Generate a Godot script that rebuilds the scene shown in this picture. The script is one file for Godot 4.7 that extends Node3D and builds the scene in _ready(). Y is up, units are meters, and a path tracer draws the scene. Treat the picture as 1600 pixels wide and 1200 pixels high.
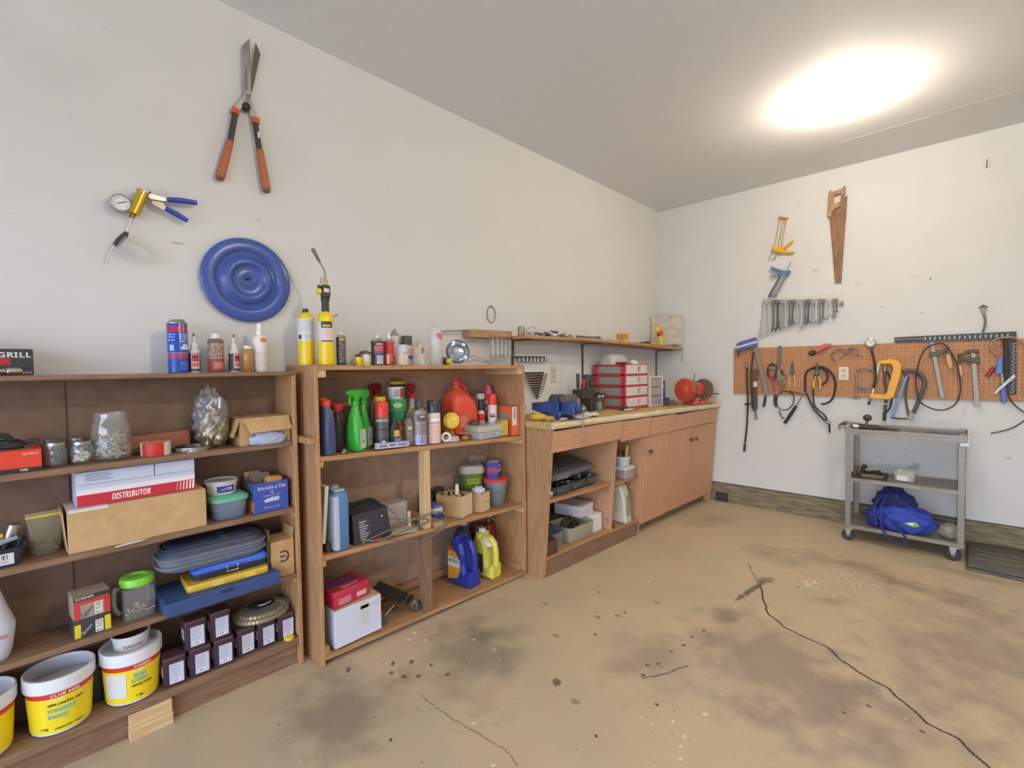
extends Node3D
# A home garage corner: two shelf units and a workbench along the left wall, pegboard and cart on the back wall.
# Origin: floor corner. Left wall is x = 0, back wall is z = 0, y up, metres.

var rng := RandomNumberGenerator.new()
var names := {}
var mats := {}
var font: Font
var font_bold: Font
var font_serif: Font

func _ready():
	rng.seed = 7
	setup_fonts()
	# ---- camera, sky, light, exposure
	var cam := Camera3D.new(); cam.name = "camera"
	cam.fov = 77.05; cam.near = 0.05; cam.far = 60.0
	cam.position = V(2.231,1.25,4.478)
	cam.basis = Basis(Vector3.UP, deg_to_rad(43.513)) * Basis(Vector3.RIGHT, deg_to_rad(-1.984)) * Basis(Vector3.BACK, deg_to_rad(-0.767))
	add_child(cam); cam.current = true
	var sky_mat := ProceduralSkyMaterial.new()
	sky_mat.sky_top_color = Color(0.62,0.70,0.85); sky_mat.sky_horizon_color = Color(0.85,0.88,0.93)
	sky_mat.ground_horizon_color = Color(0.60,0.60,0.60); sky_mat.ground_bottom_color = Color(0.45,0.44,0.43)
	sky_mat.sky_energy_multiplier = SKY; sky_mat.sun_angle_max = 0.0
	var sky := Sky.new(); sky.sky_material = sky_mat
	var env := Environment.new()
	env.background_mode = Environment.BG_SKY; env.sky = sky
	env.tonemap_mode = Environment.TONE_MAPPER_LINEAR; env.tonemap_exposure = EXPOSURE
	env.sdfgi_enabled = true; env.ssao_enabled = true; env.ssil_enabled = true
	var we := WorldEnvironment.new(); we.name = "environment"; we.environment = env; add_child(we)
	build_room()
	build_lamps()
	build_shelf_unit_one()
	build_shelf_unit_two()
	build_workbench()
	build_wall_shelf()
	build_back_wall()
	build_cart()
	build_left_wall_things()
	stock_unit_one()
	stock_unit_two()
	stock_bench()
	stock_wall_shelf()

const SKY := 2.7
const EXPOSURE := 1.0
const BULB := 0.72

# ------------------------------------------------------------------ naming
func numbered(n: String) -> String:
	var k: int = names.get(n,0)
	names[n] = k + 1
	return n if k == 0 else "%s_%03d" % [n, k]

func T(called: String, label: String, category: String, at := Vector3.ZERO, yaw := 0.0, group := "") -> Node3D:
	var o := Node3D.new(); o.name = numbered(called); add_child(o)
	o.position = at; o.rotation.y = yaw
	o.set_meta("label", label); o.set_meta("category", category)
	if group != "": o.set_meta("group", group)
	return o

func O(parent: Node, called: String, st: SurfaceTool, m: Material, at := Vector3.ZERO, basis := Basis()) -> MeshInstance3D:
	var o := MeshInstance3D.new()
	o.name = numbered(called) if parent == self else called
	st.index()
	var am := st.commit(); am.surface_set_material(0, m); o.mesh = am
	parent.add_child(o, true)
	o.transform = Transform3D(basis, at)
	return o

func M1(parent: Node, called: String, mesh: Mesh, m: Material, at := Vector3.ZERO, basis := Basis()) -> MeshInstance3D:
	var o := MeshInstance3D.new(); o.name = called; o.mesh = mesh; o.material_override = m
	parent.add_child(o, true); o.transform = Transform3D(basis, at)
	return o

func tag(o: Node, label: String, category: String, group := "") -> Node:
	o.set_meta("label", label); o.set_meta("category", category)
	if group != "": o.set_meta("group", group)
	return o

func struct(o: Node) -> Node:
	o.set_meta("kind", "structure"); return o

# ------------------------------------------------------------------ materials
func mat(c: Color, rough := 0.6, metal := 0.0) -> StandardMaterial3D:
	var key := "%s_%.2f_%.2f" % [c.to_html(), rough, metal]
	if mats.has(key): return mats[key]
	var m := StandardMaterial3D.new(); m.albedo_color = c; m.roughness = rough; m.metallic = metal
	mats[key] = m
	return m

func rgb(r: int, g: int, b: int) -> Color: return Color8(r, g, b)

func plastic(c: Color, rough := 0.35) -> StandardMaterial3D:
	var key := "pl%s_%.2f" % [c.to_html(), rough]
	if mats.has(key): return mats[key]
	var m := StandardMaterial3D.new(); m.albedo_color = c; m.roughness = rough; m.metallic_specular = 0.5
	mats[key] = m
	return m

func steel(v := 0.6, rough := 0.3) -> StandardMaterial3D: return mat(Color(v, v * 0.99, v * 0.96), rough, 1.0)

func clear(c: Color, alpha := 0.25, rough := 0.08) -> StandardMaterial3D:
	var key := "cl%s_%.2f_%.2f" % [c.to_html(), alpha, rough]
	if mats.has(key): return mats[key]
	var m := StandardMaterial3D.new(); m.albedo_color = Color(c.r, c.g, c.b, alpha)
	m.transparency = BaseMaterial3D.TRANSPARENCY_ALPHA; m.roughness = rough
	m.cull_mode = BaseMaterial3D.CULL_DISABLED
	mats[key] = m
	return m

func noise_image(w: int, h: int, freq: float, octaves: int, s: int, lo: Color, hi: Color, contrast := 1.0) -> Image:
	var n := FastNoiseLite.new(); n.seed = s; n.frequency = freq; n.fractal_octaves = octaves
	var g := n.get_seamless_image(w, h)
	g.convert(Image.FORMAT_L8)
	var d := g.get_data(); var out := PackedByteArray(); out.resize(w * h * 3)
	for i in w * h:
		var v := clampf((d[i] / 255.0 - 0.5) * contrast + 0.5,0.0,1.0)
		out[i * 3] = int(255.0 * lerpf(lo.r, hi.r, v)); out[i * 3 + 1] = int(255.0 * lerpf(lo.g, hi.g, v)); out[i * 3 + 2] = int(255.0 * lerpf(lo.b, hi.b, v))
	return Image.create_from_data(w, h, false, Image.FORMAT_RGB8, out)

func tex_of(img: Image) -> ImageTexture:
	img.generate_mipmaps(); return ImageTexture.create_from_image(img)

func wood(key: String, lo: Color, hi: Color, axis: String, s: int, rough := 0.65, contrast := 1.6) -> StandardMaterial3D:
	key = "wood_" + key + axis
	if mats.has(key): return mats[key]
	var tkey := "woodtex_%d_%s_%s" % [s, lo.to_html(), hi.to_html()]
	if not mats.has(tkey): mats[tkey] = tex_of(noise_image(256,256,0.035,4, s, lo, hi, contrast))
	var m := StandardMaterial3D.new(); m.albedo_texture = mats[tkey]; m.roughness = rough
	m.uv1_triplanar = true; m.uv1_world_triplanar = true
	var k := 5.0 if axis != "none" else 1.3
	var l := 0.55
	m.uv1_scale = V(l if axis == "x" else k, l if axis == "y" else k, l if axis == "z" else k)
	mats[key] = m
	return m

func print_mat(key: String, w: int, h: int, bg: Color, rects: Array, lines := [], rough := 0.45, metal := 0.0) -> StandardMaterial3D:
	key = "print_" + key
	if mats.has(key): return mats[key]
	var img := Image.create(w, h, false, Image.FORMAT_RGB8); img.fill(bg)
	for r in rects: img.fill_rect(Rect2i(int(r[0] * w), int(r[1] * h), maxi(1, int(r[2] * w)), maxi(1, int(r[3] * h))), r[4])
	for l in lines:
		var rg := RandomNumberGenerator.new(); rg.seed = l[6]
		var rows: int = l[4]
		var rh: float = l[3] * h / rows
		for i in rows:
			var x: float = l[0] * w
			var x1: float = (l[0] + l[2] * rg.randf_range(0.75,1.0)) * w
			while x < x1:
				var ww := rg.randf_range(0.03,0.1) * w * maxf(l[2],0.4)
				img.fill_rect(Rect2i(int(x), int(l[1] * h + i * rh), maxi(1, int(minf(ww, x1 - x))), maxi(1, int(rh * 0.5))), l[5])
				x += ww + maxf(1.0,0.012 * w)
	var m := StandardMaterial3D.new(); m.albedo_texture = tex_of(img); m.roughness = rough; m.metallic = metal
	mats[key] = m
	return m

# ------------------------------------------------------------------ shapes
func S() -> SurfaceTool:
	var st := SurfaceTool.new(); st.begin(Mesh.PRIMITIVE_TRIANGLES); return st

func tri(st: SurfaceTool, a: Vector3, b: Vector3, c: Vector3, n: Vector3, ua := Vector2.ZERO, ub := Vector2.ZERO, uc := Vector2.ZERO):
	if (b - a).cross(c - a).dot(n) > 0.0:
		var t := b; b = c; c = t
		var u := ub; ub = uc; uc = u
	st.set_normal(n); st.set_uv(ua); st.add_vertex(a)
	st.set_normal(n); st.set_uv(ub); st.add_vertex(b)
	st.set_normal(n); st.set_uv(uc); st.add_vertex(c)

func quad(st: SurfaceTool, a: Vector3, b: Vector3, c: Vector3, d: Vector3, n: Vector3):
	tri(st, a, b, c, n,W2(0,1),W2(1,1),W2(1,0)); tri(st, a, c, d, n,W2(0,1),W2(1,0),W2(0,0))

func box(st: SurfaceTool, c: Vector3, s: Vector3, b := 0.002, bs := Basis()) -> SurfaceTool:
	var h := s * 0.5
	b = minf(b, minf(h.x, minf(h.y, h.z)) * 0.49)
	for ax in 3:
		for sg in [-1.0,1.0]:
			var n := Vector3.ZERO; n[ax] = sg
			var u := (ax + 1) % 3; var v := (ax + 2) % 3
			var p := []
			var cr := [[-1,-1],[1,-1],[1,1],[-1,1]]
			for k in 4:
				var q := Vector3.ZERO; q[ax] = sg * h[ax]; q[u] = cr[k][0] * (h[u] - b); q[v] = cr[k][1] * (h[v] - b)
				p.append(q)
			var uvs := []
			for k in 4:
				var q: Vector3 = p[k]
				var uu: float; var vv: float
				if ax == 0: uu = 0.5 - sg * q.z / s.z; vv = 0.5 - q.y / s.y
				elif ax == 2: uu = 0.5 + sg * q.x / s.x; vv = 0.5 - q.y / s.y
				else: uu = 0.5 + q.x / s.x; vv = 0.5 + q.z / s.z
				uvs.append(W2(uu, vv))
			var nn := bs * n
			tri(st, c + bs * p[0], c + bs * p[1], c + bs * p[2], nn, uvs[0], uvs[1], uvs[2])
			tri(st, c + bs * p[0], c + bs * p[2], c + bs * p[3], nn, uvs[0], uvs[2], uvs[3])
			if b > 0.0:
				var sg2s := [-1.0,1.0]
				for sg2 in sg2s:   # edge between face ax/sg and face u/sg2
					var a0 := Vector3.ZERO; a0[ax] = sg * h[ax]; a0[u] = sg2 * (h[u] - b); a0[v] = -(h[v] - b)
					var a1 := a0; a1[v] = h[v] - b
					var b0 := Vector3.ZERO; b0[ax] = sg * (h[ax] - b); b0[u] = sg2 * h[u]; b0[v] = -(h[v] - b)
					var b1 := b0; b1[v] = h[v] - b
					var ne := Vector3.ZERO; ne[ax] = sg; ne[u] = sg2; ne = bs * ne.normalized()
					tri(st, c + bs * a0, c + bs * a1, c + bs * b1, ne); tri(st, c + bs * a0, c + bs * b1, c + bs * b0, ne)
	if b > 0.0:
		for sx in [-1.0,1.0]:
			for sy in [-1.0,1.0]:
				for sz in [-1.0,1.0]:
					var k := V(sx, sy, sz)
					tri(st, c + bs * V(sx * h.x, sy * (h.y - b), sz * (h.z - b)), c + bs * V(sx * (h.x - b), sy * h.y, sz * (h.z - b)), c + bs * V(sx * (h.x - b), sy * (h.y - b), sz * h.z), bs * k.normalized())
	return st

func slab(st: SurfaceTool, p: Vector3, q: Vector3, b := 0.002) -> SurfaceTool:
	return box(st, (p + q) * 0.5, (q - p).abs(), b)

func hexa(st: SurfaceTool, p: Array) -> SurfaceTool:
	var c := Vector3.ZERO
	for q in p: c += q
	c /= 8.0
	for f in [[0,1,2,3],[4,5,6,7],[0,1,5,4],[1,2,6,5],[2,3,7,6],[3,0,4,7]]:
		var a: Vector3 = p[f[0]]; var b: Vector3 = p[f[1]]; var d: Vector3 = p[f[2]]; var e: Vector3 = p[f[3]]
		var n := (d - a).cross(e - b).normalized()
		if n.dot((a + d) * 0.5 - c) < 0.0: n = -n
		quad(st, a, b, d, e, n)
	return st

func board(st: SurfaceTool, a: Vector3, b: Vector3, wdir: Vector3, w: float, t: float, bev := 0.002) -> SurfaceTool:
	var d := (b - a); var x := d.normalized(); var z := wdir - x * wdir.dot(x); z = z.normalized(); var y := z.cross(x)
	return box(st, (a + b) * 0.5,V(d.length(), t, w), bev, Basis(x, y, z))

func lathe(st: SurfaceTool, prof: Array, seg := 24, at := Vector3.ZERO, bs := Basis(), sx := 1.0, sz := 1.0) -> SurfaceTool:
	var n := prof.size()
	var sn := []
	for i in n - 1:
		var d: Vector2 = prof[i + 1] - prof[i]
		sn.append(W2(d.y,-d.x).normalized())
	var y0: float = prof[0].y; var y1: float = prof[0].y
	for p in prof: y0 = minf(y0, p.y); y1 = maxf(y1, p.y)
	var hh := maxf(y1 - y0,0.0001)
	for i in n - 1:
		var p0: Vector2 = prof[i]; var p1: Vector2 = prof[i + 1]
		if p0.distance_to(p1) < 0.00001: continue
		var n0: Vector2 = sn[i]; var n1: Vector2 = sn[i]
		if i > 0 and sn[i - 1].dot(sn[i]) > 0.75: n0 = (sn[i - 1] + sn[i]).normalized()
		if i < n - 2 and sn[i + 1].dot(sn[i]) > 0.75: n1 = (sn[i + 1] + sn[i]).normalized()
		for k in seg:
			var a0 := TAU * k / seg - PI; var a1 := TAU * (k + 1) / seg - PI
			var c0 := V(sin(a0) * sx,0, cos(a0) * sz); var c1 := V(sin(a1) * sx,0, cos(a1) * sz)
			var g0 := V(sin(a0) / sx,0, cos(a0) / sz); var g1 := V(sin(a1) / sx,0, cos(a1) / sz)
			var u0 := float(k) / seg; var u1 := float(k + 1) / seg
			var v0 := 1.0 - (p0.y - y0) / hh; var v1 := 1.0 - (p1.y - y0) / hh
			var A := at + bs * (c0 * p0.x + Vector3.UP * p0.y); var B := at + bs * (c1 * p0.x + Vector3.UP * p0.y)
			var C := at + bs * (c1 * p1.x + Vector3.UP * p1.y); var D := at + bs * (c0 * p1.x + Vector3.UP * p1.y)
			var nA := bs * (g0 * n0.x + Vector3.UP * n0.y).normalized(); var nB := bs * (g1 * n0.x + Vector3.UP * n0.y).normalized()
			var nC := bs * (g1 * n1.x + Vector3.UP * n1.y).normalized(); var nD := bs * (g0 * n1.x + Vector3.UP * n1.y).normalized()
			if p0.x > 0.00001: vtri(st, A, C, B, nA, nC, nB,W2(u0, v0),W2(u1, v1),W2(u1, v0))
			if p1.x > 0.00001: vtri(st, A, D, C, nA, nD, nC,W2(u0, v0),W2(u0, v1),W2(u1, v1))
	return st

func vtri(st: SurfaceTool, a: Vector3, b: Vector3, c: Vector3, na: Vector3, nb: Vector3, nc: Vector3, ua: Vector2, ub: Vector2, uc: Vector2):
	if (b - a).cross(c - a).dot(na + nb + nc) > 0.0:
		st.set_normal(na); st.set_uv(ua); st.add_vertex(a)
		st.set_normal(nc); st.set_uv(uc); st.add_vertex(c)
		st.set_normal(nb); st.set_uv(ub); st.add_vertex(b)
	else:
		st.set_normal(na); st.set_uv(ua); st.add_vertex(a)
		st.set_normal(nb); st.set_uv(ub); st.add_vertex(b)
		st.set_normal(nc); st.set_uv(uc); st.add_vertex(c)

func cyl(st: SurfaceTool, a: Vector3, b: Vector3, r: float, seg := 16, bev := 0.001, r2 := -1.0) -> SurfaceTool:
	if r2 < 0.0: r2 = r
	var d := b - a; var l := d.length(); var y := d / l
	var x := y.cross(Vector3.FORWARD if absf(y.z) < 0.9 else Vector3.RIGHT).normalized(); var z := x.cross(y)
	bev = minf(bev, minf(l * 0.3, minf(r, r2) * 0.6))
	return lathe(st,[W2(0,0),W2(r - bev,0),W2(r, bev),W2(r2, l - bev),W2(r2 - bev, l),W2(0, l)], seg, a, Basis(x, y, z))

func tube(st: SurfaceTool, pts: Array, r, seg := 8, closed := false) -> SurfaceTool:
	var n := pts.size()
	var rings := []; var norms := []
	var prev := Vector3.ZERO
	for i in n:
		var t: Vector3
		if closed: t = (pts[(i + 1) % n] - pts[(i + n - 1) % n]).normalized()
		elif i == 0: t = (pts[1] - pts[0]).normalized()
		elif i == n - 1: t = (pts[n - 1] - pts[n - 2]).normalized()
		else: t = (pts[i + 1] - pts[i - 1]).normalized()
		var u: Vector3
		if i == 0: u = t.cross(Vector3.UP if absf(t.y) < 0.9 else Vector3.RIGHT).normalized()
		else: u = (prev - t * prev.dot(t)).normalized()
		prev = u
		var v := t.cross(u)
		var rr: float = r[i] if r is Array else r
		var ring := []; var nr := []
		for k in seg:
			var a := TAU * k / seg
			var d := u * cos(a) + v * sin(a)
			ring.append(pts[i] + d * rr); nr.append(d)
		rings.append(ring); norms.append(nr)
	var m := n if closed else n - 1
	for i in m:
		var j := (i + 1) % n
		for k in seg:
			var k2 := (k + 1) % seg
			vtri(st, rings[i][k], rings[j][k], rings[j][k2], norms[i][k], norms[j][k], norms[j][k2],Vector2.ZERO,Vector2.ZERO,Vector2.ZERO)
			vtri(st, rings[i][k], rings[j][k2], rings[i][k2], norms[i][k], norms[j][k2], norms[i][k2],Vector2.ZERO,Vector2.ZERO,Vector2.ZERO)
	if not closed:
		var e0: Vector3 = (pts[0] - pts[1]).normalized(); var e1: Vector3 = (pts[n - 1] - pts[n - 2]).normalized()
		for k in seg:
			var k2 := (k + 1) % seg
			tri(st, pts[0], rings[0][k], rings[0][k2], e0); tri(st, pts[n - 1], rings[n - 1][k], rings[n - 1][k2], e1)
	return st

func curve(pts: Array, per := 6, closed := false) -> Array:
	var out := []
	var n := pts.size()
	var m := n if closed else n - 1
	for i in m:
		var p0: Vector3 = pts[(i - 1 + n) % n] if closed or i > 0 else pts[0]
		var p1: Vector3 = pts[i]; var p2: Vector3 = pts[(i + 1) % n]
		var p3: Vector3 = pts[(i + 2) % n] if closed or i + 2 < n else pts[n - 1]
		for k in per: out.append(p1.cubic_interpolate(p2, p0, p3, float(k) / per))
	if not closed: out.append(pts[n - 1])
	return out

func prism(st: SurfaceTool, poly: Array, depth: float, at := Vector3.ZERO, bs := Basis(), bev := 0.0) -> SurfaceTool:
	var p := PackedVector2Array(poly)
	if Geometry2D.is_polygon_clockwise(p): p.reverse()
	var n := p.size()
	var idx := Geometry2D.triangulate_polygon(p)
	var q := p
	if bev > 0.0:
		q = PackedVector2Array()
		for i in n:
			var e0 := (p[i] - p[(i + n - 1) % n]).normalized(); var e1 := (p[(i + 1) % n] - p[i]).normalized()
			var m := (W2(-e0.y, e0.x) + W2(-e1.y, e1.x)); var ml := m.length()
			q.append(p[i] + m.normalized() * bev * minf(2.0 / maxf(ml,0.3),2.0) if ml > 0.01 else p[i])
	var mn := p[0]; var mx := p[0]
	for v in p: mn = mn.min(v); mx = mx.max(v)
	var ext := (mx - mn).max(W2(0.0001,0.0001))
	for i in range(0, idx.size(),3):
		for sd in 2:
			var zz := depth if sd == 0 else 0.0
			var v := []; var uv := []
			for k in 3:
				var w := q[idx[i + k]]
				v.append(at + bs * V(w.x, w.y, zz)); uv.append(W2((w.x - mn.x) / ext.x,1.0 - (w.y - mn.y) / ext.y))
			tri(st, v[0], v[1], v[2], bs * V(0,0,1 if sd == 0 else -1), uv[0], uv[1], uv[2])
	for i in n:
		var j := (i + 1) % n
		var e := (p[j] - p[i]).normalized(); var nn := bs * V(e.y,-e.x,0)
		if bev > 0.0:
			var a := at + bs * V(p[i].x, p[i].y, bev); var b := at + bs * V(p[j].x, p[j].y, bev)
			var c := at + bs * V(p[j].x, p[j].y, depth - bev); var d := at + bs * V(p[i].x, p[i].y, depth - bev)
			quad(st, a, b, c, d, nn)
			var e2 := at + bs * V(q[i].x, q[i].y, depth); var f2 := at + bs * V(q[j].x, q[j].y, depth)
			quad(st, d, c, f2, e2, (nn + bs * V(0,0,1)).normalized())
			var e3 := at + bs * V(q[i].x, q[i].y,0); var f3 := at + bs * V(q[j].x, q[j].y,0)
			quad(st, e3, f3, b, a, (nn + bs * V(0,0,-1)).normalized())
		else:
			quad(st, at + bs * V(p[i].x, p[i].y,0), at + bs * V(p[j].x, p[j].y,0), at + bs * V(p[j].x, p[j].y, depth), at + bs * V(p[i].x, p[i].y, depth), nn)
	return st

func ring_prof(r0: float, r1: float, h: float) -> Array:
	return [W2(r0,0),W2(r1,0),W2(r1, h),W2(r0, h),W2(r0,0)]

func rrect(w: float, h: float, r: float, k := 4) -> Array:
	var o := []
	for c in [[1,1,0.0],[-1,1,90.0],[-1,-1,180.0],[1,-1,270.0]]:
		for i in k + 1:
			var a := deg_to_rad(c[2] + 90.0 * i / k)
			o.append(W2(c[0] * (w * 0.5 - r) + cos(a) * r, c[1] * (h * 0.5 - r) + sin(a) * r))
	return o

func loft(st: SurfaceTool, sec: Array, k := 4, at := Vector3.ZERO, bs := Basis()) -> SurfaceTool:
	var rings := []
	for s in sec:
		var ox: float = s[4] if s.size() > 4 else 0.0
		var oz: float = s[5] if s.size() > 5 else 0.0
		var ring := []
		for v in rrect(s[1], s[2], minf(s[3], minf(s[1], s[2]) * 0.499), k): ring.append(V(v.x + ox, s[0], v.y + oz))
		rings.append(ring)
	var n: int = rings[0].size()
	var y0: float = sec[0][0]; var y1: float = sec[sec.size() - 1][0]
	var facen := []
	for i in rings.size() - 1:
		var row := []
		for j in n:
			var a: Vector3 = rings[i][j]; var b: Vector3 = rings[i][(j + 1) % n]; var c: Vector3 = rings[i + 1][(j + 1) % n]; var d: Vector3 = rings[i + 1][j]
			var nn := (c - a).cross(d - b)
			if nn.length() < 1e-12: nn = V(a.x - sec[i][4] if sec[i].size() > 4 else a.x,0, a.z)
			nn = nn.normalized()
			var mid := (a + b + c + d) * 0.25
			var oc := V((rings[i][0].x + rings[i][n / 2].x) * 0.5, mid.y, (rings[i][0].z + rings[i][n / 2].z) * 0.5)
			if absf(nn.y) < 0.95 and nn.dot(mid - oc) < 0.0: nn = -nn
			elif absf(nn.y) >= 0.95 and i < rings.size() / 2 and nn.y > 0.0 and i == 0: nn = -nn
			row.append(nn)
		facen.append(row)
	for i in rings.size() - 1:
		for j in n:
			var j1 := (j + 1) % n
			var vn := func(r: int, q: int) -> Vector3:
				var f: Vector3 = facen[i][j]; var acc := Vector3.ZERO
				for rr in [r - 1, r]:
					if rr < 0 or rr >= facen.size(): continue
					for qq in [(q + n - 1) % n, q]:
						var g: Vector3 = facen[rr][qq]
						if g.dot(f) > 0.7: acc += g
				return (acc if acc.length() > 0.01 else f).normalized()
			var A: Vector3 = rings[i][j]; var B: Vector3 = rings[i][j1]; var C: Vector3 = rings[i + 1][j1]; var D: Vector3 = rings[i + 1][j]
			var v0 := 1.0 - (A.y - y0) / maxf(y1 - y0,0.0001); var v1 := 1.0 - (D.y - y0) / maxf(y1 - y0,0.0001)
			var uu := func(p: Vector3) -> float: return 0.5 + atan2(p.x, p.z) / TAU
			var u0: float = uu.call(A); var u1: float = uu.call(B)
			if absf(u1 - u0) > 0.5: u1 += 1.0 if u1 < u0 else -1.0
			var nA: Vector3 = vn.call(i, j); var nB: Vector3 = vn.call(i, j1); var nC: Vector3 = vn.call(i + 1, j1); var nD: Vector3 = vn.call(i + 1, j)
			vtri(st, at + bs * A, at + bs * B, at + bs * C, bs * nA, bs * nB, bs * nC,W2(u0, v0),W2(u1, v0),W2(u1, v1))
			vtri(st, at + bs * A, at + bs * C, at + bs * D, bs * nA, bs * nC, bs * nD,W2(u0, v0),W2(u1, v1),W2(u0, v1))
	for e in [0, rings.size() - 1]:
		var c := Vector3.ZERO
		for v in rings[e]: c += v
		c /= n
		var nn := bs * (Vector3.DOWN if e == 0 else Vector3.UP)
		for j in n: tri(st, at + bs * c, at + bs * rings[e][j], at + bs * rings[e][(j + 1) % n], nn)
	return st

# ------------------------------------------------------------------ lettering
func setup_fonts():
	var f := SystemFont.new(); f.font_names = PackedStringArray(["Droid Sans"]); font = f
	var b := SystemFont.new(); b.font_names = PackedStringArray(["Droid Sans"]); b.font_weight = 700; font_bold = b
	var s := SystemFont.new(); s.font_names = PackedStringArray(["Droid Serif"]); font_serif = s

func text(parent: Node, s: String, height: float, m: Material, at: Vector3, bs := Basis(), f: Font = null, bend := 0.0, width := 0.0, called := "lettering") -> MeshInstance3D:
	var tm := TextMesh.new(); tm.text = s; tm.font = f if f else font_bold; tm.font_size = 32; tm.pixel_size = height / 24.0; tm.depth = 0.0006 / 1.0; tm.curve_step = 2.0
	var arr := tm.get_mesh_arrays()
	var v: PackedVector3Array = arr[Mesh.ARRAY_VERTEX]
	if width > 0.0 and v.size() > 0:
		var lo := 1e9; var hi := -1e9
		for p in v: lo = minf(lo, p.x); hi = maxf(hi, p.x)
		var k := width / maxf(hi - lo,0.0001)
		for i in v.size(): v[i].x = (v[i].x - (lo + hi) * 0.5) * k
	if bend > 0.0:
		for i in v.size():
			var a := v[i].x / bend
			v[i] = V(sin(a) * (bend + v[i].z), v[i].y, cos(a) * (bend + v[i].z) - bend)
	arr[Mesh.ARRAY_VERTEX] = v
	var am := ArrayMesh.new()
	if v.size() > 0:
		var keep := []; keep.resize(Mesh.ARRAY_MAX)
		keep[Mesh.ARRAY_VERTEX] = v; keep[Mesh.ARRAY_NORMAL] = arr[Mesh.ARRAY_NORMAL]; keep[Mesh.ARRAY_INDEX] = arr[Mesh.ARRAY_INDEX]
		am.add_surface_from_arrays(Mesh.PRIMITIVE_TRIANGLES, keep); am.surface_set_material(0, m)
	var o := MeshInstance3D.new(); o.name = called; o.mesh = am
	parent.add_child(o, true); o.transform = Transform3D(bs, at)
	return o

func rotx(d: float) -> Basis: return Basis(Vector3.RIGHT, deg_to_rad(d))
func roty(d: float) -> Basis: return Basis(Vector3.UP, deg_to_rad(d))
func rotz(d: float) -> Basis: return Basis(Vector3.BACK, deg_to_rad(d))

# ------------------------------------------------------------------ the room
const H := 2.75
const RX := 5.6
const RZ := 7.0

func stain(d: PackedByteArray, w: int, h: int, px: float, pz: float, rx: float, rz: float, ang: float, col: Color, amount: float, edge: float, n: FastNoiseLite, warp := 0.6):
	var k := 400.0
	var rr := maxf(rx, rz) * (1.0 + warp)
	var x0 := maxi(0, int((px - rr) * k)); var x1 := mini(w - 1, int((px + rr) * k))
	var y0 := maxi(0, int((pz - rr) * k)); var y1 := mini(h - 1, int((pz + rr) * k))
	var ca := cos(ang); var sa := sin(ang)
	for y in range(y0, y1 + 1):
		for x in range(x0, x1 + 1):
			var dx := x / k - px; var dz := y / k - pz
			var u := (dx * ca + dz * sa) / rx; var v := (-dx * sa + dz * ca) / rz
			var q := sqrt(u * u + v * v)
			if q > 1.0 + warp: continue
			q += n.get_noise_2d(x, y) * warp
			var a := clampf((1.0 - q) / edge,0.0,1.0) * amount
			if a <= 0.0: continue
			var i := (y * w + x) * 3
			d[i] = int(lerpf(d[i], col.r * 255.0, a)); d[i + 1] = int(lerpf(d[i + 1], col.g * 255.0, a)); d[i + 2] = int(lerpf(d[i + 2], col.b * 255.0, a))

func crack(d: PackedByteArray, w: int, h: int, pts: Array, wid: float, col: Color, amount: float, rg: RandomNumberGenerator):
	var k := 400.0
	for i in pts.size() - 1:
		var a: Vector2 = pts[i]; var b: Vector2 = pts[i + 1]
		var n := int(a.distance_to(b) * k * 2.0) + 1
		var wob := 0.0
		for s in n:
			wob = clampf(wob + rg.randf_range(-0.0012,0.0012),-0.006,0.006)
			var p := a.lerp(b, float(s) / n) + (b - a).normalized().orthogonal() * wob * (1.0 - absf(2.0 * s / n - 1.0))
			var ww := wid * rg.randf_range(0.5,1.3)
			var r := int(ceil(ww * k))
			for oy in range(-r, r + 1):
				for ox in range(-r, r + 1):
					if W2(ox, oy).length() > ww * k + 0.3: continue
					var x := int(p.x * k) + ox; var y := int(p.y * k) + oy
					if x < 0 or y < 0 or x >= w or y >= h: continue
					var j := (y * w + x) * 3
					d[j] = int(lerpf(d[j], col.r * 255.0, amount)); d[j + 1] = int(lerpf(d[j + 1], col.g * 255.0, amount)); d[j + 2] = int(lerpf(d[j + 2], col.b * 255.0, amount))

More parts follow.
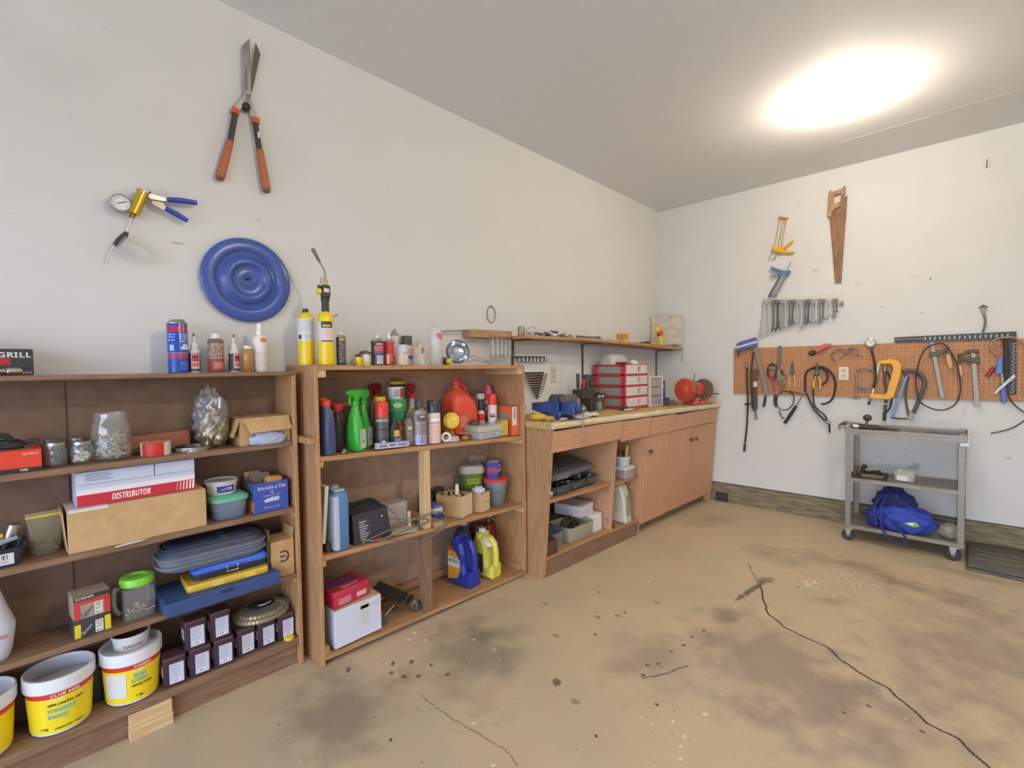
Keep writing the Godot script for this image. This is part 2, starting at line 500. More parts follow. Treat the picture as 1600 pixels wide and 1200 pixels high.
func floor_material() -> StandardMaterial3D:
	var w := 1200; var h := 1680
	var n1 := FastNoiseLite.new(); n1.seed = 3; n1.frequency = 0.004; n1.fractal_octaves = 5
	var n2 := FastNoiseLite.new(); n2.seed = 9; n2.frequency = 0.011; n2.fractal_octaves = 4
	var n3 := FastNoiseLite.new(); n3.seed = 21; n3.frequency = 0.3; n3.fractal_octaves = 3
	var g1 := n1.get_image(w, h, false, false, false); var g2 := n2.get_image(w, h, false, false, false); var g3 := n3.get_image(w, h, false, false, false)
	g1.convert(Image.FORMAT_L8); g2.convert(Image.FORMAT_L8); g3.convert(Image.FORMAT_L8)
	var a1 := g1.get_data(); var a2 := g2.get_data(); var a3 := g3.get_data()
	var d := PackedByteArray(); d.resize(w * h * 3)
	var ochre := C(204,184,146); var olive := C(190,175,143); var rose := C(199,173,144)
	for i in w * h:
		var u := clampf((a1[i] / 255.0 - 0.5) * 2.4 + 0.5,0.0,1.0)
		var v := clampf((a2[i] / 255.0 - 0.5) * 2.2 + 0.5,0.0,1.0)
		var f := 0.95 + 0.10 * (a3[i] / 255.0)
		var r := lerpf(lerpf(ochre.r, olive.r, u), rose.r, v * 0.45) * f
		var g := lerpf(lerpf(ochre.g, olive.g, u), rose.g, v * 0.45) * f
		var b := lerpf(lerpf(ochre.b, olive.b, u), rose.b, v * 0.45) * f
		d[i * 3] = mini(255, int(r * 255.0)); d[i * 3 + 1] = mini(255, int(g * 255.0)); d[i * 3 + 2] = mini(255, int(b * 255.0))
	var nw := FastNoiseLite.new(); nw.seed = 5; nw.frequency = 0.012; nw.fractal_octaves = 5
	var purple := C(134,119,107); var green := C(118,110,92); var dark := C(62,54,46); var oil := C(120,104,82)
	stain(d, w, h,1.66,2.33,0.567,0.351,0.9, purple,0.54,0.70, nw)
	stain(d, w, h,2.24,1.66,0.405,0.837,0.1, purple,0.54,0.90, nw)
	stain(d, w, h,2.1,2.45,0.472,0.472,0.0, purple,0.38,1.00, nw)
	stain(d, w, h,0.68,3.1,0.378,0.270,0.9, green,0.51,0.80, nw)
	stain(d, w, h,0.6,2.98,0.095,0.068,0.4, C(105,98,84),0.44,1.00, nw)
	stain(d, w, h,0.56,3.66,0.297,0.243,0.2, C(122,108,94),0.54,0.80, nw)
	stain(d, w, h,1.28,2.62,0.216,0.297,0.0, purple,0.44,0.80, nw)
	stain(d, w, h,1.3,1.05,0.270,0.135,0.5, oil,0.38,1.00, nw)
	stain(d, w, h,1.72,0.92,0.459,0.135,0.1, oil,0.48,1.00, nw)
	stain(d, w, h,2.05,1.05,0.405,0.135,0.2, oil,0.38,1.00, nw)
	stain(d, w, h,1.7,1.52,0.135,0.068,-0.6, C(140,116,86),0.51,1.00, nw)
	stain(d, w, h,2.35,0.62,0.405,0.108,0.0, oil,0.38,1.00, nw)
	stain(d, w, h,0.75,0.6,0.162,0.378,0.3, oil,0.32,1.00, nw)
	stain(d, w, h,0.45,2.95,0.108,0.405,0.1, C(150,132,102),0.32,1.00, nw)
	stain(d, w, h,1.37,2.06,0.068,0.095,0.3, C(112,100,84),0.44,0.80, nw)
	var nf := FastNoiseLite.new(); nf.seed = 15; nf.frequency = 0.06
	stain(d, w, h,1.37,1.66,0.020,0.22,0.12, C(96,88,70),0.85,0.45, nf,0.5)
	stain(d, w, h,1.385,1.49,0.05,0.07,0.3, C(118,108,86),0.7,0.5, nf,0.5)
	for p in [[1.34,2.25],[1.32,2.34],[1.32,2.43],[1.30,2.51],[1.30,2.63],[1.27,2.67],[1.29,2.74]]: stain(d, w, h, p[0], p[1],0.010,0.013,0.3, dark,0.7,0.6, nf,0.4)
	for p in [[0.37,3.53,0.026,0.010],[0.47,3.38,0.02,0.010],[0.52,3.32,0.018,0.010],[0.52,3.42,0.013,0.01],[0.60,3.28,0.013,0.009],[0.58,3.40,0.012,0.012],[0.62,3.36,0.011,0.014],[0.70,3.27,0.013,0.012]]: stain(d, w, h, p[0], p[1], p[2], p[3],0.7, C(86,70,52),0.7,0.4, nf,0.35)
	stain(d, w, h,1.06,3.01,0.026,0.020,0.6, C(104,98,84),0.9,0.3, nf,0.3)
	for p in [[1.41,2.86],[1.92,2.45],[2.13,2.38],[0.98,2.35],[0.76,2.25],[0.83,3.62],[1.55,1.46],[1.98,2.35],[1.33,3.14],[0.98,2.62]]: stain(d, w, h, p[0], p[1],0.010,0.007,0.5, dark,0.8,0.4, nf,0.4)
	for p in [[0.90,2.48],[0.97,2.40],[0.62,2.55],[1.05,2.15],[1.18,3.05],[0.85,2.75]]: stain(d, w, h, p[0], p[1],0.022,0.016,0.2, C(140,120,92),0.7,0.5, nf,0.4)
	var rg := RandomNumberGenerator.new(); rg.seed = 44
	var white := C(236,228,208)
	for p in [[0.34,3.18,0.014],[0.43,3.18,0.012],[0.37,3.23,0.012],[0.41,3.11,0.010],[0.59,3.03,0.009],[0.72,3.02,0.010],[0.79,3.06,0.006],[0.86,3.22,0.006],[0.98,3.38,0.009],[1.48,2.46,0.006],[1.28,2.7,0.006],[1.40,2.96,0.007],[1.49,2.90,0.008],[1.55,2.94,0.008],[1.56,2.99,0.007],[1.58,3.04,0.008],[1.56,2.79,0.012],[1.44,2.96,0.006],[1.16,3.46,0.008],[0.70,3.15,0.007],[0.94,2.42,0.008],[0.9,1.95,0.01]]:
		stain(d, w, h, p[0], p[1], p[2], p[2] * 0.6, rg.randf() * 3.0, white,0.9,0.3, nf,0.4)
	for i in 150:
		var c := W2(1.72,1.18) + W2(rg.randfn(0,0.12), rg.randfn(0,0.10))
		stain(d, w, h, c.x, c.y, rg.randf_range(0.003,0.008), rg.randf_range(0.003,0.007), rg.randf() * 3.0, white,0.75,0.4, nf,0.4)
	for p in [[1.57,1.36],[1.60,1.33],[1.585,1.40]]: stain(d, w, h, p[0], p[1],0.03,0.012, rg.randf() * 3.0, white,0.75,0.4, nf,0.6)
	for i in 320:
		stain(d, w, h, rg.randf_range(0.3,2.9), rg.randf_range(0.3,4.1), rg.randf_range(0.002,0.005), rg.randf_range(0.002,0.005),0.0, white if rg.randf() < 0.45 else C(96,82,62),0.65,0.5, nf,0.4)
	var V := func(l: Array) -> Array:
		var o := []
		for q in l: o.append(W2(q[0], q[1]))
		return o
	crack(d, w, h,V.call([[1.39,1.58],[1.43,1.68],[1.48,1.80],[1.52,1.89],[1.61,1.97],[1.70,2.0],[1.79,2.02],[1.85,2.09],[1.92,2.14],[2.02,2.18],[2.08,2.25],[2.14,2.32],[2.22,2.34],[2.29,2.43],[2.45,2.55],[2.7,2.72]]),0.0028, Color8(50,42,36),0.85, rg)
	crack(d, w, h,V.call([[1.24,1.30],[1.30,1.42],[1.39,1.58]]),0.002, Color8(110,96,74),0.6, rg)
	crack(d, w, h,V.call([[0.72,3.42],[0.85,3.42],[0.98,3.41],[1.07,3.40],[1.14,3.39],[1.22,3.41]]),0.0016, Color8(122,106,86),0.5, rg)
	crack(d, w, h,V.call([[1.30,2.76],[1.36,2.66],[1.40,2.56]]),0.0025, Color8(100,88,74),0.5, rg)
	var img := Image.create_from_data(w, h, false, Image.FORMAT_RGB8, d)
	var m := StandardMaterial3D.new(); m.albedo_texture = tex_of(img); m.roughness = 0.62; m.metallic_specular = 0.45
	return m

func wall_material(s: int, base: Color, marks: Array, lo_x: float, lo_y: float, sx: float, sy: float) -> StandardMaterial3D:
	var k := 220.0
	var w := int(sx * k); var h := int(sy * k)
	var n := FastNoiseLite.new(); n.seed = s; n.frequency = 0.012; n.fractal_octaves = 5
	var g := n.get_image(w, h, false, false, false); g.convert(Image.FORMAT_L8); var a := g.get_data()
	var d := PackedByteArray(); d.resize(w * h * 3)
	for i in w * h:
		var f := 0.985 + 0.03 * (a[i] / 255.0)
		d[i * 3] = mini(255, int(base.r * f * 255.0)); d[i * 3 + 1] = mini(255, int(base.g * f * 255.0)); d[i * 3 + 2] = mini(255, int(base.b * f * 255.0))
	var nn := FastNoiseLite.new(); nn.seed = s + 3; nn.frequency = 0.08
	for q in marks:
		var rr := maxf(q[2], q[3]) * 1.6
		for y in range(maxi(0, int((lo_y + sy - q[1] - rr) * k)), mini(h, int((lo_y + sy - q[1] + rr) * k) + 1)):
			for x in range(maxi(0, int((q[0] - lo_x - rr) * k)), mini(w, int((q[0] - lo_x + rr) * k) + 1)):
				var u: float = (x / k + lo_x - q[0]) / q[2]; var v: float = (lo_y + sy - y / k - q[1]) / q[3]
				var t := clampf((1.0 - sqrt(u * u + v * v) + nn.get_noise_2d(x, y) * 0.7) * 2.0,0.0,1.0) * float(q[5])
				if t <= 0.0: continue
				var c: Color = q[4]; var i := (y * w + x) * 3
				d[i] = int(lerpf(d[i], c.r * 255.0, t)); d[i + 1] = int(lerpf(d[i + 1], c.g * 255.0, t)); d[i + 2] = int(lerpf(d[i + 2], c.b * 255.0, t))
	var m := StandardMaterial3D.new(); m.albedo_texture = tex_of(Image.create_from_data(w, h, false, Image.FORMAT_RGB8, d)); m.roughness = 0.7
	return m

func build_room():
	var white := C(217,215,209)
	var plain := mat(white,0.7)
	var conc := wood("concrete", C(192,174,140), C(202,182,146), "none",31,0.75)
	var st := S(); slab(st,V(0,-0.1,0),V(3.0,0,4.2),0.0)
	var fl := O(self, "floor", st, floor_material()); struct(fl)
	st = S(); slab(st,V(3.0,-0.1,0),V(RX,0,4.2),0.0); slab(st,V(0,-0.1,4.2),V(RX,0, RZ),0.0)
	struct(O(self, "floor", st, conc))
	st = S(); slab(st,V(-4.0,-0.14, RZ),V(RX + 4.0,-0.02, RZ + 14.0),0.0)
	struct(O(self, "driveway", st, mat(C(206,202,194),0.8)))
	st = S(); slab(st,V(-0.12, H,-0.12),V(RX + 0.12, H + 0.1, RZ + 0.12),0.0)
	var ce := O(self, "ceiling", st, wood("ceiling", C(226,225,223), C(229,228,226), "none",12,0.8,1.0)); struct(ce)
	st = S(); box(st,V(2.02, H - 0.0006,0.52),V(0.9,0.0014,0.012),0.0004, roty(-3))
	O(ce, "taped_joint", st, mat(C(214,211,206),0.8))
	var g := C(120,112,100); var gl := C(196,192,184)
	var lm := []
	var rg := RandomNumberGenerator.new(); rg.seed = 91
	for i in 26: lm.append([rg.randf_range(-5.2,-0.3), rg.randf_range(1.4,2.7), rg.randf_range(0.004,0.03), rg.randf_range(0.003,0.02), gl, rg.randf_range(0.1,0.3)])
	for q in [[-4.03,1.93,0.010,0.002],[-4.0,1.75,0.02,0.003],[-3.7,1.9,0.006,0.002],[-1.6,1.95,0.006,0.004]]: lm.append([q[0], q[1], q[2], q[3], g,0.6])
	st = S(); slab(st,V(-0.12,0,0),V(0, H, RZ),0.0)
	struct(O(self, "wall_left", st, wall_material(4, white, lm,-RZ,0.0, RZ, H)))
	var bm := []
	for i in 60: bm.append([rg.randf_range(0.3,3.2), rg.randf_range(0.2,2.6), rg.randf_range(0.003,0.03), rg.randf_range(0.003,0.025), gl, rg.randf_range(0.1,0.35)])
	for i in 16: bm.append([rg.randf_range(0.7,2.6), rg.randf_range(0.25,2.1), rg.randf_range(0.002,0.006), rg.randf_range(0.002,0.005), g, rg.randf_range(0.2,0.5)])
	for q in [[1.33,1.99,0.03,0.02,0.2],[1.75,1.66,0.010,0.004,0.9],[1.77,1.66,0.005,0.003,0.9],[1.98,1.60,0.008,0.003,0.9],[2.17,1.62,0.012,0.003,0.8],[2.02,1.83,0.006,0.008,0.9],[1.95,1.86,0.05,0.002,0.25],[1.95,0.50,0.035,0.03,0.35],[1.75,0.55,0.02,0.005,0.5],[1.90,0.62,0.01,0.004,0.6],[2.42,0.62,0.02,0.01,0.3],[1.08,2.36,0.02,0.006,0.2],[1.2,2.55,0.006,0.03,0.25]]: bm.append([q[0], q[1], q[2], q[3], g, q[4]])
	st = S(); slab(st,V(0,0.176,-0.12),V(RX, H,0),0.0)
	struct(O(self, "wall_back", st, wall_material(6, white, bm,0.0,0.176, RX, H - 0.176)))
	st = S(); slab(st,V(0,0,-0.12),V(RX,0.168,-0.004),0.003)
	var cm := wood("footing", C(112,102,80), C(150,138,108), "x",17,0.85,2.2)
	var cur := O(self, "baseboard_back", st, cm); struct(cur)
	st = S(); slab(st,V(0.55,0.0,-0.002),V(0.66,0.085,0.006),0.001)
	O(cur, "dark_patch", st, mat(C(60,52,46),0.8))
	st = S(); slab(st,V(RX,0,-0.12),V(RX + 0.12, H, RZ + 0.12),0.0); struct(O(self, "wall_right", st, plain))
	st = S()
	slab(st,V(-0.12,0, RZ),V(0.5, H, RZ + 0.12),0.0); slab(st,V(5.2,0, RZ),V(RX, H, RZ + 0.12),0.0)
	slab(st,V(0.5,2.2, RZ),V(5.2, H, RZ + 0.12),0.0)
	struct(O(self, "wall_front", st, plain))

func lamp(at: Vector3, label: String, energy: float):
	var t := T("ceiling_bulb_holder", label, "ceiling light", at)
	var por := plastic(C(236,232,220),0.4)
	var st := S(); lathe(st,[W2(0.0,-0.012),W2(0.040,-0.012),W2(0.052,-0.008),W2(0.056,0.0),W2(0.0,0.0)],32)
	O(t, "base", st, por)
	st = S(); lathe(st,[W2(0.0,-0.040),W2(0.019,-0.040),W2(0.021,-0.032),W2(0.026,-0.012),W2(0.0,-0.012)],24)
	O(t, "socket", st, por)
	var em := StandardMaterial3D.new(); em.albedo_color = Color(1,1,1); em.emission_enabled = true; em.emission = Color(1.0,0.945,0.87); em.emission_energy_multiplier = 6.0
	st = S()
	var pr := [W2(0.0,-0.128)]
	for i in range(1,9):
		var a := deg_to_rad(-90.0 + i * 16.0)
		pr.append(W2(cos(a) * 0.031,-0.097 + sin(a) * 0.031))
	pr.append(W2(0.017,-0.058)); pr.append(W2(0.0135,-0.040)); pr.append(W2(0.0,-0.040))
	lathe(st, pr,24)
	O(t, "bulb", st, em)
	var l := OmniLight3D.new(); l.name = "bulb_light"; l.light_color = Color(1.0,0.945,0.87); l.light_energy = energy; l.light_size = 0.03
	l.omni_range = 14.0; l.omni_attenuation = 2.0; l.shadow_enabled = true
	t.add_child(l); l.position = V(0,-0.095,0)

func build_lamps():
	lamp(V(1.69, H,1.19), "bare white bulb in a round porcelain holder on the ceiling before the pegboard wall", BULB)
	lamp(V(2.75, H,3.2), "bare white bulb in a round porcelain holder on the ceiling nearer the vehicle door", BULB * 2.1)

# ------------------------------------------------------------------ shelving and bench
func brown(axis: String) -> StandardMaterial3D: return wood("dark", Color8(124, 94, 70), Color8(146, 113, 86), axis, 41, 0.6, 1.5)
func tan_wood(axis: String) -> StandardMaterial3D: return wood("tan", Color8(166, 122, 82), Color8(190, 146, 103), axis, 42, 0.6, 1.4)
func pine(axis: String) -> StandardMaterial3D: return wood("pine", Color8(202, 166, 120), Color8(222, 188, 142), axis, 43, 0.6, 1.5)
func hardboard() -> StandardMaterial3D: return wood("hardboard", Color8(114, 87, 69), Color8(128, 99, 79), "none", 44, 0.55, 1.2)

const U1 := [1.245,0.954,0.676,0.396,0.120]   # shelf tops of unit one

func build_shelf_unit_one():
	var t := T("bookcase", "dark stained low wooden shelf unit standing under the blue disc and shears", "shelf",Vector3.ZERO)
	var z0 := 3.637; var z1 := 5.2
	var st := S(); slab(st,V(0.002,0.09, z0 + 0.01),V(0.010,1.238, z1),0.0005)
	O(t, "back_panel", st, hardboard())
	st = S(); slab(st,V(0.0105,0.4,4.335),V(0.0125,1.22,4.338),0.0003)
	O(t, "back_panel_joint", st, mat(C(80,60,46),0.8))
	for z in [z0 + 0.009, z1]:
		st = S(); slab(st,V(0.004,0.0, z - 0.009),V(0.187,1.229, z + 0.009),0.002)
		O(t, "upright", st, tan_wood("y") if z < 4.0 else brown("y"))
	for i in 5:
		var y: float = U1[i]
		st = S()
		if i == 0: slab(st,V(0.002, y - 0.016, z0 - 0.002),V(0.190, y, z1),0.002)
		else: slab(st,V(0.011, y - (0.020 if i < 4 else 0.028), z0 + 0.019),V(0.186, y, z1 - 0.01),0.002)
		O(t, "shelf_board", st, brown("z"))
		if i > 0 and i < 4:
			st = S(); slab(st,V(0.012, y - 0.040, z0 + 0.0185),V(0.182, y - 0.0205, z0 + 0.030),0.001)
			O(t, "cleat", st, tan_wood("x"))
	st = S(); slab(st,V(0.150,0.0, z0 + 0.019),V(0.160,0.091, z1 - 0.01),0.001)
	O(t, "toe_board", st, brown("z"))
	var b := T("wood_offcut", "pale pine offcut block propped under the bottom shelf of dark unit", "wood block",V(0.178,0.0,4.165),0.0)
	st = S(); slab(st,V(-0.016,0.0,-0.062),V(0.014,0.044,0.062),0.002); O(b, "lower_piece", st, pine("z"))
	st = S(); slab(st,V(-0.016,0.0445,-0.060),V(0.012,0.0905,0.061),0.002); O(b, "upper_piece", st, pine("z"))

func u2y(row: int, z: float) -> float:
	var k := clampf((3.59 - z) / 1.24,0.0,1.0)
	if row == 0: return lerpf(1.268,1.262, k)
	if row == 1: return lerpf(0.888,0.842, k)
	if row == 2: return lerpf(0.468,0.433, k)
	return lerpf(0.046,0.028, k)

func u2x(z: float) -> float: return lerpf(0.280, 0.312, clampf((3.59 - z) / 1.24, 0.0, 1.0))   # front edge

func u2board(t: Node, called: String, row: int, za: float, zb: float, th: float, m: Material, inset := 0.0):
	var st := S()
	var ya := u2y(row, za); var yb := u2y(row, zb); var xa := u2x(za) - inset; var xb := u2x(zb) - inset
	hexa(st,[V(0.012, ya - th, za),V(xa, ya - th, za),V(xb, yb - th, zb),V(0.012, yb - th, zb),V(0.012, ya, za),V(xa, ya, za),V(xb, yb, zb),V(0.012, yb, zb)])
	O(t, called, st, m)

func build_shelf_unit_two():
	var t := T("shelf_unit", "raw brown plywood shelf unit standing between the dark unit and the workbench", "shelf",Vector3.ZERO)
	var zl := 3.602; var zr := 2.348
	var st := S(); slab(st,V(0.002,0.02, zr),V(0.010,1.25, zl),0.0005)
	O(t, "back_panel", st, wood("u2back", C(164,136,115), C(182,153,130), "none",46,0.6,1.3))
	st = S(); slab(st,V(0.002,0.0, zl - 0.016),V(0.283,1.270, zl),0.002); O(t, "upright", st, tan_wood("y"))
	st = S(); slab(st,V(0.002,0.0, zr),V(0.313,1.264, zr + 0.016),0.002); O(t, "upright", st, tan_wood("y"))
	u2board(t, "top_board",0, zl - 0.0165, zr + 0.0165,0.019, tan_wood("z"))
	u2board(t, "shelf_board",1, zl - 0.0165, zr + 0.0165,0.020, tan_wood("z"),0.004)
	u2board(t, "shelf_board",2, zl - 0.0165, zr + 0.0165,0.020, tan_wood("z"),0.004)
	u2board(t, "bottom_board",3, zl - 0.0165, zr + 0.0165,0.018, tan_wood("z"),-0.004)
	for q in [[zl - 0.0165,-1.0,0,0.024,0.030],[zr + 0.0165,1.0,0,0.03,0.034]]:
		st = S(); var x1 := u2x(q[0]) - 0.003
		slab(st,V(0.012, u2y(0, q[0]) - 0.0195 - q[4], q[0] + q[1] * 0.036),V(x1, u2y(0, q[0]) - 0.0195, q[0]),0.001); O(t, "cleat", st, pine("x"))
	for row in [1,2]:
		for q in [[zl - 0.0165,-1.0],[zr + 0.0165,1.0]]:
			st = S(); slab(st,V(0.012, u2y(row, q[0]) - 0.0205 - 0.026, q[0] + q[1] * 0.017),V(u2x(q[0]) - 0.008, u2y(row, q[0]) - 0.0215, q[0]),0.001); O(t, "cleat", st, pine("x"))
	for q in [[zl - 0.0165,-1.0],[zr + 0.0165,1.0]]:
		st = S(); slab(st,V(0.012, u2y(3, q[0]) + 0.001, q[0] + q[1] * 0.02),V(u2x(q[0]) - (0.0 if q[1] < 0 else 0.03), u2y(3, q[0]) + 0.036, q[0]),0.002); O(t, "cleat", st, tan_wood("x"))
	st = S(); slab(st,V(0.0105,1.204, zr + 0.055),V(0.030,1.242, zl - 0.056),0.001); O(t, "top_rail", st, tan_wood("z"))
	st = S(); slab(st,V(0.0105,0.049, zr + 0.04),V(0.030,0.085, zl - 0.04),0.001); O(t, "bottom_rail", st, tan_wood("z"))
	st = S(); slab(st,V(0.011,0.870,3.03),V(0.035,1.2035,3.072),0.002); O(t, "post", st, brown("y"))
	st = S(); slab(st,V(0.240,0.4545,3.032),V(0.2895,0.8465,3.068),0.002); O(t, "post", st, pine("y"))
	st = S(); slab(st,V(0.236,0.0395,3.03),V(0.2895,0.430,3.076),0.002); O(t, "post", st, brown("y"))
	st = S(); slab(st,V(0.012,0.945, zl + 0.0005),V(0.278,0.972, zl + 0.030),0.002); O(t, "outer_cleat", st, tan_wood("x"))
	for i in 5:
		st = S(); cyl(st,V(0.03 + i * 0.055,1.2535, zl - 0.001),V(0.03 + i * 0.055,1.2535, zl + 0.0008),0.0022,8,0.0); O(t, "nail_head", st, mat(C(60,48,40),0.5,0.6))

# ---- bench: sloping front plane and gently falling top
func bx(z: float, y: float) -> float:   # front face
	var k := (2.34 - z) / 2.32
	return lerpf(0.428,0.515, k) + (y / 0.89) * lerpf(0.080,0.062, k)

func by(z: float) -> float:   # underside of the top
	return lerpf(0.892,0.860, (2.34 - z) / 2.32)

func bench_panel(t: Node, called: String, za: float, zb: float, ya: float, yb: float, th: float, m: Material, out := 0.0, skew := 0.0) -> MeshInstance3D:
	var st := S(); var p := []
	for y in [ya, yb]:
		var s := skew if y == yb else 0.0
		for q in [[za,-th],[za,0.0],[zb,0.0],[zb,-th]]:
			var z: float = q[0] + s
			var yy: float = minf(y, by(z) - 0.001)
			p.append(V(bx(z, yy) + out + q[1], yy, z))
	hexa(st, p)
	return O(t, called, st, m)

func build_workbench():
	var paint := wood("benchpaint", C(194,146,110), C(206,158,122), "y",47,0.55,1.2)
	var paintz := wood("benchpaintz", C(194,146,110), C(206,158,122), "z",48,0.55,1.2)
	var t := T("workbench_cabinet", "brown painted workbench cabinet with three doors and two open bays", "workbench",Vector3.ZERO)
	for q in [[2.332,2.315,0.0],[1.655,1.637,0.0],[1.290,1.272,0.0],[0.925,0.907,0.1],[0.052,0.034,0.0]]:
		var st := S(); var p := []
		for y in [q[2], by(q[0]) - 0.001]:
			var ins := 0.0 if q[0] > 2.0 or q[0] < 0.1 else 0.006
			p.append_array([V(0.012, y, q[0]),V(bx(q[0], y) - ins, y, q[0]),V(bx(q[1], y) - ins, y, q[1]),V(0.012, y, q[1])])
		hexa(st, p); O(t, "end_panel" if q[0] > 2.0 or q[0] < 0.1 else "divider", st, tan_wood("y") if q[0] > 2.0 else paint)
	var st2 := S(); slab(st2,V(0.003,0.1,0.055),V(0.011,0.85,2.31),0.0); O(t, "back_panel", st2, hardboard())
	for q in [[2.314,1.656,0.466,0.455,0.022,0.02],[2.314,1.656,0.128,0.128,0.018,0.0],[1.636,1.291,0.443,0.438,0.012,0.015],[1.636,1.291,0.122,0.122,0.018,0.0],[1.271,0.053,0.122,0.122,0.018,0.02]]:
		var st := S(); var p := []
		for up in 2:
			for c in [[q[0], q[2]],[q[1], q[3]]]:
				var y: float = c[1] - (0.0 if up == 1 else q[4])
				var xf: float = bx(c[0], y) - 0.004 - q[5]
				if c[0] == q[0]: p.append_array([V(0.012, y, c[0]),V(xf, y, c[0])])
				else: p.append_array([V(xf, y, c[0]),V(0.012, y, c[0])])
		hexa(st, p); O(t, "shelf_board", st, tan_wood("z"))
	for y in [0.425,0.20]:
		var st := S(); slab(st,V(0.20, y - 0.034,1.6555),V(0.455 if y > 0.3 else 0.445, y - (0.001 if y > 0.3 else 0.0),1.672),0.002); O(t, "cleat", st, tan_wood("x"))
	bench_panel(t, "plinth",2.314,1.292,0.0,0.108,0.018, brown("z"),-0.004)
	var st3 := S(); hexa(st3,[V(0.40,0,1.27),V(0.418,0,1.27),V(0.46,0,0.06),V(0.44,0,0.06),V(0.40,0.10,1.27),V(0.418,0.10,1.27),V(0.46,0.10,0.06),V(0.44,0.10,0.06)])
	O(t, "plinth", st3, brown("z"))
	for q in [[2.334,1.628],[1.618,1.259],[1.247,0.868],[0.856,0.10]]:
		bench_panel(t, "apron_board", q[0], q[1],0.757 if q[0] > 2.0 else 0.738, by(q[1]) - 0.002,0.016, paintz,0.014,-0.012)
	bench_panel(t, "stile",0.10,0.035,0.03, by(0.06) - 0.004,0.016, paint,0.001)
	var kn := wood("knob", C(96,62,40), C(120,82,54), "none",49,0.4)
	for q in [[1.268,0.918,0.076,0.735,1.217,0.618],[0.912,0.512,0.080,0.732,0.56,0.628],[0.508,0.104,0.080,0.732,0.465,0.625]]:
		var d := bench_panel(t, "door", q[0], q[1], q[2], q[3],0.016, paint,0.004)
		var st := S(); lathe(st,[W2(0.0,0.0),W2(0.009,0.0),W2(0.008,0.008),W2(0.016,0.015),W2(0.016,0.021),W2(0.010,0.026),W2(0.0,0.027)],16,V(bx(q[4], q[5]) + 0.004, q[5], q[4]), rotz(-90))
		O(d, "knob", st, kn)
	var top := T("plank_worktop", "worn cream painted bench top with scratched rounded front edge", "worktop",Vector3.ZERO)
	var st4 := S(); var za := 2.342; var zb := 0.012
	var sect := [W2(0.0,0.0),W2(0.008,0.0),W2(0.020,0.004),W2(0.026,0.014),W2(0.026,0.026),W2(0.020,0.034),W2(0.008,0.038),W2(0.0,0.038)]
	var cuts := [2.342,2.24,2.12,1.98,1.3,0.9,0.4,0.012]
	for i in cuts.size() - 1:
		var z0: float = cuts[i] - (0.0015 if i < 4 and i > 0 else 0.0); var z1: float = cuts[i + 1] + (0.0015 if i < 3 else 0.0)
		for k in sect.size() - 1:
			var a: Vector2 = sect[k]; var b: Vector2 = sect[k + 1]
			var n := V(b.y - a.y,-(b.x - a.x),0).normalized()
			quad(st4,V(bx(z0,0.89) + a.x, by(z0) + a.y, z0),V(bx(z1,0.89) + a.x, by(z1) + a.y, z1),V(bx(z1,0.89) + b.x, by(z1) + b.y, z1),V(bx(z0,0.89) + b.x, by(z0) + b.y, z0), n)
		for e in [[z0,1.0],[z1,-1.0]]:
			for k in range(1, sect.size() - 1):
				var f := func(v: Vector2) -> Vector3: return V(bx(e[0],0.89) + v.x, by(e[0]) + v.y, e[0])
				tri(st4, f.call(sect[0]), f.call(sect[k]), f.call(sect[k + 1]),V(0,0, e[1]))
	O(top, "nosing", st4, wood("nosing", C(205,190,148), C(232,220,184), "z",51,0.5,1.7))
	var st5 := S()
	hexa(st5,[V(0.003, by(za), za),V(bx(za,0.89), by(za), za),V(bx(zb,0.89), by(zb), zb),V(0.003, by(zb), zb),V(0.003, by(za) + 0.0375, za),V(bx(za,0.89), by(za) + 0.0375, za),V(bx(zb,0.89), by(zb) + 0.0375, zb),V(0.003, by(zb) + 0.0375, zb)])
	O(top, "planks", st5, wood("planks", C(176,142,84), C(214,186,128), "z",52,0.6,1.8))

func ty(z: float) -> float: return by(z) + 0.038   # top surface of the bench

# ------------------------------------------------------------------ things on the back wall (faces +z)
func wp(t: Node3D, called: String, pts: Array, z0: float, depth: float, m: Material, bev := 0.001) -> MeshInstance3D:
	var p := []
	for q in pts: p.append(W2(q[0] - t.position.x, q[1] - t.position.y))
	var st := S(); prism(st, p, depth,V(0,0, z0 - t.position.z), Basis(), bev)
	return O(t, called, st, m)

func wt(t: Node3D, called: String, pts: Array, r, m: Material, smooth := 5, seg := 8, closed := false) -> MeshInstance3D:
	var p := []
	for q in pts: p.append(V(q[0], q[1], q[2]) - t.position)
	if smooth > 0: p = curve(p, smooth, closed)
	var st := S(); tube(st, p, r, seg, closed)
	return O(t, called, st, m)

func ribbon(st: SurfaceTool, pts: Array, w: float, th: float, wdir: Vector3) -> SurfaceTool:
	for i in pts.size() - 1: board(st, pts[i], pts[i + 1] + (pts[i + 1] - pts[i]).normalized() * th * 0.6, wdir, w, th,0.0003)
	return st

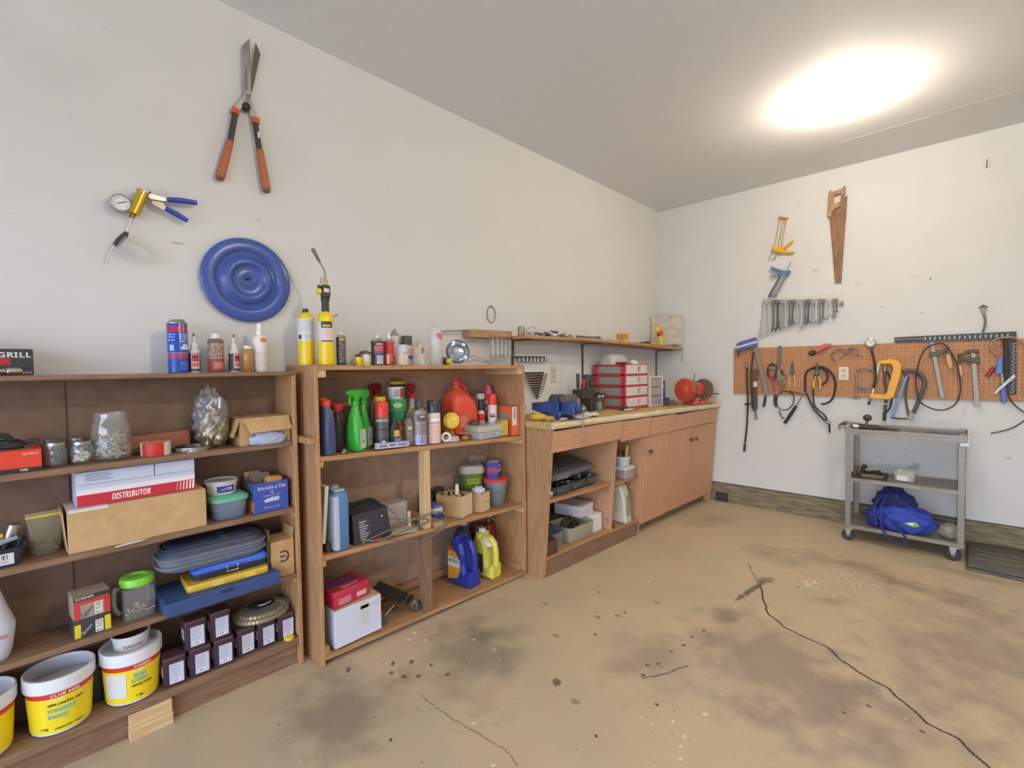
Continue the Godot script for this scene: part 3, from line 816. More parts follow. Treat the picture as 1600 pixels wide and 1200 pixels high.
func wrench_mesh(l: float, w: float) -> SurfaceTool:
	var st := S(); var th := w * 0.55
	lathe(st,[W2(w * 0.62,0),W2(w * 1.05,0),W2(w * 1.12, th * 0.3),W2(w * 1.12, th * 0.8),W2(w * 1.05, th * 1.1),W2(w * 0.62, th * 1.1),W2(w * 0.62,0)],14,V(0,0,-th * 0.55), Basis(Vector3.RIGHT,Vector3.BACK,Vector3.DOWN))
	prism(st,[W2(-w * 0.48,-w * 0.95),W2(w * 0.48,-w * 0.95),W2(w * 0.42,-l * 0.5),W2(w * 0.6,-l + w * 2.1),W2(-w * 0.6,-l + w * 2.1),W2(-w * 0.42,-l * 0.5)], th * 0.7,V(0,0,-th * 0.35), Basis(), th * 0.15)
	var c := W2(0,-l + w * 1.25)
	prism(st,[c + W2(-w * 0.6, w * 0.9), c + W2(w * 0.6, w * 0.9), c + W2(w * 1.25, w * 0.2), c + W2(w * 1.2,-w * 0.75), c + W2(w * 0.75,-w * 1.2), c + W2(w * 0.55,-w * 0.2), c + W2(0, w * 0.1), c + W2(-w * 0.55,-w * 0.3), c + W2(-w * 0.55,-w * 1.3), c + W2(-w * 1.05,-w * 0.9), c + W2(-w * 1.2,0)], th,V(0,0,-th * 0.5), Basis(), th * 0.15)
	return st

func ordinal(i: int) -> String:
	return ["first", "second", "third", "fourth", "fifth", "sixth", "seventh", "eighth", "ninth", "tenth", "eleventh", "twelfth", "thirteenth", "fourteenth", "fifteenth", "sixteenth", "seventeenth", "eighteenth", "nineteenth", "twentieth"][i]

func pegboard_mesh(w: float, h: float, nx: int, ny: int, th: float, hole: float) -> SurfaceTool:
	var st := S()
	var cw := w / nx; var ch := h / ny
	for j in ny:
		for i in nx:
			var c := V((i + 0.5) * cw, (j + 0.5) * ch, th)
			for k in 4:
				var a0 := k * PI * 0.5 + PI * 0.25; var a1 := a0 + PI * 0.5
				var o0 := c + V(signf(cos(a0)) * cw * 0.5, signf(sin(a0)) * ch * 0.5,0)
				var o1 := c + V(signf(cos(a1)) * cw * 0.5, signf(sin(a1)) * ch * 0.5,0)
				var am := (a0 + a1) * 0.5
				var p0 := c + V(cos(a0), sin(a0),0) * hole; var pm := c + V(cos(am), sin(am),0) * hole; var p1 := c + V(cos(a1), sin(a1),0) * hole
				tri(st, o0, o1, pm,Vector3.BACK); tri(st, o0, pm, p0,Vector3.BACK); tri(st, o1, p1, pm,Vector3.BACK)
				var dz := V(0,0,-th)
				quad(st, p0, pm, pm + dz, p0 + dz,-V(cos((a0 + am) * 0.5), sin((a0 + am) * 0.5),0)); quad(st, pm, p1, p1 + dz, pm + dz,-V(cos((a1 + am) * 0.5), sin((a1 + am) * 0.5),0))
	quad(st,V(0,0,0),V(w,0,0),V(w,0, th),V(0,0, th),Vector3.DOWN); quad(st,V(0, h,0),V(w, h,0),V(w, h, th),V(0, h, th),Vector3.UP)
	quad(st,V(0,0,0),V(0, h,0),V(0, h, th),V(0,0, th),Vector3.LEFT); quad(st,V(w,0,0),V(w, h,0),V(w, h, th),V(w,0, th),Vector3.RIGHT)
	return st

func nail(at: Vector3, dir: Vector3, l := 0.03):
	var o := S(); cyl(o,Vector3.ZERO, dir * l,0.0016,8,0.0); cyl(o, dir * l, dir * (l + 0.0015),0.004,10,0.0)
	return [o, at]

func cclamp(label: String, at: Vector3, s: float, turn: float):
	var t := T("c_clamp", label, "clamp", at); t.rotation.z = deg_to_rad(turn)
	var iron := mat(C(122,124,112),0.45,0.75)
	var st := S()
	var pts := curve([V(-0.9,0.78,0) * s,V(-0.3,1.0,0) * s,V(0.35,0.85,0) * s,V(0.5,0.2,0) * s,V(0.42,-0.55,0) * s,V(0.1,-0.85,0) * s,V(-0.85,-0.8,0) * s],5)
	for i in pts.size() - 1: board(st, pts[i], pts[i + 1] + (pts[i + 1] - pts[i]) * 0.25,Vector3.BACK,0.2 * s,0.16 * s,0.02 * s)
	O(t, "frame", st, iron)
	st = S(); cyl(st,V(-0.85,-1.9,0) * s,V(-0.85,0.3,0) * s,0.075 * s,10); cyl(st,V(-0.85,0.28,0) * s,V(-0.85,0.4,0) * s,0.15 * s,12)
	O(t, "screw", st, steel(0.6,0.35))
	st = S(); cyl(st,V(-1.25,-1.8,0) * s,V(-0.45,-1.8,0) * s,0.04 * s,8); O(t, "tommy_bar", st, steel(0.5,0.4))

func pliers(label: String, at: Vector3, grip: Material, s := 1.0):
	var t := T("pliers", label, "pliers", at)
	var dk := mat(C(92,94,92),0.4,0.6)
	var st := S(); prism(st,[W2(-0.010,0.0) * s,W2(-0.004,0.052) * s,W2(0.004,0.052) * s,W2(0.010,0.0) * s,W2(0.017,-0.03) * s,W2(0.0,-0.06) * s,W2(-0.017,-0.03) * s],0.012,V(0,0.03 * s,0), Basis(),0.002); O(t, "jaws", st, dk)
	st = S(); cyl(st,V(0,0.01 * s,0.0),V(0,0.01 * s,0.015),0.006 * s,12); O(t, "rivet", st, steel(0.6))
	for sg in [-1.0,1.0]:
		st = S(); tube(st, curve([V(sg * 0.008,-0.02,0.006) * s,V(sg * 0.018,-0.05,0.006) * s,V(sg * 0.022,-0.085,0.006) * s,V(sg * 0.018,-0.115,0.006) * s],4),[0.005,0.0055,0.006,0.0065,0.007,0.0072,0.0072,0.007,0.007,0.0068,0.0065,0.006,0.0045],8)
		O(t, "grip", st, grip)

func build_back_wall():
	var rust := wood("rust", C(122,86,56), C(152,112,78), "y",61,0.55,1.6)
	var st: SurfaceTool
	var t := T("hand_saw", "rusty brown hand saw hung by its worn wooden handle on the white wall", "saw",V(1.48,1.865,0))
	wp(t, "blade",[[1.536,2.523],[1.533,2.393],[1.518,2.144],[1.504,1.866],[1.463,1.870],[1.446,2.096],[1.423,2.377],[1.44,2.42],[1.486,2.444],[1.494,2.52]],0.012,0.0016, rust,0.0)
	var hw := wood("sawgrip", C(150,112,70), C(186,146,96), "y",62,0.5,1.7)
	var hn := wp(t, "handle",[[1.42,2.577],[1.430,2.590],[1.442,2.568],[1.506,2.578],[1.518,2.600],[1.527,2.585],[1.524,2.536],[1.50,2.520],[1.497,2.545],[1.452,2.535],[1.448,2.475],[1.49,2.480],[1.494,2.445],[1.455,2.432],[1.443,2.415],[1.437,2.375],[1.412,2.388],[1.414,2.471]],0.0137,0.020, hw,0.003)
	for q in [[1.476,2.46],[1.426,2.40],[1.508,2.55]]:
		st = S(); cyl(st,V(q[0], q[1],0.033) - t.position,V(q[0], q[1],0.0355) - t.position,0.006,12); O(hn, "bolt", st, steel(0.7,0.3))
	st = S(); cyl(st,V(1.475,2.534,0.0) - t.position,V(1.475,2.534,0.045) - t.position,0.002,8,0); O(t, "hanging_nail", st, steel(0.4,0.5))
	var yel := plastic(C(226,172,36),0.4); var wire := steel(0.62,0.35)
	t = T("caulking_gun", "yellow skeleton caulking gun hung on a nail on the white wall", "caulking gun",V(1.06,2.12,0))
	for q in [[[1.085,2.45,0.03],[1.035,2.205,0.03]],[[1.129,2.44,0.03],[1.092,2.20,0.03]]]: wt(t, "rail", q,0.0035, yel,0)
	wp(t, "front_plate",[[1.075,2.462],[1.137,2.440],[1.134,2.432],[1.073,2.452]],0.008,0.044, yel)
	wp(t, "body",[[1.026,2.222],[1.096,2.212],[1.108,2.185],[1.098,2.160],[1.026,2.184]],0.008,0.036, yel,0.003)
	wp(t, "handle",[[1.09,2.190],[1.182,2.158],[1.180,2.144],[1.092,2.160]],0.014,0.022, yel,0.003)
	wp(t, "trigger",[[1.092,2.200],[1.165,2.250],[1.178,2.252],[1.174,2.236],[1.115,2.192]],0.018,0.014, yel,0.003)
	wt(t, "plunger_rod",[[1.109,2.43,0.03],[1.052,2.15,0.03],[1.03,2.13,0.03],[1.005,2.128,0.03],[1.003,2.148,0.03],[1.02,2.152,0.03]],0.003, wire,3)
	st = S(); cyl(st,V(1.082,2.455,0.0) - t.position,V(1.082,2.468,0.04) - t.position,0.002,8,0); O(t, "hanging_nail", st, steel(0.35,0.5))
	var blu := plastic(C(92,120,160),0.45)
	t = T("caulking_gun", "blue grey caulking gun hanging upside down above the wrench rack", "caulking gun",V(1.08,1.785,0))
	wp(t, "barrel",[[1.092,1.985],[1.135,1.972],[1.058,1.812],[1.012,1.818]],0.03,0.022, steel(0.72,0.3),0.004)
	wp(t, "cradle",[[1.082,1.972],[1.100,1.972],[1.012,1.812],[0.994,1.812]],0.024,0.03, mat(C(86,98,112),0.5,0.3),0.002)
	wp(t, "body",[[1.090,2.018],[1.160,2.005],[1.150,1.980],[1.132,1.962],[1.090,1.972]],0.018,0.036, blu,0.003)
	wp(t, "handle",[[1.010,2.062],[1.024,2.058],[1.100,2.016],[1.092,1.998],[1.040,2.022],[1.016,2.044]],0.026,0.02, blu,0.002)
	wp(t, "trigger",[[1.000,1.982],[1.010,1.972],[1.092,1.984],[1.092,1.996],[1.050,1.992]],0.028,0.014, mat(C(140,146,150),0.5,0.4),0.002)
	wt(t, "plunger_rod",[[1.165,2.080,0.036],[1.120,1.985,0.036]],0.003, wire,0)
	st = S(); cyl(st,V(1.140,1.992,0.0) - t.position,V(1.140,1.992,0.06) - t.position,0.002,8,0); O(t, "hanging_nail", st, steel(0.35,0.5))
	t = T("wrench_rack", "long off white wrench rack strip nailed to the wall above the pegboard", "tool rack",V(1.22,1.69,0))
	wp(t, "strip",[[0.945,1.806],[1.515,1.780],[1.515,1.690],[0.945,1.755]],0.0,0.012, mat(C(214,208,196),0.6),0.001)
	wp(t, "end_tab",[[1.492,1.722],[1.520,1.722],[1.520,1.690],[1.492,1.692]],0.0125,0.004, mat(C(150,134,112),0.6),0.001)
	var tops := [0.969,1.000,1.034,1.067,1.096,1.126,1.155,1.184,1.211,1.239,1.268,1.294,1.319,1.344,1.367,1.391,1.415,1.437,1.459,1.480]
	var bots := [1.483,1.510,1.521,1.532,1.545,1.552,1.560,1.568,1.575,1.540,1.560,1.572,1.572,1.585,1.566,1.590,1.608,1.630,1.602,1.640]
	for i in 20:
		var ytop: float = 1.779 - (tops[i] - 0.969) * 0.078
		st = S(); cyl(st,V(tops[i], ytop,0.0115) - t.position,V(tops[i], ytop + 0.004,0.052) - t.position,0.0018,6,0); O(t, "peg", st, steel(0.45,0.4))
		var l: float = ytop - bots[i]
		var w := 0.0095 + 0.009 * clampf((l - 0.1) / 0.2,0,1)
		var tone: float = [0.78,0.82,0.5,0.45,0.7,0.8,0.55,0.4][(i * 5) % 8] if i > 1 else 0.85
		var o := O(self, "combination_wrench", wrench_mesh(l, w), steel(tone,0.28),V(tops[i], ytop - w * 0.5,0.034 + 0.006 * (i % 2)))
		o.rotation.z = -0.1 if i == 0 else rng.randf_range(-0.04,0.02)
		tag(o, "steel combination wrench, %s from the pegboard clamp end of the long rack" % ordinal(i), "wrench", "wrenches on the long rack")
	t = T("pegboard", "long tan hardboard pegboard fixed to the white wall behind the cart", "pegboard",V(1.6,0.987,0))
	O(t, "panel", pegboard_mesh(1.93,0.402,76,16,0.005,0.0031), wood("peg", C(178,124,82), C(192,138,96), "none",63,0.6,1.2),V(0.712 - 1.6,0,0.010))
	st = S(); slab(st,V(-0.885,0.01,0.0),V(1.04,0.03,0.0095),0.0); slab(st,V(-0.885,0.37,0.0),V(1.04,0.392,0.0095),0.0); O(t, "batten", st, brown("x"))
	st = S(); slab(st,V(-0.885,0.003,0.0),V(1.04,0.399,0.004),0.0); O(t, "hole_shade_sheet", st, mat(C(74,50,34),0.9))  # added dark sheet; its colour stands in for shade inside the peg holes
	var PZ := 0.015
	t = T("wall_outlet", "ivory duplex wall outlet set into the pegboard", "outlet",V(1.5255,1.168, PZ))
	st = S(); prism(st, rrect(0.064,0.102,0.005),0.006,Vector3.ZERO, Basis(),0.0015); O(t, "cover_plate", st, plastic(C(226,218,192),0.4))
	for y in [-0.02,0.02]:
		st = S(); prism(st, rrect(0.034,0.028,0.010),0.0015,V(0, y,0.0061)); var rc := O(t, "receptacle", st, plastic(C(206,196,168),0.4))
		for x in [-0.007,0.007]:
			st = S(); box(st,V(x, y + 0.003,0.0079),V(0.002,0.009,0.0006),0.0); O(rc, "slot", st, mat(C(40,36,32),0.8))
	t = T("bar_clamp", "purple blue and white headed clamp on a grey steel bar", "clamp",V(0.86,0.99,0))
	var pb := plastic(C(92,98,160),0.5)
	wp(t, "head",[[0.741,1.418],[0.76,1.440],[0.900,1.478],[0.906,1.450],[0.760,1.408]],0.03,0.03, pb,0.003)
	wp(t, "head_stripe",[[0.755,1.408],[0.905,1.449],[0.908,1.430],[0.752,1.388]],0.032,0.024, mat(C(214,214,218),0.5),0.002)
	wp(t, "lower_jaw",[[0.752,1.388],[0.909,1.430],[0.915,1.402],[0.800,1.372],[0.751,1.364]],0.03,0.03, pb,0.003)
	wp(t, "bar",[[0.884,1.395],[0.909,1.399],[1.008,0.996],[0.977,0.988]],0.036,0.008, mat(C(150,148,142),0.4,0.7),0.001)
	wt(t, "screw",[[0.757,1.372,0.045],[0.760,1.31,0.045]],0.006, steel(0.35,0.5),0)
	wt(t, "hook",[[0.89,1.40, PZ],[0.89,1.405,0.036]],0.003, steel(0.35,0.5),0)
	wt(t, "end_grip",[[0.980,0.985,0.04],[0.974,0.94,0.04],[0.966,0.886,0.04]],[0.007,0.010,0.011], mat(C(52,48,42),0.6),0)
	var rub := mat(C(48,42,36),0.6)
	t = T("grease_hose", "long thin black hose with crimped ends hanging at the pegboard end", "hose",V(0.82,0.485,0))
	wt(t, "hose",[[0.826,1.235,0.030],[0.828,1.10,0.032],[0.836,0.919,0.034],[0.828,0.714,0.032],[0.812,0.56,0.03]],0.0075, rub,6)
	wt(t, "upper_fitting",[[0.824,1.268,0.030],[0.825,1.222,0.031]],0.010, steel(0.6,0.35),0)
	wt(t, "lower_fitting",[[0.812,0.552,0.03],[0.807,0.485,0.03]],0.010, steel(0.3,0.5),0)
	wt(t, "clip",[[0.812,0.900,0.036],[0.852,0.905,0.036]],0.009, steel(0.3,0.5),0)
	wt(t, "hook",[[0.825,1.255, PZ],[0.825,1.262,0.036]],0.003, steel(0.35,0.5),0)
	t = T("rubber_strap", "brown black rubber tie strap drooping beside the thin hose", "strap",V(0.87,0.85,0))
	st = S(); ribbon(st, curve([V(0.006,0.497,0.028),V(-0.012,0.294,0.03),V(-0.004,0.132,0.032),V(-0.001,0.05,0.032),V(0.013,0.0,0.03)],6),0.014,0.006,Vector3.RIGHT); O(t, "strap", st, mat(C(70,52,40),0.6))
	wt(t, "hook",[[0.876,1.347, PZ],[0.876,1.352,0.036]],0.003, steel(0.35,0.5),0)
	t = T("grease_gun", "slim black hand grease gun with a white band hanging on the pegboard", "grease gun",V(0.897,0.77,0))
	wt(t, "barrel",[[0.896,1.20,0.038],[0.896,1.10,0.038]],0.016, mat(C(96,84,70),0.4,0.4),0,14)
	wt(t, "band",[[0.896,1.10,0.038],[0.896,1.055,0.038]],0.0165, mat(C(216,210,196),0.5),0,14)
	wt(t, "grip",[[0.896,1.055,0.038],[0.897,0.95,0.038],[0.897,0.86,0.038]],[0.013,0.018,0.017], mat(C(78,74,68),0.6),0,14)
	wt(t, "nozzle",[[0.897,0.86,0.038],[0.903,0.81,0.04],[0.909,0.772,0.042]],[0.009,0.006,0.004], steel(0.4,0.4),0)
	wt(t, "coupler",[[0.895,0.786,0.042],[0.922,0.786,0.042]],0.005, steel(0.6,0.3),0)
	wt(t, "hook",[[0.896,1.2, PZ],[0.896,1.2,0.03]],0.003, steel(0.35,0.5),0)
	t = T("strap_wrench", "red handled strap wrench with chrome band and dark grip", "wrench",V(1.03,0.885,0))
	st = S(); tube(st, curve([V(-0.034,0.27,0.03),V(-0.034,0.335,0.03),V(-0.004,0.362,0.03),V(0.028,0.335,0.03),V(0.028,0.27,0.03),V(-0.002,0.25,0.03)],4, true),0.008,8, true); O(t, "loop", st, mat(C(70,66,60),0.5,0.4))
	wp(t, "band",[[1.002,1.225],[1.055,1.225],[1.058,1.205],[1.0,1.205]],0.028,0.014, steel(0.8,0.2),0.002)
	wp(t, "jaw",[[0.998,1.175],[1.030,1.140],[1.050,1.180],[1.046,1.100],[1.020,1.105]],0.020,0.02, plastic(C(150,62,54),0.5),0.002)
	wt(t, "handle",[[1.034,1.12,0.03],[1.046,1.05,0.03],[1.053,0.985,0.03]],0.007, plastic(C(172,96,84),0.5),0)
	wt(t, "grip",[[1.052,0.99,0.03],[1.048,0.94,0.03],[1.058,0.888,0.03]],[0.009,0.0115,0.008], mat(C(54,50,46),0.6),0)
	wt(t, "hook",[[1.026,1.24, PZ],[1.026,1.24,0.036]],0.003, steel(0.35,0.5),0)
	t = T("pipe_wrench", "grey steel adjustable pipe wrench hanging jaw down on the pegboard", "wrench",V(1.09,1.1,0))
	wp(t, "handle",[[1.074,1.398],[1.094,1.398],[1.090,1.19],[1.064,1.19]],0.022,0.016, mat(C(128,124,114),0.4,0.7),0.003)
	wp(t, "fixed_jaw",[[1.062,1.195],[1.092,1.195],[1.094,1.170],[1.112,1.150],[1.128,1.152],[1.130,1.128],[1.100,1.104],[1.062,1.112]],0.020,0.020, mat(C(140,134,122),0.4,0.7),0.003)
	wp(t, "moving_jaw",[[1.098,1.200],[1.108,1.196],[1.104,1.176],[1.122,1.160],[1.112,1.152],[1.096,1.166]],0.022,0.014, mat(C(74,66,56),0.5,0.6),0.001)
	wt(t, "hook",[[1.084,1.39, PZ],[1.084,1.395,0.044]],0.003, steel(0.35,0.5),0)
	t = T("putty_knife", "short brown handled scraper tucked under the pipe wrench", "scraper",V(1.1,1.03,0))
	wp(t, "blade",[[1.058,1.090],[1.126,1.080],[1.120,1.066],[1.060,1.072]],0.018,0.002, mat(C(120,100,78),0.5,0.4),0.0)
	wp(t, "handle",[[1.076,1.074],[1.118,1.070],[1.122,1.036],[1.076,1.034]],0.0165,0.014, mat(C(138,96,66),0.6),0.003)
	pliers("yellow gripped grey pliers hung singly beside the pipe wrench",V(1.176,1.175,0.024), plastic(C(214,190,110),0.45))
	pliers("yellow gripped grey pliers hung over the coil of dark cables",V(1.356,1.168,0.044), plastic(C(220,196,84),0.45),1.05)
	t = T("cable_coil", "bundle of looped dark cables hanging in the middle of the pegboard", "cable",V(1.37,0.70,0))
	wt(t, "cable",[[1.271,1.02,0.03],[1.271,1.155,0.03],[1.303,1.202,0.03],[1.384,1.222,0.034],[1.447,1.174,0.032],[1.475,1.091,0.03],[1.460,0.981,0.03],[1.42,0.935,0.03],[1.382,0.927,0.03]],0.0075, rub,6)
	wt(t, "cable",[[1.36,1.22,0.036],[1.416,1.183,0.036],[1.422,1.118,0.036],[1.377,1.072,0.036]],0.007, rub,6)
	wt(t, "cable",[[1.277,1.013,0.032],[1.33,0.892,0.034],[1.395,0.811,0.034],[1.435,0.777,0.032]],0.008, mat(C(60,54,48),0.6),6)
	wt(t, "cable",[[1.352,1.21,0.03],[1.329,1.108,0.03],[1.330,0.939,0.032],[1.360,0.88,0.034],[1.405,0.84,0.034],[1.428,0.785,0.034]],0.006, rub,6)
	wt(t, "clamp",[[1.415,0.792,0.034],[1.445,0.775,0.034]],0.012, steel(0.55,0.35),0)
	wt(t, "cable_end",[[1.437,0.785,0.034],[1.440,0.703,0.032]],0.0065, mat(C(40,36,34),0.6),0)
	wt(t, "hook",[[1.36,1.222, PZ],[1.36,1.226,0.05]],0.003, steel(0.35,0.5),0)
	t = T("wire_loop", "thin black wire bent into a loop between the pliers below the pegboard", "wire",V(1.12,0.86,0))
	wt(t, "wire",[[1.240,1.005,0.026],[1.16,1.020,0.026],[1.105,1.018,0.026],[1.066,0.975,0.026],[1.064,0.90,0.026],[1.10,0.866,0.026],[1.150,0.876,0.026],[1.188,0.935,0.026],[1.179,1.001,0.028],[1.13,1.026,0.030]],0.004, rub,6)
	wt(t, "wire_end",[[1.085,0.86,0.026],[1.084,0.84,0.026],[1.107,0.795,0.026],[1.118,0.80,0.026]],0.004, rub,3)
	wt(t, "hook",[[1.236,1.004, PZ],[1.236,1.006,0.026]],0.003, steel(0.35,0.5),0)
	t = T("wire_brush", "black handled steel pick hanging aslant below the pegboard", "hand tool",V(1.19,0.755,0))
	wt(t, "shank",[[1.255,0.998,0.032],[1.205,0.898,0.034]],0.005, steel(0.65,0.3),0)
	wt(t, "grip",[[1.208,0.905,0.034],[1.165,0.828,0.035],[1.125,0.757,0.036]],[0.011,0.0135,0.013], mat(C(44,40,36),0.55),0,12)
	wt(t, "hook",[[1.254,1.0, PZ],[1.254,1.002,0.034]],0.003, steel(0.35,0.5),0)
	t = T("battery_tester", "pink red bulb of a hydrometer with a black rubber end", "tester",V(1.37,1.32,0))
	wt(t, "bulb",[[1.345,1.340,0.034],[1.372,1.362,0.036],[1.405,1.382,0.038],[1.445,1.390,0.036]],[0.006,0.020,0.022,0.012], plastic(C(206,110,104),0.45),0,12)
	wt(t, "rubber_end",[[1.292,1.328,0.034],[1.310,1.330,0.034],[1.335,1.337,0.034],[1.348,1.342,0.034]],[0.010,0.021,0.019,0.006], mat(C(52,50,46),0.6),0,12)
	wt(t, "hook",[[1.41,1.38, PZ],[1.41,1.38,0.03]],0.003, steel(0.35,0.5),0)
	cclamp("rusty iron C clamp hung aslant beside the pink hydrometer bulb",V(1.487,1.325,0.030),0.048,128.0)
	cclamp("small iron C clamp hung at the top edge above the outlet",V(1.588,1.345,0.028),0.036,75.0)
	cclamp("large iron C clamp with long screw hanging beside the outlet",V(1.678,1.125,0.032),0.080,0.0)
	t = T("vacuum_gauge", "round white dial gauge on a black rubber hose", "gauge",V(1.7,1.08,0))
	st = S(); lathe(st,[W2(0,0),W2(0.030,0),W2(0.032,0.004),W2(0.032,0.024),W2(0.028,0.026),W2(0.027,0.022),W2(0,0.022)],28,V(-0.007,0.317,0.020), rotx(90)); O(t, "case", st, steel(0.75,0.3))
	st = S(); lathe(st,[W2(0,0),W2(0.0265,0),W2(0.0265,0.001),W2(0,0.001)],28,V(-0.007,0.317,0.0422), rotx(90)); var dl := O(t, "dial", st, mat(C(228,226,216),0.5))
	st = S(); box(st,V(-0.003,0.321,0.0437),V(0.026,0.002,0.0006),0, rotz(40))
	for i in 9:
		var a := deg_to_rad(-50 + i * 35.0); box(st,V(-0.007 + cos(a) * 0.021,0.317 + sin(a) * 0.021,0.0437),V(0.006,0.0014,0.0006),0, rotz(rad_to_deg(a)))
	O(dl, "needle_and_ticks", st, mat(C(40,40,40),0.6))
	wt(t, "neck",[[1.695,1.366,0.033],[1.700,1.335,0.033]],0.009, mat(C(110,98,70),0.4,0.6),0)
	wt(t, "hose",[[1.700,1.337,0.033],[1.717,1.272,0.050],[1.726,1.185,0.054],[1.728,1.12,0.054],[1.716,1.06,0.054]],[0.007,0.007,0.007,0.007,0.007,0.007,0.007,0.007,0.0075,0.008,0.008,0.008,0.008,0.008,0.008,0.008,0.0085,0.0085,0.0085,0.0085,0.0085], rub,5)
	wt(t, "hook",[[1.70,1.340, PZ],[1.70,1.340,0.033]],0.003, steel(0.35,0.5),0)
	t = T("hacksaw", "orange yellow hacksaw with a deep square frame hanging above the cart", "saw",V(1.78,0.94,0))
	wp(t, "frame",[[1.732,1.240],[1.749,1.263],[1.817,1.276],[1.857,1.263],[1.878,1.228],[1.872,1.15],[1.834,0.996],[1.813,0.978],[1.695,0.983],[1.694,1.020],[1.782,1.014],[1.794,1.030],[1.829,1.205],[1.817,1.236],[1.760,1.240]],0.040,0.020, plastic(C(232,170,44),0.4),0.004)
	wp(t, "blade",[[1.742,1.245],[1.752,1.245],[1.710,0.985],[1.700,0.985]],0.047,0.004, mat(C(206,200,186),0.4,0.5),0.0)
	wt(t, "tension_rod",[[1.703,0.985,0.05],[1.690,0.942,0.05]],0.006, steel(0.5,0.4),0)
	wt(t, "wing_bar",[[1.690,0.950,0.05],[1.800,0.944,0.05]],0.004, steel(0.72,0.3),0)
	wt(t, "wing_nut",[[1.690,0.935,0.05],[1.690,0.960,0.05]],0.009, steel(0.3,0.5),0)
	wt(t, "hook",[[1.80,1.240, PZ],[1.80,1.236,0.06]],0.003, steel(0.35,0.5),0)
	t = T("air_hose_whip", "grey rubber air hose end hanging through the orange hacksaw frame", "hose",V(1.785,0.82,0))
	wt(t, "hose",[[1.780,1.200,0.028],[1.781,1.098,0.028],[1.790,1.029,0.028],[1.786,0.93,0.028],[1.781,0.86,0.028]],0.009, mat(C(86,78,72),0.6),5)
	wt(t, "upper_fitting",[[1.780,1.222,0.028],[1.780,1.185,0.028]],0.010, steel(0.65,0.3),0)
	wt(t, "lower_fitting",[[1.781,0.885,0.028],[1.780,0.822,0.028]],0.010, mat(C(70,58,46),0.5,0.4),0)
	wt(t, "second_hose",[[1.794,1.184,0.026],[1.812,1.120,0.026],[1.822,1.0,0.026],[1.812,0.92,0.026],[1.790,0.882,0.026]],0.006, rub,5)
	wt(t, "hook",[[1.785,1.215, PZ],[1.785,1.215,0.03]],0.003, steel(0.35,0.5),0)
	t = T("hacksaw", "blue bladed hacksaw with bent grey tube frame hanging beside the orange one", "saw",V(1.91,0.832,0))
	wp(t, "blade_guard",[[1.900,1.165],[1.916,1.165],[1.836,0.842],[1.816,0.842]],0.034,0.008, plastic(C(112,150,196),0.5),0.001)
	wt(t, "tube_frame",[[1.892,1.182,0.040],[1.915,1.190,0.040],[1.970,1.172,0.040],[2.003,1.118,0.040],[1.990,1.035,0.040],[1.945,0.885,0.040]],0.013, mat(C(92,88,82),0.5,0.2),5,10)
	wt(t, "front_hook",[[1.888,1.190,0.040],[1.905,1.150,0.040]],0.008, steel(0.4,0.4),0)
	wp(t, "handle",[[1.925,0.900],[1.952,0.890],[1.940,0.834],[1.910,0.838]],0.030,0.022, mat(C(168,158,140),0.5),0.003)
	wt(t, "handle_bar",[[1.822,0.846,0.040],[1.87,0.842,0.040],[1.930,0.846,0.040]],0.006, mat(C(70,62,54),0.5),0)
	wt(t, "hook",[[1.93,1.19, PZ],[1.93,1.182,0.05]],0.003, steel(0.35,0.5),0)
	t = T("saw_blade", "narrow dark spare saw blade hanging inside the blue hacksaw", "saw blade",V(1.91,0.86,0))
	st = S(); ribbon(st, curve([V(0.002,0.285,0.024),V(-0.010,0.17,0.026),V(-0.006,0.09,0.026),V(0.010,0.0,0.024)],5),0.014,0.002,Vector3.RIGHT); O(t, "strip", st, mat(C(84,70,52),0.5,0.3))
	wt(t, "hook",[[1.911,1.14, PZ],[1.911,1.14,0.03]],0.003, steel(0.35,0.5),0)
	t = T("framing_square", "black steel framing square with pale scale marks along the pegboard top", "square",V(2.13,1.03,0))
	var blk := mat(C(62,62,64),0.5,0.3)
	var sq := wp(t, "blade",[[1.830,1.430],[2.444,1.436],[2.450,1.032],[2.410,1.030],[2.408,1.384],[1.832,1.387]],0.017,0.0025, blk,0.0)
	st = S()
	for i in 46:
		var x := 1.838 + i * 0.0126
		box(st,V(x,1.392,0.0199) - t.position,V(0.0014,0.008 if i % 2 else 0.012,0.0006),0)
		if i > 12 and i % 2: box(st,V(x,1.412,0.0199) - t.position,V(0.008,0.022,0.0006),0, rotz(rng.randf_range(-12,12)))
		elif i <= 12: box(st,V(x,1.414,0.0199) - t.position,V(0.011,0.004,0.0006),0)
	for i in 26: box(st,V(2.414,1.045 + i * 0.0126,0.0199) - t.position,V(0.008,0.0014,0.0006),0); box(st,V(2.430 + 0.006 * (i % 2),1.045 + i * 0.0126,0.0199) - t.position,V(0.010,0.006,0.0006),0)
	O(sq, "scale_marks", st, mat(C(176,176,172),0.5))
	t = T("bar_clamp", "steel bar clamp with a pale wooden handle hung aslant inside the cable loop", "clamp",V(2.07,0.995,0))
	wp(t, "bar",[[2.026,1.386],[2.048,1.386],[2.110,0.998],[2.086,0.998]],0.038,0.007, mat(C(150,146,134),0.45,0.5),0.001)
	wp(t, "jaw",[[2.024,1.316],[2.056,1.318],[2.075,1.322],[2.122,1.352],[2.130,1.338],[2.098,1.304],[2.062,1.286],[2.030,1.284]],0.030,0.022, mat(C(92,88,70),0.5,0.5),0.003)
	wt(t, "wooden_handle",[[2.122,1.300,0.045],[2.128,1.26,0.045],[2.136,1.208,0.045]],[0.010,0.0165,0.012], wood("clampgrip", C(198,156,100), C(224,184,128), "y",64,0.5),0,12)
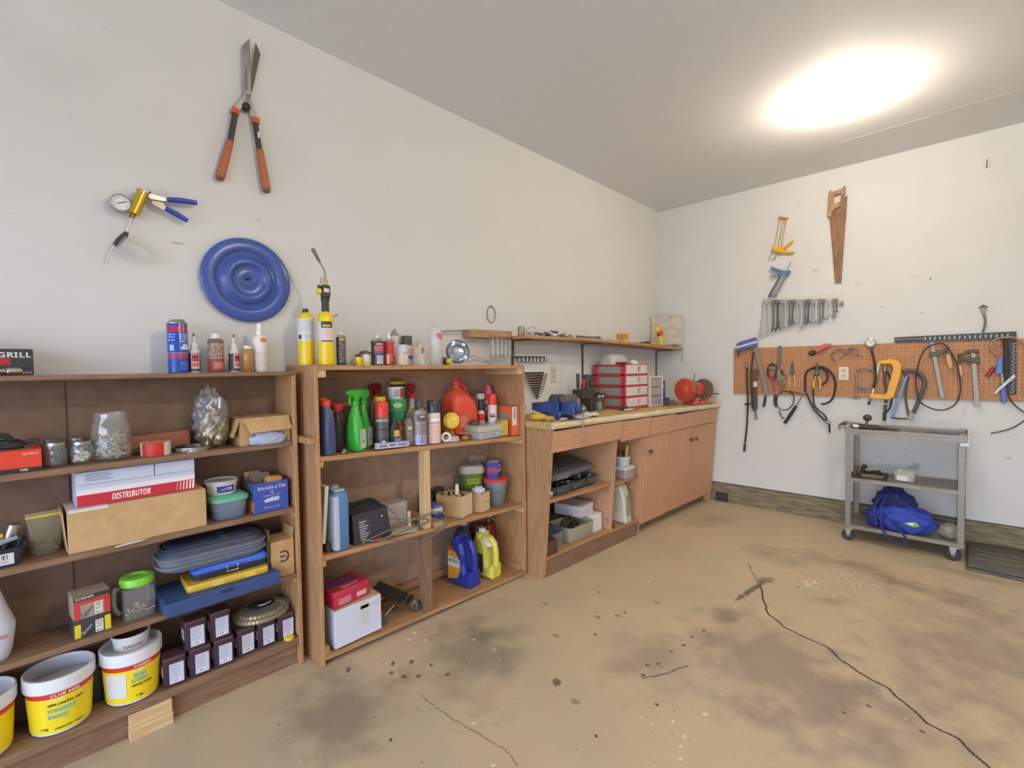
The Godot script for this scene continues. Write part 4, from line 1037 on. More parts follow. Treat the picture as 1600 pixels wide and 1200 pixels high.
	wt(t, "screw",[[2.118,1.345,0.045],[2.123,1.295,0.045]],0.006, steel(0.5),0)
	wt(t, "hook",[[2.037,1.37, PZ],[2.037,1.375,0.046]],0.003, steel(0.35,0.5),0)
	t = T("bar_clamp", "steel bar clamp with dark iron jaws hanging straight below the framing square", "clamp",V(2.25,0.945,0))
	wp(t, "bar",[[2.234,1.314],[2.256,1.314],[2.284,0.948],[2.258,0.948]],0.034,0.007, mat(C(150,146,134),0.45,0.5),0.001)
	wp(t, "fixed_jaw",[[2.170,1.296],[2.185,1.300],[2.220,1.324],[2.272,1.326],[2.272,1.302],[2.226,1.306],[2.190,1.286],[2.172,1.284]],0.028,0.022, mat(C(84,80,64),0.5,0.5),0.003)
	wp(t, "moving_jaw",[[2.172,1.272],[2.222,1.264],[2.238,1.274],[2.276,1.274],[2.278,1.232],[2.240,1.236],[2.220,1.250],[2.172,1.256]],0.028,0.022, mat(C(84,80,64),0.5,0.5),0.003)
	wt(t, "wooden_handle",[[2.182,1.225,0.04],[2.186,1.19,0.04],[2.188,1.15,0.04]],[0.008,0.012,0.010], wood("clampgrip", C(198,156,100), C(224,184,128), "y",64,0.5),0,12)
	wt(t, "screw",[[2.178,1.285,0.04],[2.182,1.222,0.04]],0.006, steel(0.4),0)
	wt(t, "hook",[[2.246,1.30, PZ],[2.246,1.305,0.03]],0.003, steel(0.35,0.5),0)
	t = T("cable_loop", "thin dark cable hanging as one large oval loop around the slanted clamp", "cable",V(2.08,0.915,0))
	wt(t, "cable",[[2.090,1.373,0.064],[2.011,1.345,0.064],[1.974,1.25,0.064],[1.957,1.117,0.064],[1.977,0.984,0.064],[2.029,0.932,0.064],[2.102,0.918,0.064],[2.167,0.967,0.064],[2.188,1.072,0.064],[2.170,1.215,0.064],[2.133,1.319,0.064]],0.0045, mat(C(66,46,40),0.5),6,8, true)
	wt(t, "hook",[[2.09,1.37, PZ],[2.09,1.37,0.068]],0.003, steel(0.35,0.5),0)
	t = T("screwdriver", "red handled screwdriver stuck aslant at the square's short arm", "screwdriver",V(2.33,1.14,0))
	wt(t, "shaft",[[2.368,1.262,0.026],[2.344,1.205,0.028]],0.003, steel(0.65,0.3),0)
	wt(t, "grip",[[2.346,1.210,0.028],[2.330,1.178,0.029],[2.314,1.146,0.030]],[0.010,0.0125,0.012], plastic(C(150,46,42),0.35),0,12)
	wt(t, "hook",[[2.355,1.232, PZ],[2.355,1.232,0.027]],0.003, steel(0.35,0.5),0)
	t = T("file", "blue handled long file hanging beside the square's short arm", "file",V(2.385,0.975,0))
	wp(t, "handle",[[2.366,1.275],[2.384,1.275],[2.386,1.166],[2.352,1.168]],0.028,0.016, plastic(C(92,130,200),0.45),0.003)
	wp(t, "blade",[[2.376,1.166],[2.392,1.166],[2.394,1.08],[2.378,1.08]],0.030,0.006, mat(C(130,124,116),0.4,0.6),0.001)
	wp(t, "lower_sleeve",[[2.378,1.10],[2.402,1.10],[2.408,0.985],[2.400,0.976],[2.388,0.976],[2.382,0.985]],0.026,0.016, plastic(C(86,116,186),0.45),0.003)
	wt(t, "hook",[[2.375,1.262, PZ],[2.375,1.262,0.03]],0.003, steel(0.35,0.5),0)
	t = T("leather_sheath", "black folded leather sheath hanging over the square's short arm", "sheath",V(2.395,1.11,0))
	wp(t, "sheath",[[2.380,1.392],[2.404,1.392],[2.414,1.30],[2.412,1.17],[2.404,1.112],[2.390,1.14],[2.386,1.30]],0.046,0.012, mat(C(48,46,46),0.55),0.004)
	wt(t, "hook",[[2.392,1.386, PZ],[2.392,1.386,0.06]],0.003, steel(0.35,0.5),0)
	t = T("steel_ruler", "short bright steel bar tied aslant across the blue file", "ruler",V(2.39,1.04,0))
	wp(t, "bar",[[2.343,1.044],[2.354,1.036],[2.443,1.150],[2.432,1.164]],0.082,0.005, mat(C(176,174,162),0.4,0.5),0.001)
	wt(t, "hook",[[2.42,1.136, PZ],[2.42,1.136,0.088]],0.003, steel(0.35,0.5),0)
	t = T("bowden_cable", "thin brown cable drooping off the pegboard end in a long arc", "cable",V(2.42,0.77,0))
	wt(t, "cable",[[2.392,1.386,0.072],[2.400,1.20,0.072],[2.410,1.04,0.074],[2.439,0.971,0.03],[2.490,0.915,0.03],[2.505,0.895,0.03],[2.470,0.850,0.03],[2.42,0.807,0.03],[2.337,0.773,0.03]],0.004, mat(C(74,48,42),0.5),6)
	wt(t, "hook",[[2.40,1.10, PZ],[2.40,1.10,0.05]],0.003, steel(0.35,0.5),0)
	t = T("bent_wire", "pale brown stiff wire arching over the square's corner", "wire",V(2.4,1.29,0))
	wt(t, "wire",[[2.362,1.286,0.05],[2.332,1.321,0.05],[2.329,1.359,0.05],[2.353,1.389,0.05],[2.388,1.398,0.066],[2.432,1.394,0.06],[2.482,1.353,0.05],[2.52,1.30,0.04]],0.0055, mat(C(176,136,98),0.5),5)
	wt(t, "hook",[[2.334,1.366, PZ],[2.334,1.366,0.05]],0.003, steel(0.35,0.5),0)
	t = T("power_cord_plug", "short grey cord with a plug hooked up above the framing square", "cord",V(2.29,1.44,0))
	wt(t, "cord",[[2.289,1.438,0.012],[2.300,1.49,0.014],[2.299,1.530,0.014],[2.291,1.562,0.014]],0.006, mat(C(112,106,98),0.5),5)
	wp(t, "plug",[[2.278,1.60],[2.302,1.60],[2.297,1.556],[2.285,1.556]],0.004,0.018, mat(C(150,142,128),0.5),0.003)
	wt(t, "strap",[[2.270,1.598,0.02],[2.282,1.612,0.02],[2.300,1.610,0.02],[2.310,1.600,0.02]],0.004, mat(C(84,76,68),0.5),4)
	wt(t, "nail",[[2.290,1.606,0.0],[2.290,1.620,0.03]],0.002, steel(0.35,0.5),0)
	for q in [[2.293,2.515, "bent nail in the wall high above the framing square"],[1.49,1.985, "short nail in the wall just below the saw's handle side"]]:
		st = S(); cyl(st,V(0,0,0),V(0.0,0.004,0.028),0.0022,8,0); cyl(st,V(0,0.004,0.028),V(0.0,0.045,0.034),0.0022,8,0)
		if q[1] < 2.0: continue
		tag(O(self, "wall_nail", st, steel(0.3,0.6),V(q[0], q[1],0)), q[2], "nail")

# ------------------------------------------------------------------ the cart
func blob(st: SurfaceTool, c: Vector3, r: Vector3, s: int, bump: float, freq := 3.0, nu := 28, nv := 18, flat := -0.75) -> SurfaceTool:
	var n := FastNoiseLite.new(); n.seed = s; n.frequency = freq * 0.2; n.fractal_octaves = 3; n.noise_type = FastNoiseLite.TYPE_SIMPLEX_SMOOTH
	var P := []
	for j in nv + 1:
		var row := []
		for i in nu:
			var th := PI * j / nv; var ph := TAU * i / nu
			var d := V(sin(th) * cos(ph), cos(th), sin(th) * sin(ph))
			var k := 1.0 + bump * n.get_noise_3dv(d * 5.0)
			var p := d * k
			p.y = maxf(p.y, flat)
			row.append(c + p * r)
		P.append(row)
	var N := []
	for j in nv + 1:
		var row := []
		for i in nu:
			var du: Vector3 = P[j][(i + 1) % nu] - P[j][(i + nu - 1) % nu]
			var dv: Vector3 = P[mini(j + 1, nv)][i] - P[maxi(j - 1,0)][i]
			var q := du.cross(dv)
			if q.length() < 1e-12: q = P[j][i] - c
			q = q.normalized()
			if q.dot(P[j][i] - c) < 0: q = -q
			row.append(q)
		N.append(row)
	for j in nv:
		for i in nu:
			var k := (i + 1) % nu
			var z2 := Vector2.ZERO
			vtri(st, P[j][i], P[j + 1][i], P[j + 1][k], N[j][i], N[j + 1][i], N[j + 1][k], z2, z2, z2)
			vtri(st, P[j][i], P[j + 1][k], P[j][k], N[j][i], N[j + 1][k], N[j][k], z2, z2, z2)
	return st

func build_cart():
	var ss := wood("stainless", C(136,129,118), C(152,145,134), "x",71,0.42,1.2); ss.metallic = 0.6
	var x0 := 1.607; var x1 := 2.222; var z0 := 0.075; var z1 := 0.43
	var t := T("utility_cart", "stainless steel three tier utility cart on black casters below the pegboard", "cart",V((x0 + x1) * 0.5,0, (z0 + z1) * 0.5))
	var p := t.position
	var st: SurfaceTool
	for x in [x0, x1]:
		for z in [z0, z1]:
			var sx := 1.0 if x == x0 else -1.0; var sz := 1.0 if z == z0 else -1.0
			st = S(); slab(st,V(x,0.088, z) - p,V(x + sx * 0.033,0.80, z + sz * 0.003) - p,0.0008); slab(st,V(x,0.088, z) - p,V(x + sx * 0.003,0.80, z + sz * 0.030) - p,0.0008)
			O(t, "leg", st, ss)
	for y in [0.114,0.446]:
		st = S(); slab(st,V(x0 + 0.004, y - 0.003, z0 + 0.004) - p,V(x1 - 0.004, y, z1 - 0.004) - p,0.001)
		for z in [z0 + 0.004, z1 - 0.0065]: slab(st,V(x0 + 0.004, y - 0.024, z) - p,V(x1 - 0.004, y + 0.002, z + 0.0025) - p,0.0006)
		for x in [x0 + 0.004, x1 - 0.0065]: slab(st,V(x, y - 0.024, z0 + 0.005) - p,V(x + 0.0025, y + 0.002, z1 - 0.005) - p,0.0006)
		O(t, "shelf", st, ss)
	st = S(); slab(st,V(x0 - 0.006,0.772, z0 - 0.006) - p,V(x1 + 0.006,0.775, z1 + 0.006) - p,0.001)
	for z in [z0 - 0.006, z1 + 0.003]: slab(st,V(x0 - 0.006,0.752, z) - p,V(x1 + 0.006,0.792, z + 0.003) - p,0.0008)
	for x in [x0 - 0.006, x1 + 0.003]: slab(st,V(x,0.752, z0) - p,V(x + 0.003,0.792, z1) - p,0.0008)
	O(t, "top_tray", st, ss)
	st = S(); slab(st,V(x1 + 0.0065,0.73, z1 - 0.035) - p,V(x1 + 0.013,0.80, z1 + 0.004) - p,0.001); slab(st,V(x1 - 0.028,0.728, z1 + 0.0065) - p,V(x1 + 0.013,0.748, z1 + 0.010) - p,0.001); O(t, "corner_bracket", st, steel(0.66,0.35))
	st = S(); slab(st,V(x0 - 0.052,0.778, z0 + 0.03) - p,V(x0 - 0.045,0.815, z1 - 0.03) - p,0.001)
	for z in [z0 + 0.04, z1 - 0.05]: slab(st,V(x0 - 0.046,0.786, z) - p,V(x0 - 0.006,0.808, z + 0.012) - p,0.001)
	O(t, "push_handle", st, ss)
	for q in [[x0 + 0.025, z1 - 0.022],[x1 - 0.045, z1 - 0.022],[x0 + 0.025, z0 + 0.025],[x1 - 0.045, z0 + 0.025]]:
		var c := V(q[0],0, q[1]) - p
		st = S(); slab(st, c + V(-0.022,0.082,-0.022), c + V(0.022,0.089,0.022),0.001)
		for sg in [-1.0,1.0]: prism(st,[W2(-0.018,0.083),W2(0.020,0.083),W2(0.008,0.030),W2(-0.004,0.030)],0.003, c + V(-0.008,0, sg * 0.016 - 0.0015))
		var f := O(t, "caster", st, steel(0.68,0.4))
		st = S(); lathe(st,[W2(0.0,-0.012),W2(0.034,-0.012),W2(0.0385,-0.008),W2(0.0385,0.008),W2(0.034,0.012),W2(0.0,0.012)],24, c + V(-0.006,0.0385,0), rotx(90)); O(f, "wheel", st, mat(C(48,48,48),0.6))
		st = S(); cyl(st, c + V(-0.006,0.0385,-0.021), c + V(-0.006,0.0385,0.021),0.006,10); O(f, "axle", st, steel(0.5))
	var dk := mat(C(58,52,44),0.45,0.5)
	t = T("air_drill", "dark pneumatic tool with a round knob lying on the cart top", "power tool",V(1.72,0.775,0.36))
	st = S(); cyl(st,V(-0.075,0.026,0),V(0.06,0.020,-0.015),0.019,14,0.004); O(t, "body", st, dk)
	st = S(); cyl(st,V(-0.085,0.026,0.002),V(-0.045,0.024,-0.002),0.0205,14,0.004); O(t, "collar", st, steel(0.6,0.3))
	st = S(); cyl(st,V(-0.01,0.035,0),V(0.0,0.070,0),0.008,10,0.002); O(t, "stem", st, steel(0.5,0.4))
	st = S(); blob(st,V(0.0,0.092,0),V(0.026,0.023,0.026),3,0.06,3.0,20,12,-1.0); O(t, "knob", st, mat(C(74,58,44),0.5))
	st = S(); cyl(st,V(0.055,0.020,-0.015),V(0.12,0.018,-0.03),0.010,10,0.002); O(t, "nose", st, dk)
	t = T("screwdriver", "dark handled thin screwdriver lying on the cart top", "screwdriver",V(1.86,0.775,0.37))
	st = S(); tube(st,[V(-0.05,0.0135,0),V(-0.03,0.013,0),V(0.02,0.013,0),V(0.04,0.012,0)],[0.010,0.0125,0.0125,0.007],12); O(t, "grip", st, mat(C(46,42,38),0.5))
	st = S(); cyl(st,V(0.04,0.0125,0),V(0.15,0.006,0.012),0.003,8,0.0005); O(t, "shaft", st, steel(0.5,0.35))
	t = T("rag", "flat blue stained shop rag lying on the cart top corner", "rag",V(2.12,0.7785,0.30))
	st = S()
	for i in 5: blob(st,V(-0.06 + i * 0.03,0.003, (i % 2) * 0.02),V(0.035,0.006,0.07),20 + i,0.25,4.0,16,8,-0.5)
	O(t, "cloth", st, mat(C(86,104,128),0.85))
	t = T("metal_tray", "small steel tray heaped with greasy parts on the cart middle shelf", "tray",V(1.75,0.449,0.33),0.12)
	st = S()
	var pr := [[0.0,0.15,0.085,0.02],[0.004,0.155,0.09,0.02],[0.030,0.180,0.115,0.03],[0.032,0.190,0.125,0.03],[0.030,0.176,0.111,0.03],[0.006,0.150,0.085,0.02]]
	loft(st, pr); O(t, "dish", st, steel(0.72,0.3))
	st = S()
	var rg := RandomNumberGenerator.new(); rg.seed = 5
	for i in 16:
		var a := V(rg.randf_range(-0.07,0.06), rg.randf_range(0.014,0.035), rg.randf_range(-0.03,0.03))
		cyl(st, a, a + V(rg.randf_range(-0.04,0.04), rg.randf_range(0.0,0.018), rg.randf_range(-0.02,0.02)), rg.randf_range(0.005,0.010),7,0.001)
	cyl(st,V(-0.06,0.03,0),V(-0.045,0.085,0.0),0.012,8); cyl(st,V(-0.07,0.06,0),V(-0.03,0.07,0.0),0.008,8)
	O(t, "greasy_parts", st, dk).set_meta("kind", "stuff")
	t = T("hose_coupling", "rusty coupling leaning at the cart's front left leg", "coupling",V(1.655,0.449,0.36))
	st = S(); cyl(st,V(-0.004,0.002,0),V(0.006,0.07,-0.006),0.013,10,0.003); cyl(st,V(-0.006,0.002,0),V(-0.004,0.022,0),0.018,10,0.003); O(t, "coupling_body", st, mat(C(92,78,60),0.5,0.5))
	t = T("plastic_tub", "small clear plastic tub with a white label on the cart shelf", "tub",V(1.925,0.449,0.31),-0.1)
	st = S(); loft(st,[[0.0,0.10,0.075,0.012],[0.062,0.12,0.095,0.015],[0.064,0.13,0.105,0.015],[0.067,0.13,0.105,0.015],[0.062,0.114,0.089,0.015],[0.003,0.096,0.071,0.012]]); O(t, "body", st, clear(C(222,216,204),0.45,0.2))
	st = S(); box(st,V(-0.006,0.024,0.047),V(0.062,0.034,0.0012),0.0, rotx(9)); O(t, "label_sticker", st, mat(C(236,232,226),0.5))
	t = T("tote_bag", "crumpled blue reusable tote bag with green printed leaf on the bottom shelf", "bag",V(1.90,0.1165,0.30))
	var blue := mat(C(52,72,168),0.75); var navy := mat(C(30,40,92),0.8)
	st = S(); blob(st,V(0.02,0.07,0.02),V(0.155,0.095,0.105),8,0.30,1.5,44,28,-0.72); O(t, "body", st, blue)
	st = S(); blob(st,V(-0.03,0.15,-0.01),V(0.115,0.115,0.075),12,0.34,1.5,40,26,-0.9); O(t, "shaded_opening", st, navy)  # solid lump in darkened bag blue, painting the shade inside the bag mouth
	st = S(); blob(st,V(-0.135,0.06,0.02),V(0.05,0.075,0.06),15,0.3,1.6,26,18,-0.78); O(t, "folded_corner", st, mat(C(40,52,128),0.8))
	st = S(); blob(st,V(0.142,0.075,0.0),V(0.055,0.028,0.04),18,0.3,3.0,20,14,-0.9); O(t, "side_gusset", st, mat(C(44,60,146),0.8))
	st = S(); ribbon(st, curve([V(-0.06,0.235,0.06),V(-0.095,0.15,0.105),V(-0.09,0.05,0.130),V(-0.065,-0.02,0.152),V(-0.005,-0.06,0.158),V(0.045,-0.045,0.158),V(0.02,0.02,0.150),V(-0.035,0.075,0.125)],6),0.022,0.002,V(0.6,0.2,0.75)); O(t, "strap", st, mat(C(58,70,150),0.75))
	st = S(); ribbon(st, curve([V(-0.05,0.240,0.05),V(-0.115,0.19,0.075),V(-0.135,0.10,0.09),V(-0.115,0.03,0.115)],6),0.024,0.002,V(0.5,0.1,0.85)); O(t, "strap", st, mat(C(62,78,160),0.75))
	st = S(); prism(st,[W2(-0.05,0.0),W2(-0.02,0.020),W2(0.02,0.022),W2(0.05,0.0),W2(0.02,-0.020),W2(-0.02,-0.020)],0.002,V(0.062,0.078,0.121), roty(6) * rotx(-22) * rotz(-18)); var lf := O(t, "leaf_print", st, mat(C(122,172,62),0.7))
	st = S(); box(st,V(0.064,0.077,0.1225),V(0.028,0.022,0.002),0.0, roty(6) * rotx(-22) * rotz(-18)); O(lf, "white_patch", st, mat(C(226,230,220),0.7))
	t = T("bag_of_hardware", "small clear crumpled bag of brassy hardware beside the blue tote", "bag",V(2.152,0.1165,0.31))
	st = S(); blob(st,V(0,0.036,0),V(0.055,0.048,0.05),31,0.5,5.0,30,20,-0.75); O(t, "film", st, clear(C(220,214,200),0.35,0.15))
	st = S()
	for i in 26:
		var a := V(rg.randfn(0,0.020), rg.randf_range(0.006,0.045), rg.randfn(0,0.016)); cyl(st, a, a + V(rg.randf_range(-0.014,0.014), rg.randf_range(-0.005,0.012), rg.randf_range(-0.014,0.014)), rg.randf_range(0.003,0.006),6,0.0005)
	O(t, "hardware", st, mat(C(150,132,98),0.35,0.7)).set_meta("kind", "stuff")
	for q in [[0.0,0.018,0.555,2.185, "lower"],[0.0195,0.036,0.545,2.195, "upper"]]:
		t = T("steel_plate", "dark grimy ribbed steel plate on the floor beside the cart, %s of two" % q[4], "metal plate",V(2.9, q[0],0.30),0.0, "steel plates by the cart")
		st = S(); slab(st,V(q[3] - 2.9 + (0.045 if q[4] == "upper" else 0.045),0,0.005 - 0.30 + 0.02),V(0.5, q[1] - q[0], q[2] - 0.30),0.002); O(t, "plate", st, wood("plate", C(72,68,60), C(104,98,84), "x",73,0.45,1.6))
		if q[4] == "upper":
			for z in [0.10,0.01,-0.08]:
				st = S(); slab(st,V(-0.63, q[1] - q[0], z - 0.004),V(0.48, q[1] - q[0] + 0.004, z + 0.004),0.001); O(t, "rib", st, mat(C(128,116,92),0.45,0.4))

# ------------------------------------------------------------------ goods on shelf unit one
const W := PI / 2

func spray_can(label: String, at: Vector3, yaw: float, r: float, h: float, body: Material, cap, cap_h := 0.03, cap_r := 0.9, called := "spray_can") -> Node3D:
	var t := T(called, label, "spray can", at, yaw)
	var hb := h - cap_h
	var st := S(); lathe(st,[W2(0,0.002),W2(r * 0.9,0.0),W2(r,0.002),W2(r,0.004),W2(r * 0.985,0.006),W2(r * 0.985, hb - r * 0.5),W2(r * 0.97, hb - r * 0.46)],28); O(t, "body", st, body)
	st = S(); lathe(st,[W2(r * 1.0, hb - r * 0.5),W2(r * 1.01, hb - r * 0.44),W2(r * 0.93, hb - r * 0.36),W2(r * 0.72, hb - r * 0.1),W2(r * 0.6, hb),W2(0, hb)],28); O(t, "shoulder", st, steel(0.78,0.28))
	if cap != null:
		var cr := r * cap_r
		st = S(); lathe(st,[W2(0, hb - r * 0.4),W2(cr, hb - r * 0.4),W2(cr, h - 0.004),W2(cr - 0.003, h),W2(0, h)],28); O(t, "cap", st, cap)
	else:
		st = S(); lathe(st,[W2(0.0, hb),W2(0.011, hb),W2(0.011, hb + 0.003),W2(0.006, hb + 0.005),W2(0.006, h),W2(0, h)],16); O(t, "nozzle", st, plastic(C(232,228,222),0.4))
	return t

func round_bottle(called: String, label: String, category: String, at: Vector3, yaw: float, prof: Array, m: Material, cap_prof: Array, cap_m: Material, sx := 1.0, sz := 1.0) -> Node3D:
	var t := T(called, label, category, at, yaw)
	var st := S(); lathe(st, prof,28,Vector3.ZERO, Basis(), sx, sz); O(t, "body", st, m)
	if cap_prof.size() > 0:
		st = S(); lathe(st, cap_prof,20); O(t, "cap", st, cap_m)
	return t

func V2(l: Array) -> Array:
	var o := []
	for q in l: o.append(W2(q[0], q[1]))
	return o

func sleeve(t: Node3D, r: float, y0: float, y1: float, m: Material, called := "label", sx := 1.0, sz := 1.0):
	var st := S(); lathe(st,[W2(r, y0),W2(r + 0.0004, y0 + 0.0002),W2(r + 0.0004, y1 - 0.0002),W2(r, y1)],28,Vector3.ZERO, Basis(), sx, sz); return O(t, called, st, m)

func open_box(t: Node3D, s: Vector3, th: float, m: Material, called := "carton"):
	var st := S()
	slab(st,V(-s.x / 2,0,-s.z / 2),V(s.x / 2, th, s.z / 2),0.0004)
	for sg in [-1.0,1.0]:
		box(st,V(sg * (s.x / 2 - th / 2), s.y / 2 + th / 2,0),V(th, s.y - th, s.z),0.0004)
		box(st,V(0, s.y / 2 + th / 2, sg * (s.z / 2 - th / 2)),V(s.x - th * 2.0, s.y - th, th),0.0004)
	return O(t, called, st, m)

func cardboard(s := 81) -> StandardMaterial3D: return wood("card%d" % s, Color8(186, 146, 96), Color8(206, 168, 118), "none", s, 0.8, 1.2)

func jar(label: String, at: Vector3, r: float, h: float, lid: Material, fill_m: Material, fill_n: int, s: int, called := "glass_jar"):
	var t := T(called, label, "jar", at)
	var nk := r * 0.80
	var st := S(); lathe(st,[W2(0,0.003),W2(r * 0.8,0.001),W2(r * 0.97,0.006),W2(r,0.015),W2(r, h * 0.62),W2(r * 0.95, h * 0.72),W2(nk, h * 0.84),W2(nk, h * 0.97),W2(nk - 0.003, h * 0.97),W2(nk - 0.003, h * 0.84),W2(r * 0.95 - 0.003, h * 0.72),W2(r - 0.003, h * 0.6),W2(r - 0.003,0.017),W2(r * 0.9,0.008),W2(0,0.007)],28); O(t, "glass", st, clear(C(216,226,220),0.07,0.03))
	var rg := RandomNumberGenerator.new(); rg.seed = s
	st = S()
	for i in fill_n:
		var a := rg.randf() * TAU; var q := sqrt(rg.randf()) * (r - 0.014)
		var c := V(cos(a) * q, rg.randf_range(0.014, h * 0.5), sin(a) * q)
		var d := V(rg.randfn(0,1), rg.randfn(0,0.6), rg.randfn(0,1)).normalized() * rg.randf_range(0.006,0.016)
		var e := c + d
		var rr := W2(e.x, e.z).length()
		if rr > r - 0.008: e.x *= (r - 0.008) / rr; e.z *= (r - 0.008) / rr
		cyl(st, c, e, rg.randf_range(0.0015,0.0042),6,0.0003)
	var f := O(t, "contents", st, fill_m); f.set_meta("kind", "stuff")
	if lid != null:
		st = S(); lathe(st,[W2(nk + 0.0008, h * 0.86),W2(nk + 0.003, h * 0.86),W2(nk + 0.003, h * 0.985),W2(nk + 0.001, h),W2(0, h)],28); O(t, "lid", st, lid)
	return t

func pail(label: String, at: Vector3, yaw: float, lettering: Array, open: bool) -> Node3D:
	var t := T("honey_pail", label, "pail", at, yaw)
	var wht := plastic(C(228,228,230),0.35); var h := 0.182
	var st := S(); lathe(st,[W2(0,0.002),W2(0.068,0.0),W2(0.073,0.004),W2(0.082, h - 0.03),W2(0.083, h - 0.012),W2(0.079, h - 0.012),W2(0.070,0.006),W2(0,0.006)],36); O(t, "body", st, wht)
	st = S(); lathe(st,[W2(0.083, h - 0.040),W2(0.088, h - 0.040),W2(0.0885, h - 0.018),W2(0.088, h),W2(0.084, h + 0.001),W2(0.081, h - 0.004),W2(0.080, h - 0.016),W2(0.083, h - 0.040)],36); O(t, "rim", st, wht)
	if not open:
		st = S(); lathe(st,[W2(0, h - 0.020),W2(0.0795, h - 0.020),W2(0.0795, h - 0.016),W2(0, h - 0.016)],36); O(t, "lid", st, wht)
	var yl := mat(C(242,214,32),0.45); var rd := mat(C(204,52,34),0.45)
	for band in [[0.010,0.122, yl, "yellow_panel"],[0.122,0.138, rd, "red_band"]]:
		st = S(); var n := 22
		for i in n:
			var a0 := -1.75 + 3.5 * i / n; var a1 := -1.75 + 3.5 * (i + 1) / n
			var r0: float = lerpf(0.0736,0.0826, (band[0] - 0.004) / 0.148) + 0.0006; var r1: float = lerpf(0.0736,0.0826, (band[1] - 0.004) / 0.148) + 0.0006
			var nn := V(sin((a0 + a1) / 2),0, cos((a0 + a1) / 2))
			quad(st,V(sin(a0) * r0, band[0], cos(a0) * r0),V(sin(a1) * r0, band[0], cos(a1) * r0),V(sin(a1) * r1, band[1], cos(a1) * r1),V(sin(a0) * r1, band[1], cos(a0) * r1), nn)
		O(t, band[3], st, band[2])
	for l in lettering:   # [text, height, y, angle, colour, width]
		var a: float = l[3]; var rr: float = lerpf(0.0736,0.0826, (l[2] - 0.004) / 0.148) + 0.0011
		text(t, l[0], l[1], mat(l[4],0.5),V(sin(a) * rr, l[2], cos(a) * rr), roty(rad_to_deg(a)) * rotx(-3.5), null, rr, l[5])
	return t

func cocoa_tin(label: String, at: Vector3, yaw := 0.0, w := 0.070) -> Node3D:
	var t := T("cocoa_tin", label, "tin", at, yaw, "purple cocoa tins on the bottom shelf")
	var pm := mat(C(70,46,60),0.4)
	var st := S(); loft(st,[[0.0,0.064, w - 0.003,0.008],[0.002,0.066, w - 0.001,0.009],[0.094,0.066, w - 0.001,0.009],[0.095,0.062, w - 0.005,0.009]]); O(t, "body", st, pm)
	st = S(); loft(st,[[0.0955,0.067, w,0.009],[0.104,0.067, w,0.009],[0.1055,0.064, w - 0.003,0.009]]); O(t, "lid", st, mat(C(84,58,66),0.45))
	st = S(); box(st,V(0.0337,0.046,-0.005),V(0.0008,0.072, w * 0.62),0.0); O(t, "white_label", st, print_mat("cocoa",48,72, C(206,206,222),[[0.28,0.78,0.44,0.18, C(240,240,244)],[0.34,0.80,0.05,0.14, C(40,36,44)],[0.43,0.80,0.03,0.14, C(40,36,44)],[0.50,0.80,0.06,0.14, C(40,36,44)],[0.60,0.80,0.03,0.14, C(40,36,44)]],[[0.1,0.06,0.8,0.68,12, C(150,148,172),3]]))
	text(t, "FRY'S",0.016, mat(C(228,222,214),0.5),V(0.002,0.064, w / 2 + 0.0002), Basis(), font_bold,0.0,0.046)
	text(t, "COCOA",0.014, mat(C(228,222,214),0.5),V(0.002,0.044, w / 2 + 0.0002), Basis(), font_bold,0.0,0.046)
	return t

